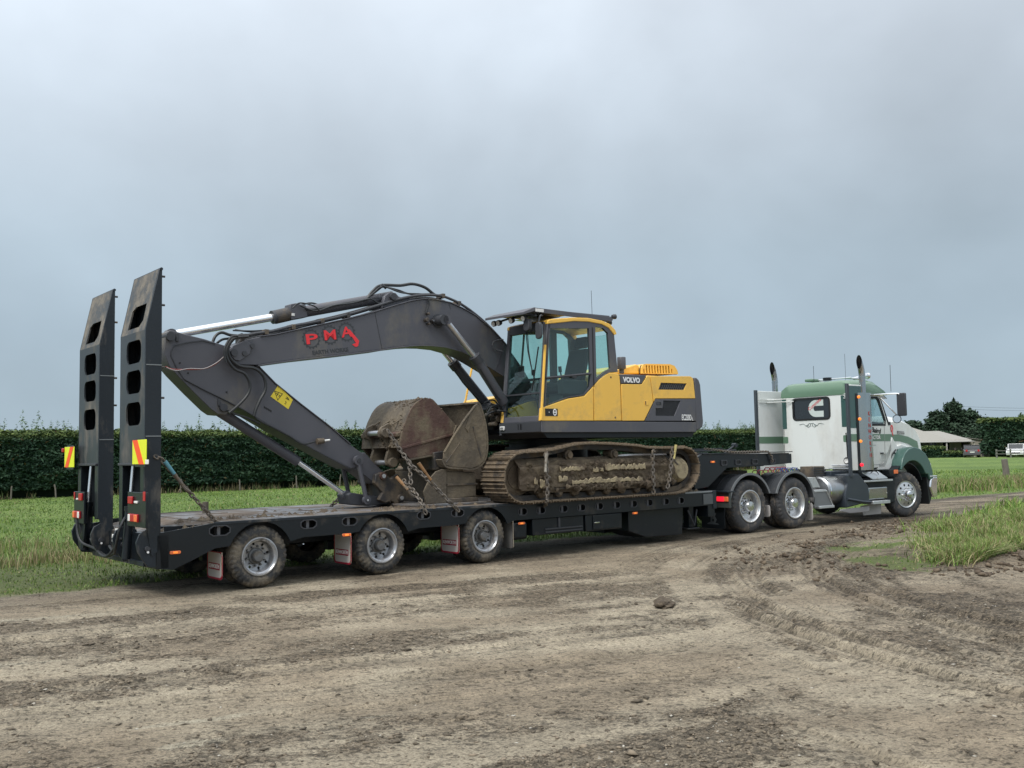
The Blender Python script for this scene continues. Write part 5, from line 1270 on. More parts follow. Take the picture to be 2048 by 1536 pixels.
# --- counterweight: curved in plan
cw = MB(); nv = 15; prof = [(-.0, 2.05), (.06, 2.06), (.19, 2.12), (.21, 2.22), (.16, 2.92), (.12, 3.01), (.06, 3.05), (-.0, 3.055)]; vs = []
for i in range(nv):
    v = -.05 + 2.9 * i / (nv - 1); q = 1 - ((v - 1.4) / 1.45) ** 2; ex = .42 * q ** .75 if q > 0 else 0
    for j, (d, z) in enumerate(prof): vs.append((8.775 + d + (ex if 0 < j < len(prof) - 1 else (ex * .0)), v, z))
m = len(prof)
fs = [(i * m + j, i * m + (j + 1) % m, (i + 1) * m + (j + 1) % m, (i + 1) * m + j) for i in range(nv - 1) for j in range(m)] + [tuple(range(m)), tuple((nv - 1) * m + k for k in range(m))]
obj('counterweight', MB().add(vs, fs), m_grey, EX, bevel=.02, seg=3)
# --- hood
hv = .42; Zh = lambda *p: T.uz(hv, *p)
hp = Zh((1283, 747), (1283.5, 736), (1286, 729), (1292, 727.6), (1340, 728.2), (1349, 731.5), (1355, 741), (1356.5, 748.5))
holes = []
for k in range(11):
    x = 1287.2 + k * 5.55; zz = Zh((x, 746 + .2 * k * .3), (x + 2.9, 746.4 + .06 * k), (x + 1.6, 730.6 + .1 * k), (x - 1.3, 730.4 + .1 * k))
    if k in (0, 10): zz = Zh((x, 746), (x + 2.6, 746.4), (x + 1.6, 737), (x - .4, 738))
    holes.append(zz)
hd = obj('engine_hood', MB().plate(hp, holes, hv, hv + .03), m_yel, EX, smooth=False)
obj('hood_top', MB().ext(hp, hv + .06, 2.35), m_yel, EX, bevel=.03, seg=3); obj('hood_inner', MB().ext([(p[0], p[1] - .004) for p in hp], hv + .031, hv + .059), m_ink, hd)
hp2 = Zh((1246, 747), (1246.5, 738), (1277, 728), (1282.5, 729.5), (1282.5, 747)); obj('hood_front', MB().ext(hp2, hv + .06, 2.2), m_yel, EX, bevel=.02, seg=3)
obj('roof_deck', MB().box(6.74, 8.76, -.02, 2.8, 3.031, 3.05), m_yel, EX, bevel=.008)
c = T.uz(.45, (1243.5, 747), (1243.5, 736), (1243.5, 714.5)); pc = obj('precleaner', MB().cyl((c[0][0], .45, c[0][1]), (c[0][0], .45, c[1][1]), .045, 16).lathe((c[0][0], .45, c[1][1]), (0, 0, 1), [(-.03, .0), (-.02, .075), (.0, .08), (c[2][1] - c[1][1] - .01, .08), (c[2][1] - c[1][1], .074), (c[2][1] - c[1][1], 0)], 24), m_grey, EX)
# far-side tool box, steps and handrail
fv = 2.55; Zf = lambda *p: T.uz(fv, *p)
obj('tool_box', MB().ext(Zf((952, 806), (957, 812), (975, 832), (976, 846), (960, 847), (960, 842), (990, 860), (1040, 850), (1040, 806)), fv - .3, 2.85) if False else MB().ext([(5.50, 2.2), (5.46, 2.30), (5.44, 2.44), (5.40, 2.62), (5.46, 2.70), (5.9, 2.78), (6.5, 2.80), (6.8, 2.9), (6.8, 2.2)], 2.1, 2.85), m_yel, EX, bevel=.012)
for z in (2.31, 2.45): obj('tread_strip', MB().box(5.425, 5.56, 2.098, 2.86, z - .006, z + .006), m_blackclean, EX)
h1 = Zf((930, 806), (944, 735), (948, 727), (962, 722))
obj('handrail', MB().tube([(p[0], fv, p[1]) for p in h1] + [(h1[3][0] + .8, fv, h1[3][1] - .05), (h1[3][0] + .95, fv, 2.7)], .02, 8, 3), m_yel, EX)
for k in range(2): h = obj('hydraulic_line', MB().tube([(5.2, 1.0 + .1 * k, 2.3), (4.85, .95 + .06 * k, 2.42 + .06 * k), (4.75, 1.2, 2.36 + .1 * k), (4.9, 1.35, 2.15)], .018, 7, 5), m_hose, EX)

# --- cab
cab = part_empty('cab', EX, (0, 0, 0)); OFF[cab.name] = OFF[EX.name]; cab.location = (0, 0, 0)
cv = 1.0
w1 = Z((1097.5, 656), (1178, 656.8), (1181, 744.5), (1092, 753.5)); w2 = Z((1091.8, 759), (1181, 750), (1178.5, 774), (1168, 788.5), (1135, 794), (1089, 811)); w3 = Z((1190.5, 653.5), (1206, 656), (1216, 666), (1221, 737), (1211, 742), (1193, 757))
so = Z((1083.5, 841.5), (1092, 690), (1097, 645), (1148, 641), (1176, 642), (1202, 647.5), (1216, 654), (1228, 668), (1235.5, 744), (1224, 743.5), (1210, 748), (1197, 758), (1187, 770), (1168, 790.5), (1136, 795.5), (1084.5, 813))
so = so[1:]
for far in (0, 1):
    vv = (V0, V0 + .05) if not far else (cv - .05, cv)
    s_ = obj('side_frame', MB().plate(so, [w1, w2, w3], vv[0], vv[1]), m_grey, cab, smooth=False)
    vg = V0 + .02 if not far else cv - .03
    for nm, w_, g_ in (('door_glass', w1, g_cab), ('lower_glass', w2, g_low), ('rear_side_glass', w3, g_cab)):
        obj(nm, MB().ext(w_, vg, vg + .005), g_, cab, smooth=False)
    obj('lower_panel', MB().ext(Z((1083, 841.5), (1084.8, 815.3), (1136, 797.3), (1168.5, 792.3), (1186.8, 772.8), (1186.8, 841.5)), vv[0] - (.004 if not far else 0), vv[1] + .03), m_yel, cab, bevel=.008)
dl = obj('decal_plate', MB().ext(rrect(*[Z((1090, 832))[0][0], Z((1115, 832))[0][0], Z((1090, 832))[0][1], Z((1090, 817))[0][1]], .006), V0 - .008, V0 - .0045), m_ink, cab)
c = Z((1109, 824.5))[0]
obj('ring_emblem', MB().plate([(c[0] + .042 * cos(a), c[1] + .058 * sin(a)) for a in np.linspace(0, 2 * pi, 24, endpoint=False)], [[(c[0] + .026 * cos(a), c[1] + .038 * sin(a)) for a in np.linspace(0, 2 * pi, 20, endpoint=False)]], V0 - .011, V0 - .0085), m_inkwhite, dl, smooth=False)
obj('emblem_bar', MB().box(c[0] - .028, c[0] + .028, V0 - .0135, V0 - .0115, c[1] - .009, c[1] + .009), m_inkwhite, dl); obj('key_mark', MB().box(c[0] - .135, c[0] - .12, V0 - .011, V0 - .0085, c[1] - .008, c[1] + .008), m_whlens, dl)
# door and pillar lines
sl = Z((1184.6, 655), (1184.6, 655), (1187.5, 771))
obj('door_seal', MB().tube([(sl[0][0], V0 - .002, sl[0][1]), (sl[2][0], V0 - .002, sl[2][1])], .010, 6, 1), m_ink, cab)
dh = Z((1147, 752.5))[0]; obj('door_latch', MB().box(dh[0] - .05, dh[0] + .06, V0 - .02, V0, dh[1] - .03, dh[1] + .01), m_greyd, cab, bevel=.006)
bar = Z((1091, 756), (1140, 751.5), (1182, 747.5)); obj('door_rail', MB().tube([(p[0], V0 - .012, p[1]) for p in bar], .014, 6, 1), m_greyd, cab)
yp = Z((1082.5, 840), (1084.5, 812), (1088, 745), (1091, 690)); obj('yellow_pillar', MB().tube([(p[0] - .012, V0 - .006, p[1]) for p in yp], .024, 6, 1), m_yel, cab)
# roof
rf = Z((1094, 648), (1095, 640.5), (1104, 637.8), (1146, 635), (1176, 636), (1204, 641.5), (1220, 648.5), (1230, 660), (1233, 668), (1228, 670.5), (1217, 656), (1203, 648.5), (1176, 643.5), (1148, 642.5))
obj('roof_rim', MB().ext(rf, V0 - .012, V0 + .06), m_yel, cab, bevel=.012, seg=3); obj('roof_rim', MB().ext(rf, cv - .06, cv + .012), m_yel, cab, bevel=.012, seg=3)
rt = Z((1096, 640), (1104, 637), (1146, 634.6), (1176, 635.6), (1204, 641), (1220, 648.5), (1228, 658), (1222, 660), (1203, 650), (1176, 645.5), (1148, 644.5), (1096, 647))
obj('roof_panel', MB().ext(rt, V0 + .062, cv - .062), m_yel, cab)
rb = Z((1228, 668), (1235.5, 744), (1232, 744), (1224.5, 668)); obj('rear_frame', MB().ext(rb, V0 + .05, V0 + .14), m_grey, cab); obj('rear_frame', MB().ext(rb, cv - .14, cv - .05), m_grey, cab)
obj('rear_glass', MB().ext([(p[0] - .01, p[1]) for p in rb], V0 + .14, cv - .14), g_cab, cab)
obj('rear_wall', MB().box(6.62, 6.70, V0 + .05, cv - .05, 2.2, 3.06), m_greyd, cab); obj('floor', MB().box(4.92, 6.62, V0 + .06, cv - .06, 2.206, 2.25), m_greyd, cab)
# front face of the cab, leaning back with height
fu = lambda z: 4.885 + (z - 2.2) * .105
def fpost(va, vb, z0, z1, th=.07): return MB().add([(fu(z0), va, z0), (fu(z0) + th, va, z0), (fu(z0) + th, vb, z0), (fu(z0), vb, z0), (fu(z1), va, z1), (fu(z1) + th, va, z1), (fu(z1) + th, vb, z1), (fu(z1), vb, z1)], [(3, 2, 1, 0), (4, 5, 6, 7), (0, 1, 5, 4), (1, 2, 6, 5), (2, 3, 7, 6), (3, 0, 4, 7)])
obj('front_pillar', fpost(-.05, .05, 2.2, 3.86), m_grey, cab, bevel=.01); obj('front_pillar', fpost(.93, 1.0, 2.2, 3.86), m_grey, cab, bevel=.01)
obj('front_sill', fpost(.05, .93, 2.2, 2.30), m_grey, cab, bevel=.01); obj('front_header', fpost(.05, .93, 3.72, 3.88), m_greyd, cab, bevel=.01)
obj('crossbar', fpost(.04, .94, 2.665, 2.69, .03), m_greyd, cab)
def fpane(va, vb, z0, z1, d=.03): return MB().add([(fu(z0) + d, va, z0), (fu(z0) + d + .005, va, z0), (fu(z0) + d + .005, vb, z0), (fu(z0) + d, vb, z0), (fu(z1) + d, va, z1), (fu(z1) + d + .005, va, z1), (fu(z1) + d + .005, vb, z1), (fu(z1) + d, vb, z1)], [(3, 2, 1, 0), (4, 5, 6, 7), (0, 1, 5, 4), (1, 2, 6, 5), (2, 3, 7, 6), (3, 0, 4, 7)])
obj('windscreen', fpane(.05, .93, 2.69, 3.72), g_cab, cab, smooth=False); obj('lower_windscreen', fpane(.05, .93, 2.30, 2.665), g_low, cab, smooth=False)
obj('roof_window', MB().box(5.1, 5.5, .12, .86, 3.985, 3.99), g_dark, cab)
for dv in (0, .04):
    obj('wiper', MB().tube([(fu(3.78) - .03, .42 + dv, 3.78), (fu(3.4) - .03, .35 + dv * .6, 3.4), (fu(3.05) - .03, .22, 3.02)], .008, 5, 2), m_ink, cab)
obj('wiper_blade', MB().tube([(fu(3.45) - .035, .10, 3.45), (fu(2.9) - .035, .22, 2.72)], .012, 5, 1), m_ink, cab)
# inside: seat, consoles, levers, folded hi-vis vest, monitor
st = part_empty('seat', EX, (0, 0, 0)); OFF[st.name] = OFF[EX.name]; st.location = (0, 0, 0)
m_seat = M('dark_seat_fabric', (.03, .033, .036), .85); m_int = M('grey_interior_plastic', (.10, .11, .115), .6)
obj('seat_cushion', MB().box(5.6, 6.1, .22, .74, 2.72, 2.86), m_seat, st, bevel=.04); obj('backrest', MB().ext([(6.02, 2.82), (6.16, 2.82), (6.34, 3.48), (6.24, 3.52)], .24, .72), m_seat, st, bevel=.04); obj('headrest', MB().ext([(6.25, 3.54), (6.37, 3.52), (6.42, 3.72), (6.32, 3.74)], .34, .62), m_seat, st, bevel=.03); obj('seat_base', MB().box(5.68, 6.1, .3, .66, 2.25, 2.72), m_int, st, bevel=.02)
for v in (.10, .80):
    cn = obj('console', MB().box(5.45, 6.05, v - .05, v + .08, 2.66, 2.92), m_int, cab, bevel=.03); obj('joystick', MB().tube([(5.5, v, 2.9), (5.46, v, 3.06)], .014, 6, 1).cyl((5.46, v, 3.04), (5.45, v, 3.14), .03, 10), m_ink, cn)
obj('monitor', MB().box(5.22, 5.26, .80, .93, 3.0, 3.2), m_ink, cab, bevel=.01)
for v in (.38, .52): obj('travel_pedal', MB().tube([(5.35, v, 2.26), (5.25, v, 2.75), (5.22, v, 2.95)], .012, 6, 2), m_ink, cab)
obj('paper_sheet', MB().box(5.32, 5.50, .56, .72, 2.92, 2.925), m_whlens, cab)
vest = obj('hi_vis_vest', MB().ext([(6.25, 2.9), (6.5, 2.88), (6.52, 3.08), (6.3, 3.14)], .55, .75), M('hi_vis_green', (.36, .52, .03), .7, dirt=(.5, .2, .02), damt=.35, dsc=9), cab, bevel=.03)
obj('pillar', MB().tube([(5.42, .97, 3.86), (5.30, .97, 2.9)], .02, 6, 1), m_int, cab)
# falling-object guard above the roof, lamps, mirrors, aerial
gd = obj('roof_guard', MB().plate([(4.80, .02), (4.80, 1.02), (6.56, 1.02), (6.56, -.02)], [rrect(5.75, 6.35, .2, .8, .03)], 4.045, 4.075, 'z'), m_grey, cab, bevel=.004)
gq = T.uz(-.03, (1060, 620), (1077, 620.5), (1222, 634.5), (1225, 640), (1215, 642), (1060, 629.5))
obj('guard_side', MB().ext([(4.80, 4.075), (6.56, 4.05), (6.62, 4.0), (6.56, 3.97), (4.80, 4.0)], -.05, -.02), m_grey, cab, bevel=.004)
vis = obj('guard_visor', MB().add([(4.80, -.04, 4.085), (4.80, 1.05, 4.085), (4.55, .98, 4.0), (4.62, .05, 4.0), (4.80, -.04, 4.02), (4.80, 1.05, 4.02), (4.55, .98, 3.96), (4.62, .05, 3.96)], [(0, 1, 2, 3), (7, 6, 5, 4), (0, 3, 7, 4), (3, 2, 6, 7), (2, 1, 5, 6), (1, 0, 4, 5)]), m_grey, cab, bevel=.004)
obj('pale_label', MB().box(4.80, 4.98, -.055, -.051, 4.01, 4.06), m_whlens, cab)
def lamp(p, d, r=.055, par=cab):
    l = obj('work_lamp', MB().lathe(p, d, [(.0, .0), (.0, r * .8), (.03, r), (.07, r), (.075, r * .9)], 14), m_greyd, par); obj('lens', MB().lathe(p, d, [(.068, .0), (.072, r * .85)], 14), m_whlens, l)
for v in (.18, .5, .84, .97): lamp((4.78, v, 3.93), (-1, -.1, -.25), .05)
obj('lamp_rail', MB().tube([(4.84, -.02, 3.95), (4.78, .5, 3.97), (4.84, 1.02, 3.95)], .018, 6, 4), m_greyd, cab)
for dv, dz in ((-.02, .06), (.10, -.03)): lamp((6.62, dv, 4.0 + dz), (1, -.3, .1), .045); obj('lamp_arm', MB().tube([(6.5, dv, 4.0), (6.64, dv, 4.02 + dz)], .014, 5, 1), m_greyd, cab)
ml = obj('door_mirror', MB().ext(rrect(-.16, -.03, 3.55, 3.83, .05), 4.80, 4.85, 'u'), m_greyd, cab, bevel=.014)
obj('mirror_glass', MB().ext(rrect(-.15, -.04, 3.57, 3.81, .04), 4.852, 4.856, 'u'), m_chrome, ml); obj('mirror_arm', MB().tube([(4.95, -.05, 3.95), (4.84, -.12, 3.93), (4.82, -.1, 3.8)], .014, 6, 3), m_greyd, ml)
obj('lamp_housing', MB().ext(rrect(.06, .20, 3.70, 3.90, .05), 4.74, 4.82, 'u'), m_greyd, cab, bevel=.014)
obj('grab_bracket', MB().tube([(4.94, 1.0, 3.45), (4.78, 1.05, 3.5), (4.78, 1.05, 3.62), (4.96, 1.0, 3.66)], .013, 6, 2), m_greyd, cab)
obj('aerial', MB().tube([(6.2, .05, 3.96), (6.19, .05, 4.5)], .004, 5, 1), m_ink, cab)

# --- boom
B0, B1 = 1.10, 1.52; Zb = lambda *p: T.uz(B0, *p)
top = Zb((503, 677), (520, 673.5), (550, 670), (600, 659), (650, 648), (700, 637), (750, 624), (795, 610), (822, 602.5), (847, 598.5), (869, 599.5), (901, 606), (925, 617), (950, 631), (982, 658), (1017, 696)) + [(5.5, 3.16), (5.78, 2.76), (5.88, 2.5), (5.80, 2.33), (5.62, 2.30)]
bot = [(5.50, 2.50)] + Zb((1005, 750), (985, 737), (964, 724), (942, 711), (923, 702), (891, 693), (863, 690), (840, 689.5), (820, 690.5), (790, 694), (764, 698.5), (700, 706.5), (600, 717.5), (534, 726.5), (515, 730), (484, 729.5))
nose = Zb((470, 727), (461, 716), (461, 698), (470, 690), (488, 682))
bm_ = obj('boom', MB().ext(top + bot + nose, B0, B1), m_grey, EX, bevel=.008)
obj('boom_flange', MB().ribbon(bot[1:-1][::-1], -.022, B0 - .022, B1 + .022), m_grey, EX, bevel=.003)
obj('boom_flange', MB().ribbon(top[1:16], .016, B0 - .018, B1 + .018), m_grey, EX, bevel=.003)
for (pa, pb) in (((750, 626), (764, 699)), ((898, 607), (901, 618)), ((1008, 690), (990, 745))):
    a, b = Zb(pa, pb); obj('weld_seam', MB().tube([(a[0], B0 - .001, a[1]), (b[0], B0 - .001, b[1])], .005, 5, 1), m_greyd, bm_)
np_ = Zb((466, 706))[0]
obj('boom_nose_plate', MB().ext(Zb((462, 713), (460, 702), (466, 692), (492, 682), (503, 690), (498, 708), (478, 722), (468, 720)), B0 - .03, B0), m_grey, EX, bevel=.006)
obj('nose_pin', MB().cyl((np_[0], B0 - .06, np_[1]), (np_[0], B1 + .06, np_[1]), .05, 18), m_greyd, EX)
for q in ((503, 692), (487, 707)):
    a = Zb(q)[0]; obj('pin_keeper', MB().cyl((a[0], B0 - .02, a[1]), (a[0], B0 - .05, a[1]), .035, 10), m_greyd, EX)
# hydraulic pipework along the top of the boom
def pipe(pxs, v, r, name='hydraulic_pipe', mat=m_hose, sm=4, par=EX):
    return obj(name, MB().tube([(a, v if not isinstance(v, list) else v[i], b) for i, (a, b) in enumerate(T.uz(B0, *pxs))], r, 8, sm), mat, par)
pipe([(478, 690), (487, 678), (505, 668), (545, 662), (590, 651), (640, 642), (700, 628), (760, 610), (800, 598), (840, 590), (880, 590), (905, 597), (935, 613), (975, 645), (1015, 688)], B0 + .06, .024, mat=m_greyd)
pipe([(490, 681), (515, 674), (560, 664), (620, 649), (690, 633), (750, 616), (800, 602), (845, 594), (875, 594), (902, 601), (930, 615), (960, 636), (1010, 684)], B0 + .16, .02)
pipe([(505, 673), (560, 659), (640, 640), (720, 621), (790, 601), (830, 592), (870, 589), (900, 595), (940, 617), (985, 655)], B0 + .45, .022)
for x, y in ((590, 652), (648, 640), (700, 629), (890, 590), (922, 605), (487, 679), (536, 662)):
    a = Zb((x, y))[0]; obj('pipe_clamp', MB().box(a[0] - .03, a[0] + .03, B0 + .03, B0 + .22, a[1] - .045, a[1] + .03), m_darksteel, EX, bevel=.005)
# hump of loose hoses above the boom cylinder eye
for k, (pxs, v, r) in enumerate((([(733, 598), (745, 583), (762, 571), (800, 571), (825, 568), (850, 575), (870, 590), (884, 592)], 1.35, .026), ([(731, 600), (748, 585), (764, 574), (795, 580), (820, 588), (860, 588)], 1.28, .016), ([(610, 618), (640, 617), (680, 608), (720, 601), (735, 596), (765, 573)], 1.30, .014), ([(600, 611), (632, 622), (668, 611), (705, 606), (740, 598), (760, 606), (800, 595)], 1.24, .014), ([(596, 612), (622, 606), (650, 612), (700, 610), (733, 597)], 1.42, .014), ([(764, 571), (780, 577), (806, 586), (845, 588), (875, 592)], 1.2, .012), ([(585, 616), (600, 606), (628, 612), (640, 622)], 1.2, .012))):
    obj('hydraulic_hose', MB().tube([(a, v, b) for a, b in T.uz(v, *pxs)], r, 7, 5), m_hose, EX)
a = T.uz(1.3, (764, 572))[0]; obj('hose_clamp', MB().tube([(a[0] - .02, 1.3, a[1] - .02), (a[0], 1.3, a[1] + .03), (a[0] + .07, 1.3, a[1] - .04)], .016, 6, 2), m_greyd, EX)
# valve and hose on the boom side
ps = Zb((854, 598), (856, 608), (853, 618), (850, 627)); obj('hydraulic_hose', MB().tube([(p[0], B0 - .03, p[1]) for p in ps], .014, 7, 4), m_hose, EX)
for q, r_ in (((850, 640), .035), ((862, 642), .028), ((853, 628), .022), ((854, 648), .02)):
    a = Zb(q)[0]; obj('valve_block', MB().cyl((a[0], B0, a[1]), (a[0], B0 - .08, a[1]), r_, 10), m_darksteel, EX, bevel=.004)
a = Zb((861.5, 642.5))[0]; obj('fitting', MB().cyl((a[0], B0 - .08, a[1]), (a[0], B0 - .095, a[1]), .02, 8), m_chrome, EX)
# --- boom lift cylinders, one each side
def ram(p0, p1, pj, v, rr, rb, name, coll=True, rodmat=m_rod):
    c = obj(name, MB().cyl((pj[0], v, pj[1]), (p1[0], v, p1[1]), rb, 20), m_grey, EX, bevel=.005)
    d = (Vector((p1[0], 0, p1[1])) - Vector((pj[0], 0, pj[1]))).normalized()
    if coll: obj('gland', MB().cyl((pj[0] - d.x * .04, v, pj[1] - d.z * .04), (pj[0] + d.x * .10, v, pj[1] + d.z * .10), rb + .014, 20), m_greyd, c)
    obj('rod', MB().cyl((p0[0], v, p0[1]), (pj[0], v, pj[1]), rr, 18), rodmat, c)
    obj('rod_eye', MB().cyl((p0[0], v - .06, p0[1]), (p0[0], v + .06, p0[1]), rb * .95, 18), m_grey, c)
    return c
vn = .96
a, b, c_, d_ = T.uz(vn, (891, 640), (1008, 806), (951, 716), (964, 735))
m_rodshade = M('hydraulic_chrome_rod_shaded', (.55, .56, .58), .3, metal=.9)  # darker copy of the rod chrome, shade put into its colour
rc = ram(a, b, c_, vn, .048, .088, 'boom_cylinder', rodmat=m_rodshade)
obj('cylinder_pipe', MB().tube([(p[0], vn - .05, p[1]) for p in T.uz(vn, (957, 738), (975, 768), (992, 795), (1000, 801))], .014, 6, 2), m_hose, rc)
a2 = T.uz(vn, (885, 640))[0]; obj('boom_boss', MB().cyl((a2[0], vn - .06, a2[1]), (a2[0], B0, a2[1]), .085, 20).cyl((a2[0], B0 - .02, a2[1]), (a2[0], B0, a2[1]), .115, 24), m_greyd, EX)
vf = 1.70
a, b, c_ = T.uz(vf, (880, 700), (978, 815), (907, 727)); a = (a[0] - .05, a[1] + .1)
ram(a, b, c_, vf, .048, .085, 'boom_cylinder')
obj('cylinder_pipe', MB().tube([(p[0], vf - .08, p[1]) for p in T.uz(vf, (902, 738), (920, 765), (945, 793), (962, 812))], .014, 6, 2), m_hose, EX)
# machinery between cab and boom foot
obj('boom_foot_block', MB().ext(T.uz(1.3, (972, 818), (985, 806), (1003, 812), (1003, 858), (990, 860), (980, 840)), 1.3, 1.6), m_blackclean, EX, bevel=.02)
for k, (x, y, r_) in enumerate(((984, 822, .05), (992, 838, .06), (986, 848, .04), (997, 826, .05), (979, 830, .04))):
    q = T.uz(1.2, (x, y))[0]; obj('swivel_fitting', MB().cyl((q[0], 1.12, q[1]), (q[0], 1.3, q[1]), r_, 12), m_darksteel, EX, bevel=.006)
for pts_ in ([(968, 806), (985, 800), (995, 808), (999, 822)], [(975, 826), (985, 812), (1001, 810)], [(982, 806), (990, 818), (1001, 824)]):
    obj('hydraulic_hose', MB().tube([(a, 1.0, b) for a, b in T.uz(1.0, *pts_)], .014, 6, 4), m_hose, EX)

# --- arm (dipper)
A0, A1 = 1.20, 1.60; Za = lambda *p: T.uz(A0, *p)
ao = Za((331, 676), (333, 665), (340, 660.5), (350, 662), (368, 668), (409, 678), (448, 690.5), (480, 704), (513, 729.5), (550, 767.5), (600, 808), (661, 855), (700, 889), (724, 906), (730, 916), (727, 929), (716, 935), (703, 937), (650, 911), (600, 884), (555, 860), (511, 834), (478, 816), (470, 812), (462, 822), (451, 829.5), (436, 828), (423, 819), (388, 785), (352, 748), (338, 731), (329, 705))
arm = obj('arm', MB().ext(ao, A0, A1), m_grey, EX, bevel=.008)
obj('arm_flange', MB().ribbon(Za((455, 694), (480, 704), (513, 729.5), (550, 767.5), (600, 808), (661, 855), (700, 889)), .014, A0 - .02, A1 + .02), m_grey, arm, bevel=.003)
obj('arm_flange', MB().ribbon(Za((368, 757), (405, 777), (450, 799), (490, 820), (511, 833), (555, 859), (600, 883), (650, 910), (700, 936)), -.016, A0 - .02, A1 + .02), m_greyd, arm, bevel=.003)
obj('arm_stiffener', MB().ribbon(Za((368, 757), (355, 737), (343, 712), (343, 702), (350, 692), (372, 686), (405, 682), (430, 688)), .012, A0 - .012, A0), m_greyd, arm)
a = Za((340, 673))[0]; obj('arm_pin', MB().cyl((a[0], A0 - .04, a[1]), (a[0], A1 + .04, a[1]), .062, 18), m_greyd, arm); a = Za((354, 675))[0]; obj('pin_keeper', MB().box(a[0] - .02, a[0] + .02, A0 - .02, A0, a[1] - .06, a[1] + .06), m_greyd, arm, bevel=.005)
a = Za((445.5, 815))[0]; obj('cylinder_pin', MB().cyl((a[0], A0 - .05, a[1]), (a[0], A1 + .05, a[1]), .055, 18), m_greyd, arm); a = Za((438, 805))[0]; obj('pin_keeper', MB().box(a[0] - .02, a[0] + .02, A0 - .02, A0, a[1] - .05, a[1] + .05), m_greyd, arm, bevel=.005)
for q in ((359.5, 726), (376, 746), (453, 784)):
    a = Za(q)[0]; obj('grease_fitting', MB().cyl((a[0], A0 - .012, a[1]), (a[0], A0, a[1]), .012, 8), m_ink, arm)
# stick cylinder on top of the boom
vs_ = 1.4; a, b, c_ = T.uz(vs_, (341, 670), (784, 593), (549, 634))
sc_ = ram(a, b, c_, vs_, .058, .088, 'arm_cylinder')
g1 = T.uz(vs_, (549, 634.5), (578, 628), (579, 622), (611, 616)); obj('cylinder_head', MB().cyl((g1[0][0], vs_, g1[0][1]), (g1[1][0], vs_, g1[1][1]), .105, 18), m_darksteel, sc_)
q = T.uz(1.3, (580, 618), (581, 608), (592, 606), (612, 610), (616, 634), (583, 640)); obj('valve_body', MB().ext(q, 1.3, 1.5), m_grey, sc_, bevel=.012)
q = T.uz(1.29, (586.5, 629))[0]; obj('valve_plate', MB().box(q[0] - .025, q[0] + .025, 1.292, 1.299, q[1] - .02, q[1] + .02), m_whlens, sc_)
obj('cylinder_pipe', MB().tube([(p[0], 1.33, p[1]) for p in T.uz(1.33, (615, 622), (660, 612), (720, 601), (757, 596))], .022, 7, 2), m_greyd, sc_)
q = T.uz(1.2, (765, 606), (769, 592), (778, 585), (790, 586), (797, 594), (812, 596), (840, 600), (838, 606), (790, 612), (765, 616)); obj('cylinder_bracket', MB().ext(q, 1.18, 1.26), m_grey, EX, bevel=.008); obj('cylinder_bracket', MB().ext(q, 1.54, 1.62), m_grey, EX, bevel=.008)
q = T.uz(1.18, (784, 594))[0]; obj('bracket_pin', MB().cyl((q[0], 1.12, q[1]), (q[0], 1.68, q[1]), .055, 16), m_greyd, EX)
# hoses around the boom nose
for pts_, v, r_ in (([(497, 673), (470, 676), (458, 688), (452, 706), (457, 722), (470, 738), (490, 748), (500, 768), (497, 786), (485, 802), (468, 818), (458, 826)], 1.05, .022), ([(500, 670), (476, 672), (461, 685), (456, 700), (462, 718), (480, 732), (510, 737), (528, 754), (531, 778), (520, 800), (512, 818), (508, 832)], 1.07, .024), ([(476, 672), (463, 674), (452, 690), (448, 705), (452, 724)], 1.0, .016), ([(425, 686), (431, 672), (443, 665), (460, 670), (480, 672)], 1.3, .022), ([(434, 686), (445, 679), (462, 676), (485, 668)], 1.36, .018), ([(466, 661), (500, 662), (530, 661), (580, 661)], 1.25, .012), ([(470, 660), (510, 664), (545, 661), (590, 652)], 1.45, .014), ([(508, 832), (520, 842), (550, 857), (580, 873), (598, 885), (612, 888), (630, 883)], 1.12, .013), ([(450, 820), (470, 828), (500, 838), (520, 848)], 1.2, .016)):
    obj('hydraulic_hose', MB().tube([(a, v, b) for a, b in T.uz(v, *pts_)], r_, 7, 5), m_hose, EX)
obj('red_cable', MB().tube([(a, 1.14, b) for a, b in T.uz(1.14, (331, 733), (345, 738), (375, 739), (405, 738), (428, 730), (445, 716), (452, 706))], .007, 5, 5), M('red_cable', (.32, .06, .05), .5), arm)
obj('grey_cable', MB().tube([(a, 1.13, b) for a, b in T.uz(1.13, (333, 735), (352, 741), (378, 737), (408, 737), (432, 726), (449, 712))], .006, 5, 5), M('pale_cable', (.45, .42, .42), .5), arm)
q = Za((636, 883), (630, 879), (640, 886), (652, 880)); obj('coil_fitting', MB().cyl((q[1][0], 1.14, q[0][1]), (q[0][0] + .06, 1.14, q[0][1] + .01), .045, 12), m_darksteel, arm); obj('pale_fitting', MB().cyl((q[0][0] + .07, 1.14, q[0][1] + .01), (q[3][0] + .03, 1.14, q[0][1] + .02), .015, 8), m_whlens, arm)
# bucket cylinder under the arm
vb = 1.4; a, b, c_ = T.uz(1.2, (704, 991), (447, 820), (608, 923))
bc = ram(a, b, c_, vb, .036, .075, 'bucket_cylinder', coll=False)
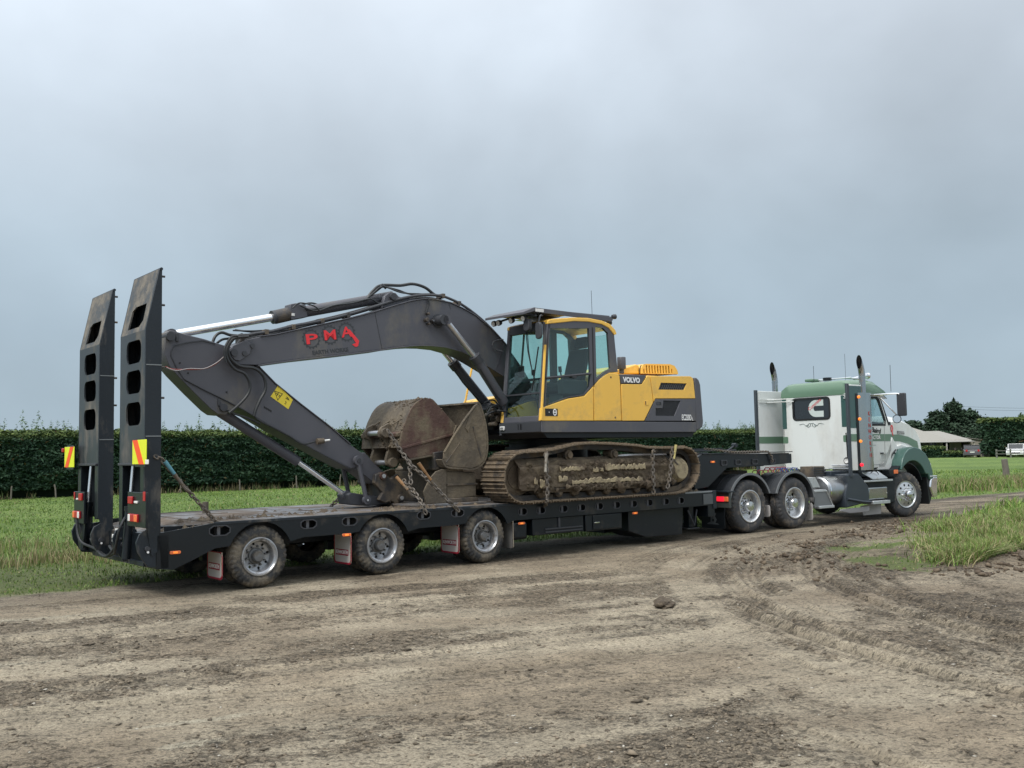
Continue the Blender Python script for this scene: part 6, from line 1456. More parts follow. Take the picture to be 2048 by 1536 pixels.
# yellow warning sticker and maker's plate
st_ = Za((556.5, 770.5), (585.5, 799.5), (576.5, 818.5), (541, 793))
sk = obj('warning_sticker', MB().ext([st_[0], st_[1], st_[2], (st_[3][0], st_[3][1])], A0 - .004, A0 - .0005), m_sticker, arm, smooth=False)
tri_ = Za((548, 781), (565.5, 787.5), (555, 801)); ctr = ((tri_[0][0] + tri_[1][0] + tri_[2][0]) / 3, (tri_[0][1] + tri_[1][1] + tri_[2][1]) / 3)
sc2 = lambda p, k: (ctr[0] + (p[0] - ctr[0]) * k, ctr[1] + (p[1] - ctr[1]) * k)
obj('warning_triangle', MB().plate(tri_, [[sc2(p, .80) for p in tri_]], A0 - .0065, A0 - .0045), m_ink, sk, smooth=False)
for q0, q1 in (((552, 786), (556, 789)), ((553, 791), (557, 787)), ((557, 793), (560, 790)), ((571, 796), (578, 800)), ((573, 793.5), (577, 798)), ((571, 802), (572, 806)), ((569, 807), (571, 808))):
    a, b = Za(q0, q1); obj('pictogram', MB().tube([(a[0], A0 - .005, a[1]), (b[0], A0 - .005, b[1])], .006, 4, 1), m_ink, sk)
c0_, c1_ = Za((528, 812), (541, 819.5)); an_ = atan2(c1_[1] - c0_[1], c1_[0] - c0_[0])
letters('ENGCON', .055, m_ink, arm, lambda x, y, d: ((c0_[0] + c1_[0]) / 2 + x * cos(an_) - y * sin(an_), A0 - .001 - d, (c0_[1] + c1_[1]) / 2 + x * sin(an_) + y * cos(an_)), bold=.001, width=.12, name='maker_lettering') if False else None
for k in range(4):
    f = k / 3.3; p = (c0_[0] + (c1_[0] - c0_[0]) * f, c0_[1] + (c1_[1] - c0_[1]) * f); obj('stamp_mark', MB().ext([(p[0], p[1]), (p[0] + .028, p[1] - .018), (p[0] + .022, p[1] - .042), (p[0] - .004, p[1] - .028)], A0 - .003, A0 - .0005), m_ink, arm)
# company lettering on the boom: three red capitals over dark cog shapes, small dark words under
la, lb_ = Zb((610, 694), (715, 668)); bang = atan2(*(lambda p, q: (q[1] - p[1], q[0] - p[0]))(*Zb((600, 717.5), (760, 701))))
def on_boom(cx, cy, lift=.001):
    return lambda x, y, d: (cx + x * cos(bang) - y * sin(bang), B0 - lift - d, cy + x * sin(bang) + y * cos(bang))
for ch, q, sz in (('P', (622.5, 679), .27), ('M', (660, 671), .27), ('A', (693, 665), .29)):
    c = Zb(q)[0]
    g_ = [(c[0] + (.155 if (k // 2) % 2 else .135) * cos(2 * pi * k / 64), c[1] + .01 + (.155 if (k // 2) % 2 else .135) * sin(2 * pi * k / 64)) for k in range(64)]
    obj('cog_print', MB().plate(g_, [[(c[0] + .118 * cos(2 * pi * k / 30), c[1] + .01 + .118 * sin(2 * pi * k / 30)) for k in range(30)]], B0 - .0015, B0 - .0003), M('dark_print', (.04, .045, .052), .5), bm_, smooth=False)
    letters(ch, sz * .78, m_inkred, bm_, on_boom(c[0], c[1], .002), bold=.004, width=.20 if ch != 'A' else .19, name='red_lettering')
    letters(ch, sz * .78, m_ink, bm_, on_boom(c[0] + .004, c[1] - .004, .0002), bold=.006, width=.208, name='letter_outline')
q = Zb((696, 668), (701, 666), (719, 685), (713, 695), (706, 688), (711, 687))
obj('bucket_arm_mark', MB().ext(Zb((693, 659), (699, 659), (718, 682), (716, 692), (711, 694), (704, 689), (711.5, 686), (706, 677)), B0 - .0060, B0 - .0055), m_inkred, bm_, smooth=False)
c = Zb((661, 702.5))[0]; letters('EARTH WORKS', .085, M('dark_print', (.04, .045, .052), .5), bm_, on_boom(c[0], c[1]), bold=.002, width=.62, name='small_lettering')
# --- bucket linkage at the arm end
L = lambda v, *p: T.uz(v, *p)
for v in (1.13, 1.64):
    a, b = L(1.15, (714.5, 921), (731.5, 1000)); 
    k = obj('rocker_link', MB().cyl((a[0], v, a[1]), (b[0], v, b[1]), .035, 10).cyl((a[0], v - .03, a[1]), (a[0], v + .03, a[1]), .075, 18).cyl((b[0], v - .03, b[1]), (b[0], v + .03, b[1]), .065, 18), m_grey, EX)
    obj('link_pin', MB().cyl((a[0], v - .045, a[1]), (a[0], v + .045, a[1]), .035, 14).cyl((b[0], v - .045, b[1]), (b[0], v + .045, b[1]), .03, 14), m_greyd, k)
    obj('pin_face', MB().cyl((b[0], v - .048, b[1]), (b[0], v - .044, b[1]), .018, 10), m_alu, k)
q = L(1.25, (694, 990), (700, 985), (733, 990), (763, 993), (780, 1000), (775, 1008), (735, 1012), (698, 1009)); obj('coupler_link', MB().ext(q, 1.22, 1.58), m_greyd, EX, bevel=.012)
q = L(1.2, (716, 906), (730, 905), (750, 928), (768, 944), (765, 960), (750, 968), (735, 955), (712, 938)); obj('arm_end', MB().ext(q, A0 + .002, A1 - .002), m_grey, EX, bevel=.01)
a = L(1.15, (763, 952))[0]; obj('end_pin', MB().cyl((a[0], 1.08, a[1]), (a[0], 1.72, a[1]), .06, 16), m_rust, EX); obj('pin_face', MB().cyl((a[0], 1.07, a[1]), (a[0], 1.08, a[1]), .032, 14), m_alu, EX)
a = L(1.10, (800.5, 995.5))[0]; obj('coupler_pin', MB().cyl((a[0], 1.05, a[1]), (a[0], 1.75, a[1]), .05, 16), m_darksteel, EX); obj('pin_face', MB().cyl((a[0], 1.04, a[1]), (a[0], 1.05, a[1]), .03, 14), m_alu, EX)
q = L(1.12, (749, 966), (752, 948), (768, 944), (782, 958), (797, 948), (804, 965), (800, 980), (812, 990), (808, 1004), (792, 1008), (783, 1001), (772, 1006), (758, 1000), (766, 985))
for v in (1.12, 1.56): obj('quick_hitch', MB().ext(q, v, v + .09), m_darksteel, EX, bevel=.012)
obj('hitch_body', MB().ext(L(1.12, (764, 960), (788, 962), (795, 985), (782, 1003), (766, 998)), 1.21, 1.56), m_darksteel, EX, bevel=.01)
# ------------------------------------------------------------------ spare buckets on the deck
def shell(name, par, path, v0, v1, th, mat, rough=.0, seed=0):
    """curved bucket skin: a (u,z) path swept across v with a little dented unevenness"""
    nv = 10; vs = []
    n = len(path)
    for lay in (0, 1):
        for j in range(nv + 1):
            v = v0 + (v1 - v0) * j / nv
            for i in range(n):
                p = path[max(i - 1, 0)]; q = path[min(i + 1, n - 1)]; dx, dz = q[0] - p[0], q[1] - p[1]; l = hypot(dx, dz) or 1
                o = th * lay + rough * (float(fbm(np.array(i * .8 + seed), np.array(j * .9), 3)) - .5)
                vs.append((path[i][0] + dz / l * o, v, path[i][1] - dx / l * o))
    m = (nv + 1) * n; fs = []
    for lay in (0, 1):
        for j in range(nv):
            for i in range(n - 1):
                a = lay * m + j * n + i; f = (a, a + 1, a + n + 1, a + n); fs.append(f if lay else f[::-1])
    for j in range(nv):
        for i in (0, n - 1): a = j * n + i; fs.append((a, a + n, a + n + m, a + m))
    for i in range(n - 1):
        for j in (0, nv): a = j * n + i; fs.append((a, a + 1, a + 1 + m, a + m))
    return obj(name, MB().add(vs, fs), mat, par)
def smooth_path(P, k=4):
    P = [Vector((a, b)) for a, b in P]; out = []
    for i in range(len(P) - 1):
        p0 = P[max(i - 1, 0)]; p1 = P[i]; p2 = P[i + 1]; p3 = P[min(i + 2, len(P) - 1)]
        for j in range(k):
            t = j / k; q = .5 * ((2 * p1) + (p2 - p0) * t + (2 * p0 - 5 * p1 + 4 * p2 - p3) * t * t + (3 * p1 - p0 - 3 * p2 + p3) * t ** 3); out.append((q.x, q.y))
    out.append(tuple(P[-1])); return out
# brown digging bucket, upside down on top of the others, pin ears towards the rear
v0 = .60
B1r = root('digging_bucket', T, (2.9, 1.2, 1.6), 'rusty brown digging bucket lying upside down behind the arm, mouth facing down', 'bucket', 'spare excavator buckets on the deck')
side = T.uz(v0, (800, 895), (803, 870), (812, 840), (826, 812), (843, 799), (862, 797), (873, 806), (893, 829), (911.5, 850), (908, 868), (886, 905), (820, 917))
sp = smooth_path([side[0], side[1], side[2], side[3], side[4], side[5]], 3)
obj('side_plate', MB().ext(sp + side[6:], v0, v0 + .03), m_rust, B1r, bevel=.006)
obj('side_plate', MB().ext(sp + side[6:], v0 + 1.12, v0 + 1.15), m_rust, B1r, bevel=.006)
pth = smooth_path([side[0], side[1], side[2], side[3], side[4], side[5], side[6], side[7], side[8]], 3)
shell('bucket_back', B1r, pth, v0 + .005, v0 + 1.145, .028, M('mud_scraped_bucket_back', (.085, .070, .054), .75, dirt=(.14, .115, .082), damt=.55, dsc=3, var=.4, bump=.9, bsc=14), rough=.012)
e1, e2 = T.uz(v0, (801, 896), (907, 869)); obj('side_cutter', MB().ext(T.uz(v0, (800, 894.5), (907, 866.5), (908, 870.5), (801, 899)), v0 - .022, v0), m_rust, B1r, bevel=.004)
obj('lip_plate', MB().ext(T.uz(v0, (820, 917), (886, 905), (885, 909), (822, 921)), v0, v0 + 1.15), m_grime, B1r, bevel=.005)
obj('cutting_edge', MB().ext(T.uz(v0, (911.5, 850), (915, 855), (909, 871), (905, 869)), v0 - .015, v0 + 1.165), m_grime, B1r, bevel=.005)
# scraped caked earth on the curved back
m_ = 1500; t = RNG.random(m_); pa = np.array(pth); idx = (t * (len(pa) - 1)).astype(int); fr_ = t * (len(pa) - 1) - idx
uu = pa[idx, 0] * (1 - fr_) + pa[np.minimum(idx + 1, len(pa) - 1), 0] * fr_; zz = pa[idx, 1] * (1 - fr_) + pa[np.minimum(idx + 1, len(pa) - 1), 1] * fr_; vv = v0 + 1.15 * RNG.random(m_)
k = fbm(uu * 3 + zz * 2, vv * 3.2, 3) > .47; uu, zz, vv = uu[k], zz[k], vv[k]; q = len(uu)
bs = np.array([[1, 0, 0], [-.5, .87, 0], [-.5, -.87, 0], [0, 0, .8], [0, 0, -.8]], float)
PP = bs[None] * RNG.uniform(.5, 1.3, (q, 5, 1)) * RNG.gamma(1.6, .008, q)[:, None, None] + np.stack([uu, vv, zz], -1)[:, None] - np.array(OFF[B1r.name])
ff = np.array([[0, 1, 3], [1, 2, 3], [2, 0, 3], [1, 0, 4], [2, 1, 4], [0, 2, 4]]); o = np_mesh('earth_crumbs', PP.reshape(-1, 3), (ff[None] + (np.arange(q) * 5)[:, None, None]).reshape(-1, 3), m_mud, B1r); o['kind'] = 'stuff'
# ears, torque tube, pins
for v in (.98, 1.42):
    ear = T.uz(.98, (776, 846), (762, 854), (756, 864), (757, 874), (768, 880), (775, 900), (770, 918), (772, 930), (784, 936), (796, 926), (800, 898), (804, 870))
    obj('hook_ear', MB().ext(ear, v - .03, v + .03), m_grime, B1r, bevel=.008)
p1, p2 = T.uz(.98, (766, 866), (781, 925))
for p_ in (p1, p2):
    obj('ear_pin', MB().cyl((p_[0], .90, p_[1]), (p_[0], 1.50, p_[1]), .042, 16), m_rim, B1r); obj('pin_boss', MB().cyl((p_[0], .88, p_[1]), (p_[0], .96, p_[1]), .075, 16), m_grime, B1r, bevel=.006)
obj('torque_tube', MB().box(side[1][0] - .06, side[1][0] + .12, v0 + .03, v0 + 1.12, side[1][1] - .02, side[1][1] + .05).rot('Y', radians(-12), (side[1][0], 0, side[1][1])), m_rust, B1r, bevel=.015)
for k in (0, 1, 2):
    q = T.uz(.98, (772 - k * 0, 850), (800, 835), (822, 818)); obj('wear_strap', MB().tube([(q[0][0], .8 + k * .28, q[0][1]), (q[1][0] - .05, .8 + k * .28, q[1][1]), (q[1][0] + .05, .8 + k * .28, q[1][1] + .12)], .014, 6, 3), m_grime, B1r)
# grey-brown wide bucket standing mouth-up between the brown bucket and the tracks
v0 = .38
B2r = root('wide_bucket', T, (3.9, 1.0, 1.45), 'earth-stained grey bucket standing upright between the brown bucket and the tracks', 'bucket', 'spare excavator buckets on the deck')
o_ = T.uz(v0, (949, 812), (955, 806.5), (960, 812), (970, 845), (974, 880), (973.5, 905), (968, 922), (958, 932), (943, 937), (925, 935), (905, 934), (893, 931), (887, 918), (888, 904), (907, 872), (928, 840))
obj('side_plate', MB().ext(o_, v0, v0 + .03), m_grime, B2r, bevel=.008); obj('side_plate', MB().ext(o_, v0 + 1.22, v0 + 1.25), m_grime, B2r, bevel=.008)
shell('bucket_back', B2r, smooth_path([o_[1], o_[2], o_[3], o_[4], o_[5], o_[6], o_[7], o_[8], o_[9], o_[10], o_[11], o_[12]], 2), v0 + .005, v0 + 1.245, -.03, m_grime, rough=.008, seed=5)
obj('corner_gusset', MB().ext(T.uz(v0, (930, 856), (938, 833), (944, 837), (936, 865)), v0 - .014, v0), m_grime, B2r, bevel=.004)
obj('stiffener', MB().tube([(a, v0 - .004, b) for a, b in T.uz(v0, (946, 853), (962, 915))], .012, 6, 1), m_darksteel, B2r); obj('stiffener', MB().tube([(a, v0 - .004, b) for a, b in T.uz(v0, (919, 886), (892, 925))], .010, 6, 1), m_darksteel, B2r)
obj('lip_edge', MB().tube([(a, v0 - .006, b) for a, b in T.uz(v0, (950, 811), (928, 840), (907, 872), (888, 905))], .018, 6, 1), m_grime, B2r)
for k in range(22):     # clumps of earth inside
    q = (3.75 + random.uniform(-.15, .3), v0 + random.uniform(.1, 1.1), 1.62 + random.uniform(-.05, .3)); 
im = MB(); 
gx = np.linspace(0, 1, 26); gy = np.linspace(0, 1, 18); vs = []
for a in gx:
    for b in gy:
        vs.append((3.55 + .55 * b, v0 + .04 + 1.17 * a, 1.58 + .30 * b ** 1.5 + .14 * float(fbm(np.array(a * 6), np.array(b * 4), 4)) + .08 * (1 - a)))
obj('earth_inside', MB().add(vs, [(i * 18 + j, (i + 1) * 18 + j, (i + 1) * 18 + j + 1, i * 18 + j + 1) for i in range(25) for j in range(17)]), m_mud, B2r)
# low batter bucket flat on the deck under both
v0 = .45
B3r = root('batter_bucket', T, (3.4, 1.2, DK), 'low dirty grooming bucket flat on the deck below the other two', 'bucket', 'spare excavator buckets on the deck')
q = T.uz(v0, (893.5, 938), (884, 938.5), (872, 943), (861, 955), (851, 975), (847, 984), (852, 990), (893, 989.5))
q[-1] = (q[-1][0], .93); q[-2] = (q[-2][0], .93)
obj('side_plate', MB().ext(q, v0, v0 + .03), m_grime, B3r, bevel=.008); obj('side_plate', MB().ext(q, v0 + 1.5, v0 + 1.53), m_grime, B3r, bevel=.008)
xr = T.uz(v0, (951, 960))[0][0]
obj('bucket_back', MB().ext([(q[0][0] + .005, 1.43), (xr, 1.40), (xr + .03, 1.36), (xr + .03, 1.0), (q[0][0] + .005, .98)], v0 + .02, v0 + 1.6), m_grime, B3r, bevel=.02)
obj('top_rail', MB().box(q[0][0], xr + .04, v0 - .0, v0 + 1.5, 1.43, 1.47), m_grime, B3r, bevel=.01); obj('lower_rail', MB().box(q[0][0], xr + .05, v0 - .01, v0 + 1.5, .93, 1.0), m_darksteel, B3r, bevel=.01); obj('mid_rail', MB().box(q[0][0] + .01, xr + .04, v0 + .0, v0 + .03, 1.20, 1.225), m_darksteel, B3r)
obj('stacked_plate', MB().box(2.75, 4.0, .30, 2.4, .90, .93), m_deck, B3r, bevel=.004)
# dark plate pack between upper bucket and lower one
obj('mouth_plate', MB().ext(T.uz(.55, (868, 905), (887, 902), (930, 935), (893, 938), (872, 940)), .56, 1.5), m_darksteel, B3r, bevel=.01)

# ------------------------------------------------------------------ chains with load binders: every chain its own thing
def chain(pts, label, lever=None, link=.085, r=.013, frame=T, cat='chain'):
    c0 = pts[0]; R_ = root('tie_down_chain', frame, c0, label, cat, 'tie-down chains holding the load')
    P = [Vector(p) for p in pts]; Ls = [0]
    for i in range(1, len(P)): Ls.append(Ls[-1] + (P[i] - P[i - 1]).length)
    n = max(2, int(Ls[-1] / (link * .72))); mb = MB()
    for k in range(n):
        s = Ls[-1] * (k + .5) / n; i = max(j for j in range(len(Ls) - 1) if Ls[j] <= s); t = (s - Ls[i]) / (Ls[i + 1] - Ls[i]); c = P[i].lerp(P[i + 1], t); d = (P[i + 1] - P[i]).normalized()
        x = d.orthogonal().normalized(); y = d.cross(x); a = (k % 2) * pi / 2 + .3 + random.uniform(-.15, .15); sd = x * cos(a) + y * sin(a)
        ring = [tuple(c + d * (link / 2 * cos(q_)) + sd * (link * .33 * sin(q_))) for q_ in np.linspace(0, 2 * pi, 8, endpoint=False)]
        mb.tube(ring, r, 5, 1, closed=True)
    o = obj('links', mb, m_chain, R_); o['kind'] = 'stuff'
    if lever:
        a, b, col, gr = lever; a = Vector(a); b = Vector(b); m = a.lerp(b, .55)
        h = obj('binder_lever', MB().tube([tuple(a), tuple(a.lerp(b, .5)), tuple(b)], [.024, .018, .022], 8, 1), m_chain if gr else col, R_, bevel=0)
        obj('lever_grip', MB().cyl(tuple(a), tuple(m), .028, 10, .022), col, h)
        obj('binder_hook', MB().tube([tuple(b), tuple(b + Vector((.04, 0, -.06))), tuple(b + Vector((.10, 0, -.10)))], .02, 6, 2), m_chain, R_)
    return R_
m_grip1 = M('worn_orange_grip', (.24, .13, .055), .7, dirt=MUD, damt=.4, dsc=9); m_grip2 = M('faded_blue_grip', (.10, .27, .34), .6); m_grip3 = M('pale_steel_lever', (.35, .33, .29), .5, dirt=MUD, damt=.35, dsc=9)
def P3(v, *ps): return [(a, v, b) for a, b in T.uz(v, *ps)]
chain(P3(.0, (309, 912), (322, 918), (345, 945), (370, 975), (400, 1008)) + [(-.62, .06, .93), (-.52, .02, .84)], 'chain with blue-handled binder running from the near ramp down to the deck edge', (P3(-.02, (330, 923))[0], P3(-.02, (364, 968))[0], m_grip2, True), r=.011, link=.075)
chain(P3(2.0, (684, 990), (672, 1003), (660, 1014)), 'short black chain under the foot of the bucket cylinder', r=.014)
a = P3(.55, (775, 860))[0]
chain([a, P3(.45, (800, 900))[0], P3(.3, (822, 930))[0], P3(.1, (862, 965))[0], P3(-.03, (895, 1000))[0], P3(-.03, (918, 1022))[0]], 'long muddy chain with brown binder handle from the upturned bucket to the deck', (P3(.04, (837, 926))[0], P3(-.02, (862, 960))[0], m_grip1, False))
chain([P3(.5, (819, 925))[0], P3(.4, (820, 945))[0], P3(.3, (822, 968))[0]], 'short chain hanging straight down below the long chain', r=.012)
chain([P3(.5, (806, 960))[0], P3(.2, (830, 985))[0], P3(-.02, (846, 1010))[0], P3(-.04, (852, 1028))[0]], 'muddy chain with brown binder handle beside the arm coupler', (P3(.3, (793, 954))[0], P3(.12, (816, 980))[0], m_grip1, False))
vt = TN - .03
chain([P3(.0, (1099, 905))[0], P3(vt, (1092, 908))[0], P3(vt, (1093, 940))[0], P3(vt, (1095, 975))[0], P3(vt, (1094, 1002))[0], P3(-.03, (1090, 1012))[0]], 'chain with pale upright lever over the rear of the near track', (P3(vt - .02, (1093, 907))[0], P3(vt - .02, (1091, 944))[0], m_grip3, False), r=.016)
chain([P3(.0, (1312, 900))[0], P3(vt, (1305, 903))[0], P3(vt, (1306, 940))[0], P3(vt, (1307, 965))[0], P3(vt, (1307, 987))[0]], 'chain hanging straight over the middle of the near track', r=.016)
chain([P3(vt, (1344, 896))[0], P3(vt, (1343, 925))[0], P3(vt, (1339, 955))[0], P3(vt, (1335, 976))[0]], 'chain with yellowish lever in front of the track drive sprocket', (P3(vt - .02, (1352, 890))[0], P3(vt - .03, (1348, 918))[0], M('yellowed_lever', (.42, .36, .14), .6, dirt=MUD, damt=.3), False), r=.015)
chain([(9.3, .2, 1.7), (10.2, .19, 1.62), (11.3, .18, 1.62), (11.42, .17, 1.52), (11.45, .17, 1.40)], 'short chain hooked over the front of the gooseneck', r=.010, link=.06)
# ------------------------------------------------------------------ tractor unit
KT = root('tractor_truck', K, (3.4, 1.22, 0), 'white and green conventional tractor truck with tall chrome stacks pulling the low loader', 'truck')
WT = 2.44; RD = .53
for u in (.04, 1.48):
    add_wheel(KT, 'drive', u, .0, RD, RD, .27, .31); add_wheel(KT, 'drive', u, WT, RD, RD, .27, .31, far=True)
    obj('axle', MB().cyl((u, .3, RD), (u, WT - .3, RD), .08, 14).lathe((u, 1.22, RD), (0, 1, 0), [(-.25, .08), (-.15, .2), (.15, .2), (.25, .08)], 18), m_blackclean, KT)
w = add_wheel(KT, 'steer', 5.80, .06, RD, RD, .27, .30, dual=False, steer=radians(-13)); w = add_wheel(KT, 'steer', 5.80, WT - .06, RD, RD, .27, .30, far=True, dual=False, steer=radians(-13))
obj('front_axle', MB().box(5.72, 5.88, .35, WT - .35, .38, .52), m_blackclean, KT)
for v in (.78, 1.58): obj('chassis_rail', MB().box(-.95, 6.9, v, v + .08, .72, .99), m_blackclean, KT)
for u in (-.9, .3, 1.2, 2.2, 3.2, 4.4, 5.2): obj('cross_member', MB().box(u, u + .12, .86, 1.58, .78, .95), m_blackclean, KT)
obj('fifth_wheel', MB().cyl((.75, 1.22, 1.15), (.75, 1.22, 1.22), .46, 28).box(.1, .75, .85, 1.6, 1.14, 1.20), m_darksteel, KT, bevel=.01)
obj('fifth_wheel_mount', MB().box(.45, 1.05, .8, 1.64, .99, 1.15), m_blackclean, KT)
# quarter-round guards over each drive wheel
m_guard = M('guard_plastic', (.05, .055, .062), .42, dirt=(.15, .14, .12), damt=.2, var=.15)
for u in (.04, 1.48):
    for far in (0, 1):
        v0, v1 = (-.02, .66) if not far else (WT - .66, WT + .02)
        a0, a1 = (168, 22) if u < 1 else (160, 8)
        arcp = arc(u, RD, .635, a0, a1, 22); g = obj('wheel_guard', MB().ribbon(arcp[::-1], .014, v0, v1), m_guard, KT)
        ve = v0 if not far else v1 - .03
        obj('guard_edge', MB().ribbon(arc(u, RD, .625, a0, a1, 24)[::-1], -.045, ve - .004, ve + .022), M('worn_guard_edge', (.16, .17, .18), .45, var=.2), g)
        for dv in (.22, .42): obj('guard_rib', MB().ribbon(arcp[::-1], -.010, v0 + dv, v0 + dv + .02), m_guard, g)
# rear flaps of the tractor, with faint pale emblems; tail lamp bar
for v0, v1 in ((.02, .62), (WT - .62, WT - .02)):
    fl = obj('mudflap', MB().ext(rrect(v0, v1, .12, .56, .03), -.72, -.708, 'u'), m_blackclean, KT)
    vm = (v0 + v1) / 2; m_em = M('faint_grey_emblem', (.11, .125, .135), .6)
    obj('flap_emblem', MB().plate([(vm + .16, .20), (vm - .16, .20), (vm - .12, .225), (vm - .06, .23), (vm - .1, .30), (vm - .05, .36), (vm - .09, .42), (vm + .09, .44), (vm + .06, .40), (vm + .06, .25), (vm + .13, .225)], [[(vm + .02, .26), (vm - .03, .26), (vm - .03, .31), (vm + .02, .31)], [(vm + .02, .34), (vm - .02, .34), (vm - .02, .38), (vm + .02, .38)]], -.724, -.721, 'u'), m_em, fl, smooth=False)
fl = obj('mudflap', MB().ext(rrect(.75, 1.5, .12, .56, .03), -.72, -.708, 'u'), m_blackclean, KT)
obj('flap_emblem', MB().plate([(1.30, .19), (.90, .19), (.93, .22), (1.0, .23), (.97, .31), (1.02, .38), (1.06, .48), (1.12, .50), (1.16, .46), (1.15, .38), (1.20, .30), (1.18, .23), (1.28, .22)], [[(1.12, .25), (1.06, .25), (1.06, .33), (1.11, .33)]], -.724, -.721, 'u'), m_em, fl, smooth=False)
tl = obj('tail_bar', MB().box(-.80, -.74, -.18, WT + .18, .54, .84), M('bar_green_grey', (.05, .058, .055), .5, dirt=MUD, damt=.2), KT, bevel=.008)
obj('tread_top', MB().box(-.86, -.64, -.2, .62, .84, .87), m_ramp, tl, bevel=.006)
for v0 in (-.17, WT - .20):
    for m, a, b in ((m_orange, .29, .38), (m_redlit, .10, .29), (m_orange, .0, .10)): obj('tail_lamp', MB().box(-.83, -.80, v0 + a + .003, v0 + b - .003, .665, .76), m, tl, bevel=.01)
obj('side_reflector', MB().box(-.82, -.80, .23, .26, .74, .80), m_whlens, tl)
obj('marker_lamp', MB().box(-.81, -.79, 2.0, 2.1, .84, .93), m_red, tl, bevel=.006)
# coiled air lines and deck clutter behind the cab
for k, (m, v, u0, z) in enumerate(((M('red_air_line', (.22, .025, .045), .4), 1.05, 1.9, 1.18), (M('blue_air_line', (.03, .06, .20), .4), .85, 2.05, 1.16), (M('red_air_line', (.22, .025, .045), .4), 1.3, 1.8, 1.12), (m_hose, 1.15, 2.5, 1.12), (m_hose, .8, 2.6, 1.10))):
    obj('air_line', MB().tube([(u0 + .03 * i, v + .075 * cos(i * 1.05), z + .085 * sin(i * 1.05)) for i in range(26)], .012, 6, 1), m, KT)
obj('catwalk', MB().box(1.95, 3.75, .72, 1.75, 1.0, 1.03), m_alu, KT, bevel=.004)
for k in range(5): obj('deck_valve', MB().cyl((2.3 + k * .22, .8 + .1 * (k % 2), 1.03), (2.3 + k * .22, .8 + .1 * (k % 2), 1.13), .05, 10), m_darksteel, KT, bevel=.01)
obj('ribbed_box', MB().box(2.75, 3.15, .42, .78, 1.02, 1.26), m_darksteel, KT, bevel=.01)
for k in range(4): obj('box_rib', MB().box(2.74, 3.16, .41, .42, 1.06 + k * .05, 1.08 + k * .05), m_guard, KT)
obj('under_cab_box', MB().box(3.2, 4.55, .30, .8, .98, 1.14), M('dark_blue_grey_box', (.03, .04, .055), .45), KT, bevel=.01)
# aluminium steps behind the tank
s1 = K.uz(.05, (1609, 953), (1632, 954), (1648, 977), (1627, 978), (1661, 985), (1666, 1014))
obj('step_top', MB().ext([(2.02, 1.04), (2.30, 1.04), (2.46, .82), (2.20, .82)], .06, .5), m_alu, KT, bevel=.005)
obj('step_tread', MB().box(2.2, 2.62, .02, .45, .72, .765), m_alu, KT, bevel=.006); obj('step_tread', MB().box(2.32, 2.86, .0, .45, .365, .42), m_alu, KT, bevel=.006)
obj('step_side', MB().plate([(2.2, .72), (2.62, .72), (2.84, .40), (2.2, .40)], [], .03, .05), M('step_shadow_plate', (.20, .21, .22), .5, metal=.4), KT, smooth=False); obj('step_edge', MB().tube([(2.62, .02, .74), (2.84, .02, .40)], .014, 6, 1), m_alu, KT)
obj('step_mudflap', MB().ext(rrect(.04, .6, .13, .50, .05), 2.12, 2.135, 'u'), m_flap, KT); obj('guard_mudflap', MB().ext(rrect(.04, .6, .28, .52, .05), .70, .712, 'u'), m_flap, KT)
# fuel tank with polished band, dark fairing, cab steps
tk = obj('fuel_tank', MB().lathe((2.78, .36, .72), (1, 0, 0), [(.0, .0), (.0, .28), (.03, .32), (.7, .32), (.72, .30), (.72, .0)], 40), M('tank_alloy', (.42, .43, .44), .3, metal=.9, dirt=(.2, .19, .18), damt=.3), KT)
obj('tank_band', MB().lathe((2.80, .36, .72), (1, 0, 0), [(.0, .322), (.0, .328), (.035, .328), (.035, .322)], 40, closed=True), m_chrome, tk)
m_fair = M('slate_fairing', (.035, .045, .058), .4, dirt=(.12, .11, .10), damt=.15)
Kz = lambda v, *p: K.uz(v, *p)
fo = Kz(.02, (1672, 948.5), (1716, 946), (1724, 955), (1724, 962), (1738, 972), (1738, 1000), (1745, 1003), (1742, 1012), (1694, 1017), (1694, 995), (1688, 985), (1695, 970), (1690, 955))
obj('side_fairing', MB().ext(Kz(.02, (1690, 949), (1716, 946.5), (1725, 958), (1736, 972), (1738, 990), (1738, 1004), (1692, 1016), (1689, 990), (1694, 968)), .0, .6), m_fair, KT, bevel=.03, seg=3)
obj('fairing_rib', MB().tube([(a, -.01, b) for a, b in Kz(-.01, (1695, 998), (1712, 1001), (1728, 1003.5), (1742, 1004))], .03, 8, 3), m_fair, KT)
obj('silver_skirt', MB().ext(Kz(.02, (1680, 1022), (1684, 1018.5), (1739, 1013), (1738.5, 1023), (1700, 1026)), .02, .05), M('dull_skirt', (.32, .31, .32), .5, metal=.3), KT, bevel=.004)
obj('step_box', MB().ext(Kz(.12, (1724, 958), (1790, 956), (1790, 1004), (1738, 1008), (1737, 972)), .12, .7), m_blackclean, KT, bevel=.01)
obj('battery_cover', MB().box(*[f(Kz(.06, (1738, 1000), (1775, 974)), key=lambda q: q[0])[0] for f in (min, max)], .06, .3, Kz(.06, (1738, 1000))[0][1], Kz(.06, (1738, 975))[0][1]), m_stain, KT, bevel=.03, seg=3)
tp = Kz(.0, (1727, 957), (1785, 956), (1785, 962), (1742, 964)); obj('cab_step', MB().box(tp[0][0] + .02, tp[1][0], -.01, .30, tp[3][1] - .0, tp[3][1] + .04), m_alu, KT, bevel=.006)
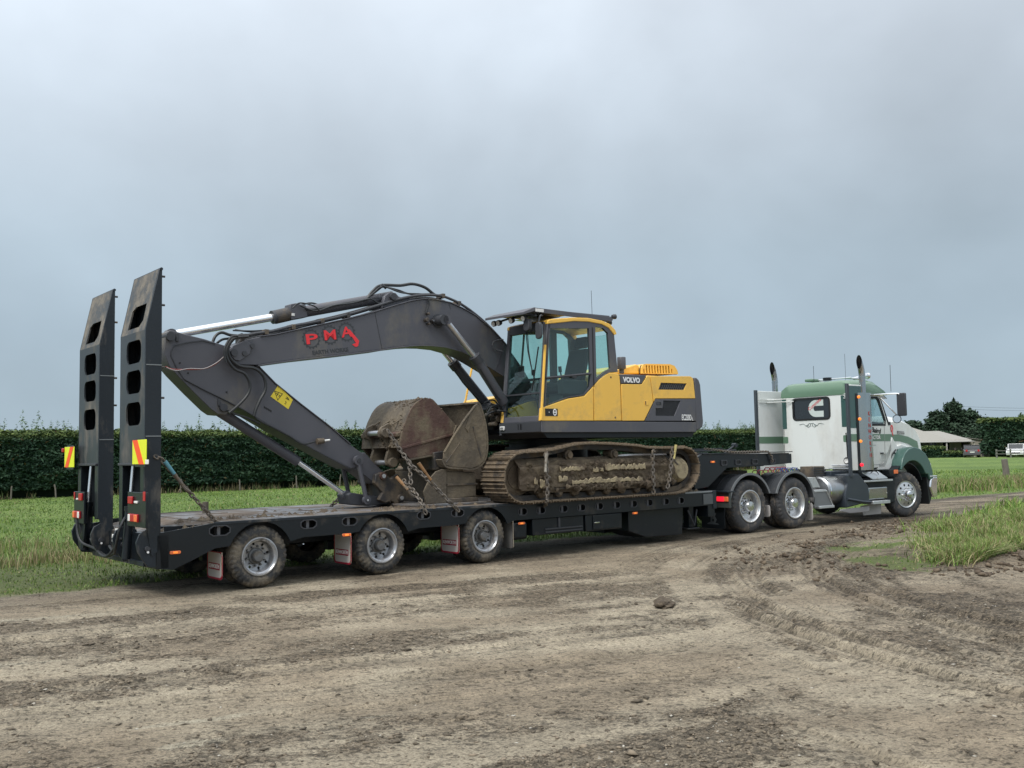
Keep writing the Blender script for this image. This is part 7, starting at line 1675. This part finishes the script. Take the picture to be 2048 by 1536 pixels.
obj('step_plate', MB().add([(4.10, .10, 1.10), (4.75, .10, 1.10), (4.95, -.0, .95), (4.35, -.0, .95), (4.10, .10, 1.08), (4.75, .10, 1.08), (4.95, .0, .93), (4.35, .0, .93)], [(0, 1, 2, 3), (7, 6, 5, 4), (0, 4, 5, 1), (1, 5, 6, 2), (2, 6, 7, 3), (3, 7, 4, 0)]), m_alu, KT)
obj('grab_loop', MB().tube([(4.35, .04, 1.07), (4.45, .03, 1.12), (4.6, .03, 1.08), (4.62, .02, 1.03)], .010, 6, 3), m_ink, KT)
lw = Kz(-.01, (1746, 1002.5), (1780, 1000), (1780, 1006), (1747, 1009)); obj('lower_step', MB().box(lw[0][0], lw[1][0], -.02, .25, lw[3][1], lw[0][1] + .0), m_alu, KT, bevel=.008)
q = Kz(.1, (1737, 1010), (1787, 1004), (1785, 1031), (1739, 1027)); obj('front_mudflap', MB().ext([(q[0][0], .32), (5.12, .36), (5.10, .10), (q[0][0] + .1, .10)], .30, .315), m_flap, KT)

# --- cab: rear wall, sides, roof
CU, C0, C1 = 4.0, .28, 2.15        # rear wall station and the two sides
rv = lambda *p: K.vz(CU, *p)
wz = rv((1585, 797), (1659, 795), (1660, 840), (1587, 839)); wv0, wv1 = wz[1][0], wz[0][0]; z0w, z1w = (wz[2][1] + wz[3][1]) / 2, (wz[0][1] + wz[1][1]) / 2
zb = rv((1606, 938))[0][1]; zr = rv((1620, 793.5))[0][1]; zt = rv((1640, 763))[0][1]
win = rrect(wv0, wv1, z0w, z1w, .09)
obj('rear_wall', MB().plate([(C0, zb), (C1, zb), (C1, zr), (C0, zr)], [win], CU, CU + .05, 'u'), m_white, KT, smooth=False)
rw = obj('rear_window', MB().ext(rrect(wv0 + .02, wv1 - .02, z0w + .02, z1w - .02, .08), CU + .012, CU + .02, 'u'), g_dark, KT, smooth=False)
obj('window_seal', MB().plate(rrect(wv0 - .012, wv1 + .012, z0w - .012, z1w + .012, .10), [rrect(wv0 + .03, wv1 - .03, z0w + .03, z1w - .03, .07)], CU - .012, CU + .014, 'u'), m_ink, rw, smooth=False)
# engine maker's C on the rear glass
cz = rv((1631.5, 817))[0]; hC = (rv((1631, 800))[0][1] - rv((1631, 834))[0][1]) / 2; wl_ = rv((1616, 817))[0][0] - rv((1646, 817))[0][0]
vr = cz[0] - wl_ / 2; vl = cz[0] + wl_ / 2
Cp = [(vr, cz[1] + hC), (cz[0] + .0, cz[1] + hC)] + [(cz[0] + .0 + (vl - cz[0]) * sin(a), cz[1] + hC * cos(a)) for a in np.linspace(.1, pi - .1, 14)] + [(cz[0], cz[1] - hC), (vr, cz[1] - hC), (vr, cz[1] - hC * .30)]
Cp += [(cz[0] + .02, cz[1] - hC * .30)] + [(cz[0] + .02 + hC * .24 * sin(a), cz[1] + hC * .30 * -cos(a)) for a in np.linspace(.2, pi - .2, 7)] + [(cz[0] + .02, cz[1] + hC * .30), (vr, cz[1] + hC * .30)]
lg = obj('engine_logo', MB().ext(Cp, CU + .004, CU + .0115, 'u'), M('pale_logo_film', (.55, .62, .60), .5), rw, smooth=False)
ang_ = radians(35); letters('Cummins', .115, M('logo_red', (.55, .06, .08), .5), lg, lambda x, y, d: (CU + .003 - d, cz[0] + .03 - (x * cos(ang_) - y * sin(ang_)), cz[1] + .10 + x * sin(ang_) + y * cos(ang_)), bold=.001, width=.42, name='logo_lettering')
# pinstripe scroll below the window
pz = rv((1623, 849))[0]; m_pin = M('dark_pinstripe', (.08, .12, .12), .5)
for s in (-1, 1):
    for pts_ in ([(.02, .02), (.06, .03), (.10, -.03), (.16, -.03), (.22, .02), (.34, .0)], [(.03, -.02), (.06, -.05), (.10, -.06), (.14, -.02), (.09, .0)], [(.0, .03), (.03, .0), (.02, -.04)]):
        obj('pinstripe', MB().tube([(CU - .004, pz[0] + s * a, pz[1] + b) for a, b in pts_], .005, 4, 4), m_pin, KT)
# side walls with door, window, stripes
S = lambda *p: K.uz(C0, *p)
zs0 = S((1745, 941))[0][1]
dw = S((1738, 794), (1758, 792.5), (1762, 796), (1773, 848), (1738, 849.5))
front_u = 5.62
cs = [(CU, zb), (5.30, zb + .02), (5.45, 1.35), (5.62, 1.6), (5.60, 2.16), (5.26, 2.86), (5.18, zr), (CU, zr)]
dwin = [(4.62, 2.20), (5.38, 2.20), (5.40, 2.28), (5.16, 2.76), (5.10, 2.80), (4.62, 2.80)]
for far in (0, 1):
    v_ = C0 if not far else C1 - .04
    obj('cab_side', MB().plate(cs, [dwin], v_, v_ + .04), m_white, KT, smooth=False)
    dg_ = obj('door_glass', MB().ext(dwin, v_ + .015, v_ + .02), g_clear, KT, smooth=False)
    vo = v_ - .003 if not far else v_ + .043
    obj('window_seal', MB().plate([(4.58, 2.16), (5.42, 2.16), (5.44, 2.30), (5.20, 2.80), (5.12, 2.85), (4.58, 2.85)], [dwin], min(vo, v_ + .02), max(vo, v_ + .02)), m_blackclean, KT, smooth=False)
    obj('green_stripe', MB().ext([(CU + .0, 1.80), (5.60, 1.80), (5.61, 1.965), (CU, 1.965)], vo - .002, vo + .002), m_green, KT)
    obj('upper_stripe', MB().ext([(CU, 2.10), (4.56, 2.10), (4.56, zr), (CU, zr)], vo - .002, vo + .002), m_dgreen, KT)
    for us in ([(4.56, 1.25), (4.56, 2.12)], [(5.34, 1.40), (5.36, 2.15)], [(4.60, 1.25), (5.25, 1.25), (5.34, 1.36)]):
        obj('door_gap', MB().tube([(a, vo, b) for a, b in us], .006, 5, 1), M('panel_gap', (.3, .32, .32), .6), KT)
    obj('a_pillar', MB().tube([(5.56, v_ + .02, 2.18), (5.24, v_ + .03, 2.84)], .035, 8, 1), m_blackclean, KT)
obj('windscreen', MB().add([(5.60, C0 + .06, 2.18), (5.60, C1 - .06, 2.18), (5.28, C1 - .12, 2.84), (5.28, C0 + .12, 2.84), (5.59, C0 + .06, 2.18), (5.59, C1 - .06, 2.18), (5.27, C1 - .12, 2.84), (5.27, C0 + .12, 2.84)], [(0, 1, 2, 3), (7, 6, 5, 4), (0, 4, 5, 1), (1, 5, 6, 2), (2, 6, 7, 3), (3, 7, 4, 0)]), g_clear, KT, smooth=False)
obj('cab_floor', MB().box(CU + .05, 5.55, C0 + .04, C1 - .04, zb, zb + .3), m_blackclean, KT); obj('firewall', MB().box(5.50, 5.58, C0 + .04, C1 - .04, zb, 2.17), m_blackclean, KT)
st2 = part_empty('seat', KT, (0, 0, 0)); OFF[st2.name] = OFF[KT.name]; st2.location = (0, 0, 0)
obj('seat_cushion', MB().box(4.55, 5.0, .5, 1.0, 1.75, 1.9), m_seat, st2, bevel=.04); obj('backrest', MB().box(4.42, 4.56, .5, 1.0, 1.85, 2.5), m_seat, st2, bevel=.05)
obj('steering_wheel', MB().tube([(5.18 + .08 * sin(a), .75 + .22 * cos(a), 2.2 + .2 * sin(a)) for a in np.linspace(0, 2 * pi, 20, endpoint=False)], .016, 6, 1, closed=True), m_ink, KT)
obj('sun_blind', MB().box(4.7, 4.72, C0 + .06, C0 + .5, 2.5, 2.75), m_blackclean, KT)
# rounded green roof
rv_ = np.linspace(0, 1, 17); ru = [(CU - .01, zr), (CU - .01, zr + .10), (CU + .02, zt - .06), (CU + .12, zt), (4.85, zt + .03), (5.1, zt - .0), (5.38, zr + .17), (5.50, zr + .05), (5.50, zr)]
vs = []
for t_ in rv_:
    x_ = C0 - .02 + (C1 - C0 + .04) * t_; ed = 1 - (abs(2 * t_ - 1)) ** 12 * .35; tilt = 0
    for a, b in ru: vs.append((a, x_, zr + (b - zr) * ed))
m = len(ru); nr_ = len(rv_)
obj('roof', MB().add(vs, [(i * m + j, i * m + (j + 1) % m, (i + 1) * m + (j + 1) % m, (i + 1) * m + j) for i in range(nr_ - 1) for j in range(m)] + [tuple(range(m)), tuple((nr_ - 1) * m + k for k in range(m))]), m_green, KT, ang=50)
obj('roof_trim', MB().tube([(CU, C0 - .02, zr), (5.2, C0 - .02, zr + .0), (5.36, C0 - .0, zr - .0)], .018, 6, 1), m_chrome, KT)
obj('sun_visor', MB().add([(5.22, C0, zr + .10), (5.22, C1, zr + .10), (5.62, C1 - .05, zr - .06), (5.62, C0 + .05, zr - .06), (5.22, C0, zr + .08), (5.22, C1, zr + .08), (5.62, C1 - .05, zr - .08), (5.62, C0 + .05, zr - .08)], [(0, 1, 2, 3), (7, 6, 5, 4), (0, 4, 5, 1), (1, 5, 6, 2), (2, 6, 7, 3), (3, 7, 4, 0)]), m_dgreen, KT, bevel=.004)
# roof furniture: horns, lamp bar, marker lamps, aerials
obj('roof_bar', MB().cyl((4.45, .5, zt + .07), (4.45, 1.75, zt + .07), .016, 8), m_chrome, KT)
hn = obj('air_horn', MB().lathe((4.55, .75, zt + .08), (1, 0, 0), [(.0, .02), (.35, .025), (.5, .07), (.51, .068)], 14), m_chrome, KT); obj('air_horn', MB().lathe((4.6, 1.7, zt + .08), (1, 0, 0), [(.0, .02), (.35, .025), (.5, .07), (.51, .068)], 14), m_chrome, KT)
obj('beacon_base', MB().cyl((4.3, 1.05, zt + .03), (4.3, 1.05, zt + .10), .10, 14), m_blackclean, KT); obj('roof_vent', MB().box(4.2, 4.5, 1.4, 1.62, zt + .03, zt + .1), m_green, KT, bevel=.02)
for v in (.5, .9, 1.22, 1.55, 1.95): obj('roof_lamp', MB().box(5.08, 5.2, v - .05, v + .05, zr + .20, zr + .26), m_orange, KT, bevel=.015)
obj('spot_lamp', MB().lathe((4.95, .45, zt + .12), (1, 0, 0), [(.0, .0), (.02, .07), (.09, .08), (.1, .0)], 14), m_chrome, KT)
a = K.uz(1.9, (1611, 725), (1613, 763))
obj('aerial', MB().tube([(4.2, 1.35, zt), (4.2, 1.35, zt + .40)], .005, 5, 1), m_ink, KT); obj('aerial', MB().tube([(4.3, .55, zt), (4.3, .55, zt + .62)], .004, 5, 1), m_greyd, KT)
a = K.uz(.05, (1782, 783), (1780, 730)); obj('aerial', MB().tube([(a[0][0], .05, a[0][1]), (a[1][0], .05, a[1][1])], .006, 5, 1), m_ink, KT)
# side extenders standing off the cab corners
for far in (0, 1):
    v = -.01 if not far else WT - .01
    xo = 0 if far else .14; ue = 4.85 if far else 4.04
    e_ = obj('side_extender', MB().box(3.42 + xo, ue, v, v + .03, zb - .02, 3.08), m_white, KT, bevel=.008)
    obj('extender_edge', MB().box(3.33 + xo, 3.42 + xo, v - .012, v + .04, zb - .16, 3.10), m_blackclean if False else M('slate_rubber_edge', (.045, .055, .068), .5), e_, bevel=.008)
    for vi in (v - .004, v + .0305):
        obj('green_stripe', MB().box(3.43 + xo, ue - .01, vi, vi + .0035, 1.80, 1.965), m_green, e_); obj('upper_stripe', MB().box(3.43 + xo, ue - .01, vi, vi + .0035, 2.10, 3.05), m_dgreen, e_) if not far else None
    for z in (2.80, 2.86): obj('strut', MB().box(3.44, CU + .1, (v + .03 if not far else v - .03), (v + .045 if not far else v - .018), z, z + .022), m_white, e_)
for z in (2.80, 2.865):
    obj('strut', MB().cyl((3.75, .0, z), (3.99, .42, z), .011, 6), m_white, KT); obj('strut', MB().cyl((3.75, WT - .02, z), (3.99, C1 - .35, z), .011, 6), m_white, KT)
# green returns on the rear wall's edges
for a_, b_, c_, d_ in ((C0 - .0, C0 + .22, 2.14, zr - .02), (C1 - .12, C1 + .0, 2.14, zr - .02)): obj('rear_stripe', MB().box(CU - .004, CU - .0005, a_, b_, c_, d_), m_dgreen, KT)
for a_, b_ in ((C0, C0 + .2), (C1 - .14, C1)): obj('rear_stripe', MB().ext(rrect(a_, b_, 1.79, 1.95, .03), CU - .004, CU - .0005, 'u'), m_green, KT)
obj('door_mark', MB().tube([(CU - .01, C0 + .12, 2.0), (CU - .02, C0 + .10, 1.6), (CU - .02, C0 + .10, 1.42)], .012, 6, 2), m_ink, KT)
wl2 = obj('work_lamp', MB().lathe((CU - .0, C0 + .1, 1.36), (-1, 0, 0), [(.0, .0), (.0, .08), (.05, .085), (.07, .07)], 18), m_ink, KT); obj('lens', MB().lathe((CU - .0, C0 + .1, 1.36), (-1, 0, 0), [(.06, .0), (.074, .055)], 14), m_whlens, wl2)
obj('grab_rail', MB().cyl((CU - .05, C0 + .02, zb + .09), (CU - .05, C0 + .5, zb + .09), .018, 8), m_alu, KT); obj('sill_trim', MB().box(CU - .04, CU + .0, C0, C0 + .6, zb - .0, zb + .03), m_alu, KT)
# exhaust stacks
m_stackc = M('sooty_chrome_stack', (.42, .43, .44), .14, metal=1, dirt=(.03, .03, .03), damt=.3, dsc=5)
def stack(v, uu, ztop, shield=True):
    s_ = obj('exhaust_stack', MB().cyl((uu, v, 2.2), (uu, v, ztop - .50), .072, 20), m_stackc, KT)
    # curved tail cut on a long slant, its mouth opening backwards
    path = lambda t: (uu - .19 * t ** 1.9 + .03 * t, ztop - .52 + .50 * t)
    def tail(r, n_=20, m_=9):
        vs = []
        for i in range(m_):
            for k in range(n_):
                a = 2 * pi * k / n_; t = i / (m_ - 1) * (.42 + .58 * (.5 + .5 * cos(a)) ** .8); x_, z_ = path(t); sl = .35 * t
                vs.append((x_ + r * cos(a) * cos(sl), v + r * sin(a), z_ + r * cos(a) * sin(sl)))
        return MB().add(vs, [(i * n_ + k, i * n_ + (k + 1) % n_, (i + 1) * n_ + (k + 1) % n_, (i + 1) * n_ + k) for i in range(m_ - 1) for k in range(n_)])
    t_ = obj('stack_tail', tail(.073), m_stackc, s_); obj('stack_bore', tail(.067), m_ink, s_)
    obj('stack_clamp', MB().cyl((uu, v, ztop - .52), (uu, v, ztop - .49), .078, 20), m_stain, s_)
    return s_
zt1 = K.uz(.12, (1716, 712))[0]; stack(.12, zt1[0] + .12, zt1[1] + .02)
zt2 = K.uz(2.58, (1540, 726))[0]; stack(2.58, zt2[0] + .16, zt2[1] + .02)
# air cleaner / stack shield box, near side: stainless with lit amber lamps and red lettering
sh = K.uz(-.03, (1713, 790), (1738, 789), (1743, 940), (1717, 941.5))
us0, us1 = 3.97, 4.50
sb = obj('stack_shield', MB().ext([(4.14 - .26 * cos(a), .02 - .12 * sin(a)) for a in np.linspace(0, pi, 15)] + [(4.40, .27), (3.88, .27)], 1.15, 2.90, 'z'), m_stain, KT, ang=30)
obj('shield_edge', MB().box(3.79, 3.875, -.03, .04, 1.10, 2.88), m_blackclean, KT, bevel=.006)
for k, z in enumerate((2.80, 2.30, 1.80)): 
    l_ = obj('marker_lamp', MB().lathe((3.87, -.05, z), (-.7, -.7, 0), [(0, .036), (.015, .036), (.022, .025), (.024, 0)], 12), m_amberlit, KT)
obj('marker_lamp', MB().lathe((3.87, -.05, 1.27), (-.7, -.7, 0), [(0, .042), (.015, .042), (.022, .03), (.024, 0)], 12), m_redlit, KT)
for i, ch in enumerate('KENWORTH'):
    letters(ch, .135, M('dull_red_letter', (.42, .07, .06), .4), sb, lambda x, y, d, z=2.42 - i * .135: (4.17 + x, -.1005 - d, z + y), bold=.001, name='shield_lettering')
# lettering on the door
letters('Baird', .17, m_ink, KT, lambda x, y, d: (5.0 + x, C0 - .006 - d, 2.05 + y - .12 * x), bold=.004, shear=.25, width=.40, name='signature_lettering')
letters('CONTRACTOR', .12, m_inkwhite, KT, lambda x, y, d: (4.80 + x, C0 - .009 - d, 1.885 + y), bold=.0035, width=.74, name='door_lettering')
obj('door_note', MB().box(4.75, 4.98, C0 - .004, C0 - .001, 1.70, 1.712), M('panel_gap', (.3, .32, .32), .6), KT); obj('door_handle', MB().box(5.14, 5.26, C0 - .03, C0, 1.50, 1.53), m_ink, KT, bevel=.008)
# mirrors on chrome arms
mz = K.uz(-.12, (1795, 789), (1805, 786), (1805, 832), (1793, 834))
mu = (mz[0][0] + mz[1][0]) / 2
mr_ = obj('door_mirror', MB().ext(rrect(-.24, -.02, mz[2][1], mz[1][1], .03), mu - .0, mu + .07, 'u'), m_greyd, KT, bevel=.015)
obj('mirror_glass', MB().ext(rrect(-.225, -.035, mz[2][1] + .02, mz[1][1] - .02, .02), mu - .004, mu - .001, 'u'), m_greyd, mr_)
obj('mirror_arm', MB().tube([(4.9, C0, zr - .0), (5.3, .16, zr + .02), (mu, -.06, zr + .02), (mu + .02, -.13, zr - .02), (mu + .03, -.13, mz[1][1])], .020, 8, 3), m_chrome, KT)
obj('mirror_arm', MB().tube([(5.22, C0, zr - .04), (mu + .02, -.08, mz[2][1] - .06)], .015, 8, 1), m_chrome, KT)
c_ = K.uz(-.12, (1794, 838))[0]; rm_ = obj('round_mirror', MB().lathe((c_[0], -.12, c_[1]), (-.9, -.3, 0), [(-.03, .0), (-.02, .08), (.0, .10), (.01, .10)], 20), m_ink, KT); obj('mirror_glass', MB().lathe((c_[0], -.12, c_[1]), (-.9, -.3, 0), [(.011, .0), (.011, .085)], 18), m_chrome, rm_)
obj('door_mirror', MB().ext(rrect(WT + .02, WT + .24, mz[2][1], mz[1][1], .03), mu, mu + .07, 'u'), m_greyd, KT, bevel=.015); obj('mirror_arm', MB().tube([(5.2, C1, zr), (mu + .03, WT + .1, zr)], .018, 8, 1), m_chrome, KT)
# --- bonnet: narrow sloping nose between broad guards
HV0, HV1 = .36, 2.08
nose_ = [(5.62, 1.45), (5.64, 2.28), (5.80, 2.40), (6.15, 2.42), (6.55, 2.33), (6.86, 2.16), (7.02, 1.93), (7.08, 1.60), (7.08, .95), (6.0, .95)]
vs = []; nn_ = 13
for k in range(nn_):
    t_ = k / (nn_ - 1); x_ = HV0 + (HV1 - HV0) * t_; e_ = 1 - abs(2 * t_ - 1) ** 5 * .10
    for a, b in nose_: vs.append((a, x_, .95 + (b - .95) * (e_ if b > 1.3 else 1)))
m = len(nose_)
obj('bonnet', MB().add(vs, [(i * m + j, i * m + (j + 1) % m, (i + 1) * m + (j + 1) % m, (i + 1) * m + j) for i in range(nn_ - 1) for j in range(m)] + [tuple(range(m)), tuple((nn_ - 1) * m + k for k in range(m))]), m_white, KT, ang=40)
for v in (HV0 - .004, HV1):
    obj('bonnet_stripe', MB().ext([(5.66, 1.80), (5.66, 1.965), (6.1, 1.95), (6.5, 1.90), (6.90, 1.78), (6.96, 1.55), (6.5, 1.72), (6.1, 1.79)], v - .001, v + .004), m_green, KT)
    obj('vent', MB().ext([(6.02, 1.97), (6.02, 2.04), (6.32, 2.03), (6.34, 1.96)], v - .006, v - .001), m_greyd, KT)
    for k in range(3): obj('vent_slat', MB().box(6.03, 6.32, v - .012, v - .005, 1.975 + .02 * k, 1.982 + .02 * k), m_whlens, KT)
obj('cowl_gap', MB().tube([(5.60, .36, 2.22), (5.64, .36, 1.9), (5.72, .34, 1.45)], .025, 6, 1), m_ink, KT)
obj('cowl', MB().ext([(5.56, 2.17), (5.68, 2.17), (5.68, 2.26), (5.56, 2.24)], C0 + .02, C1 - .02), m_blackclean, KT, bevel=.01)
obj('red_ribbon_badge', MB().plate([(5.80 + .05 * cos(a), 2.10 + .085 * sin(a)) for a in np.linspace(0, 2 * pi, 16, endpoint=False)], [[(5.80 + .025 * cos(a), 2.10 + .06 * sin(a)) for a in np.linspace(0, 2 * pi, 12, endpoint=False)]], HV0 - .010, HV0 - .005), m_inkred, KT, smooth=False)
obj('ribbon_tail', MB().ext([(5.785, 2.02), (5.815, 2.02), (5.85, 1.92), (5.83, 1.92)], HV0 - .010, HV0 - .005), m_inkred, KT)
obj('bonnet_latch', MB().tube([(5.62, .30, 1.48), (5.72, .28, 1.53), (5.82, .30, 1.60)], .025, 6, 2), m_ink, KT); obj('bonnet_latch', MB().tube([(5.60, .30, 1.38), (5.66, .28, 1.50), (5.86, .30, 1.50)], .022, 6, 2), m_ink, KT)
# front guards, green, with white inner sweep
for far in (0, 1):
    v0, v1 = (.02, .46) if not far else (WT - .46, WT - .02)
    outr = [(5.36, 1.13), (5.44, 1.34), (5.58, 1.50), (5.78, 1.60), (6.05, 1.645), (6.35, 1.60), (6.62, 1.48), (6.84, 1.28), (6.95, 1.05), (6.96, .86), (6.78, .84), (6.70, .98)]
    outr = [(5.58 + (a_ - 5.36) * 1.38 / 1.60, b_) for a_, b_ in outr]; inr = arc(6.02, .70, .62, 28, 140, 12)
    obj('front_guard', MB().ext(outr + [(p_[0] + .06, p_[1]) for p_ in inr[:-1]] + [(5.60, 1.10)], v0, v1), M('blue_green_guard_paint', (.055, .125, .108), .35, var=.08, coat=.35), KT, bevel=.035, seg=3)
    obj('wheel_arch_lining', MB().ribbon(arc(5.90, .62, .66, 20, 150, 16), .02, v0 + .04, v1), m_blackclean, KT)
    vv_ = v0 - .012 if not far else v1 + .0
    obj('indicator', MB().box(5.26, 5.42, vv_, vv_ + .03, 1.03, 1.12), m_orange, KT, bevel=.006); obj('indicator_base', MB().box(5.06, 5.26, vv_ + .01, vv_ + .2, 1.02, 1.13), m_blackclean, KT, bevel=.01)
    obj('headlamp', MB().ext(rrect(v0 + .05, v1 - .05, 1.02, 1.26, .05), 6.86, 6.99, 'u'), m_whlens, KT, bevel=.02)
    obj('inner_sweep', MB().ext([(5.0, 1.12), (5.57, 1.12), (5.66, 1.34), (5.84, 1.52), (5.9, 1.66), (5.68, 1.9), (5.45, 1.55), (5.2, 1.5)], (C0 if not far else C1 - .2), (C0 + .2 if not far else C1)), m_white, KT, bevel=.02)
obj('white_sweep', MB().ext([(5.55, 1.52), (5.80, 1.66), (6.1, 1.72), (6.5, 1.64), (6.85, 1.40), (6.96, 1.42), (6.97, 1.5), (5.6, 1.6)], .30, 2.14), m_white, KT, bevel=.03)
bp_ = obj('bumper', MB().ext([(7.0, .42), (7.12, .42), (7.16, .9), (7.0, .92), (6.86, .86), (6.80, .66), (6.92, .42)], .02, WT - .02), m_chrome, KT, bevel=.03, seg=3)
obj('bumper_top', MB().box(6.82, 7.14, .01, WT - .01, .905, .935), m_alu, KT, bevel=.01); obj('radiator_grille', MB().box(6.98, 7.03, .7, 1.74, 1.0, 1.75), m_chrome, KT, bevel=.02)
for k in range(12): obj('grille_bar', MB().box(7.03, 7.045, .78 + k * .075, .80 + k * .075, 1.05, 1.70), m_alu, KT)
obj('engine_block', MB().box(5.7, 6.8, .8, 1.64, .6, 1.2), m_blackclean, KT); obj('lower_apron', MB().ext([(6.90, .40), (6.80, .9), (6.72, .9), (6.80, .25)], .06, .45), m_ink, KT)
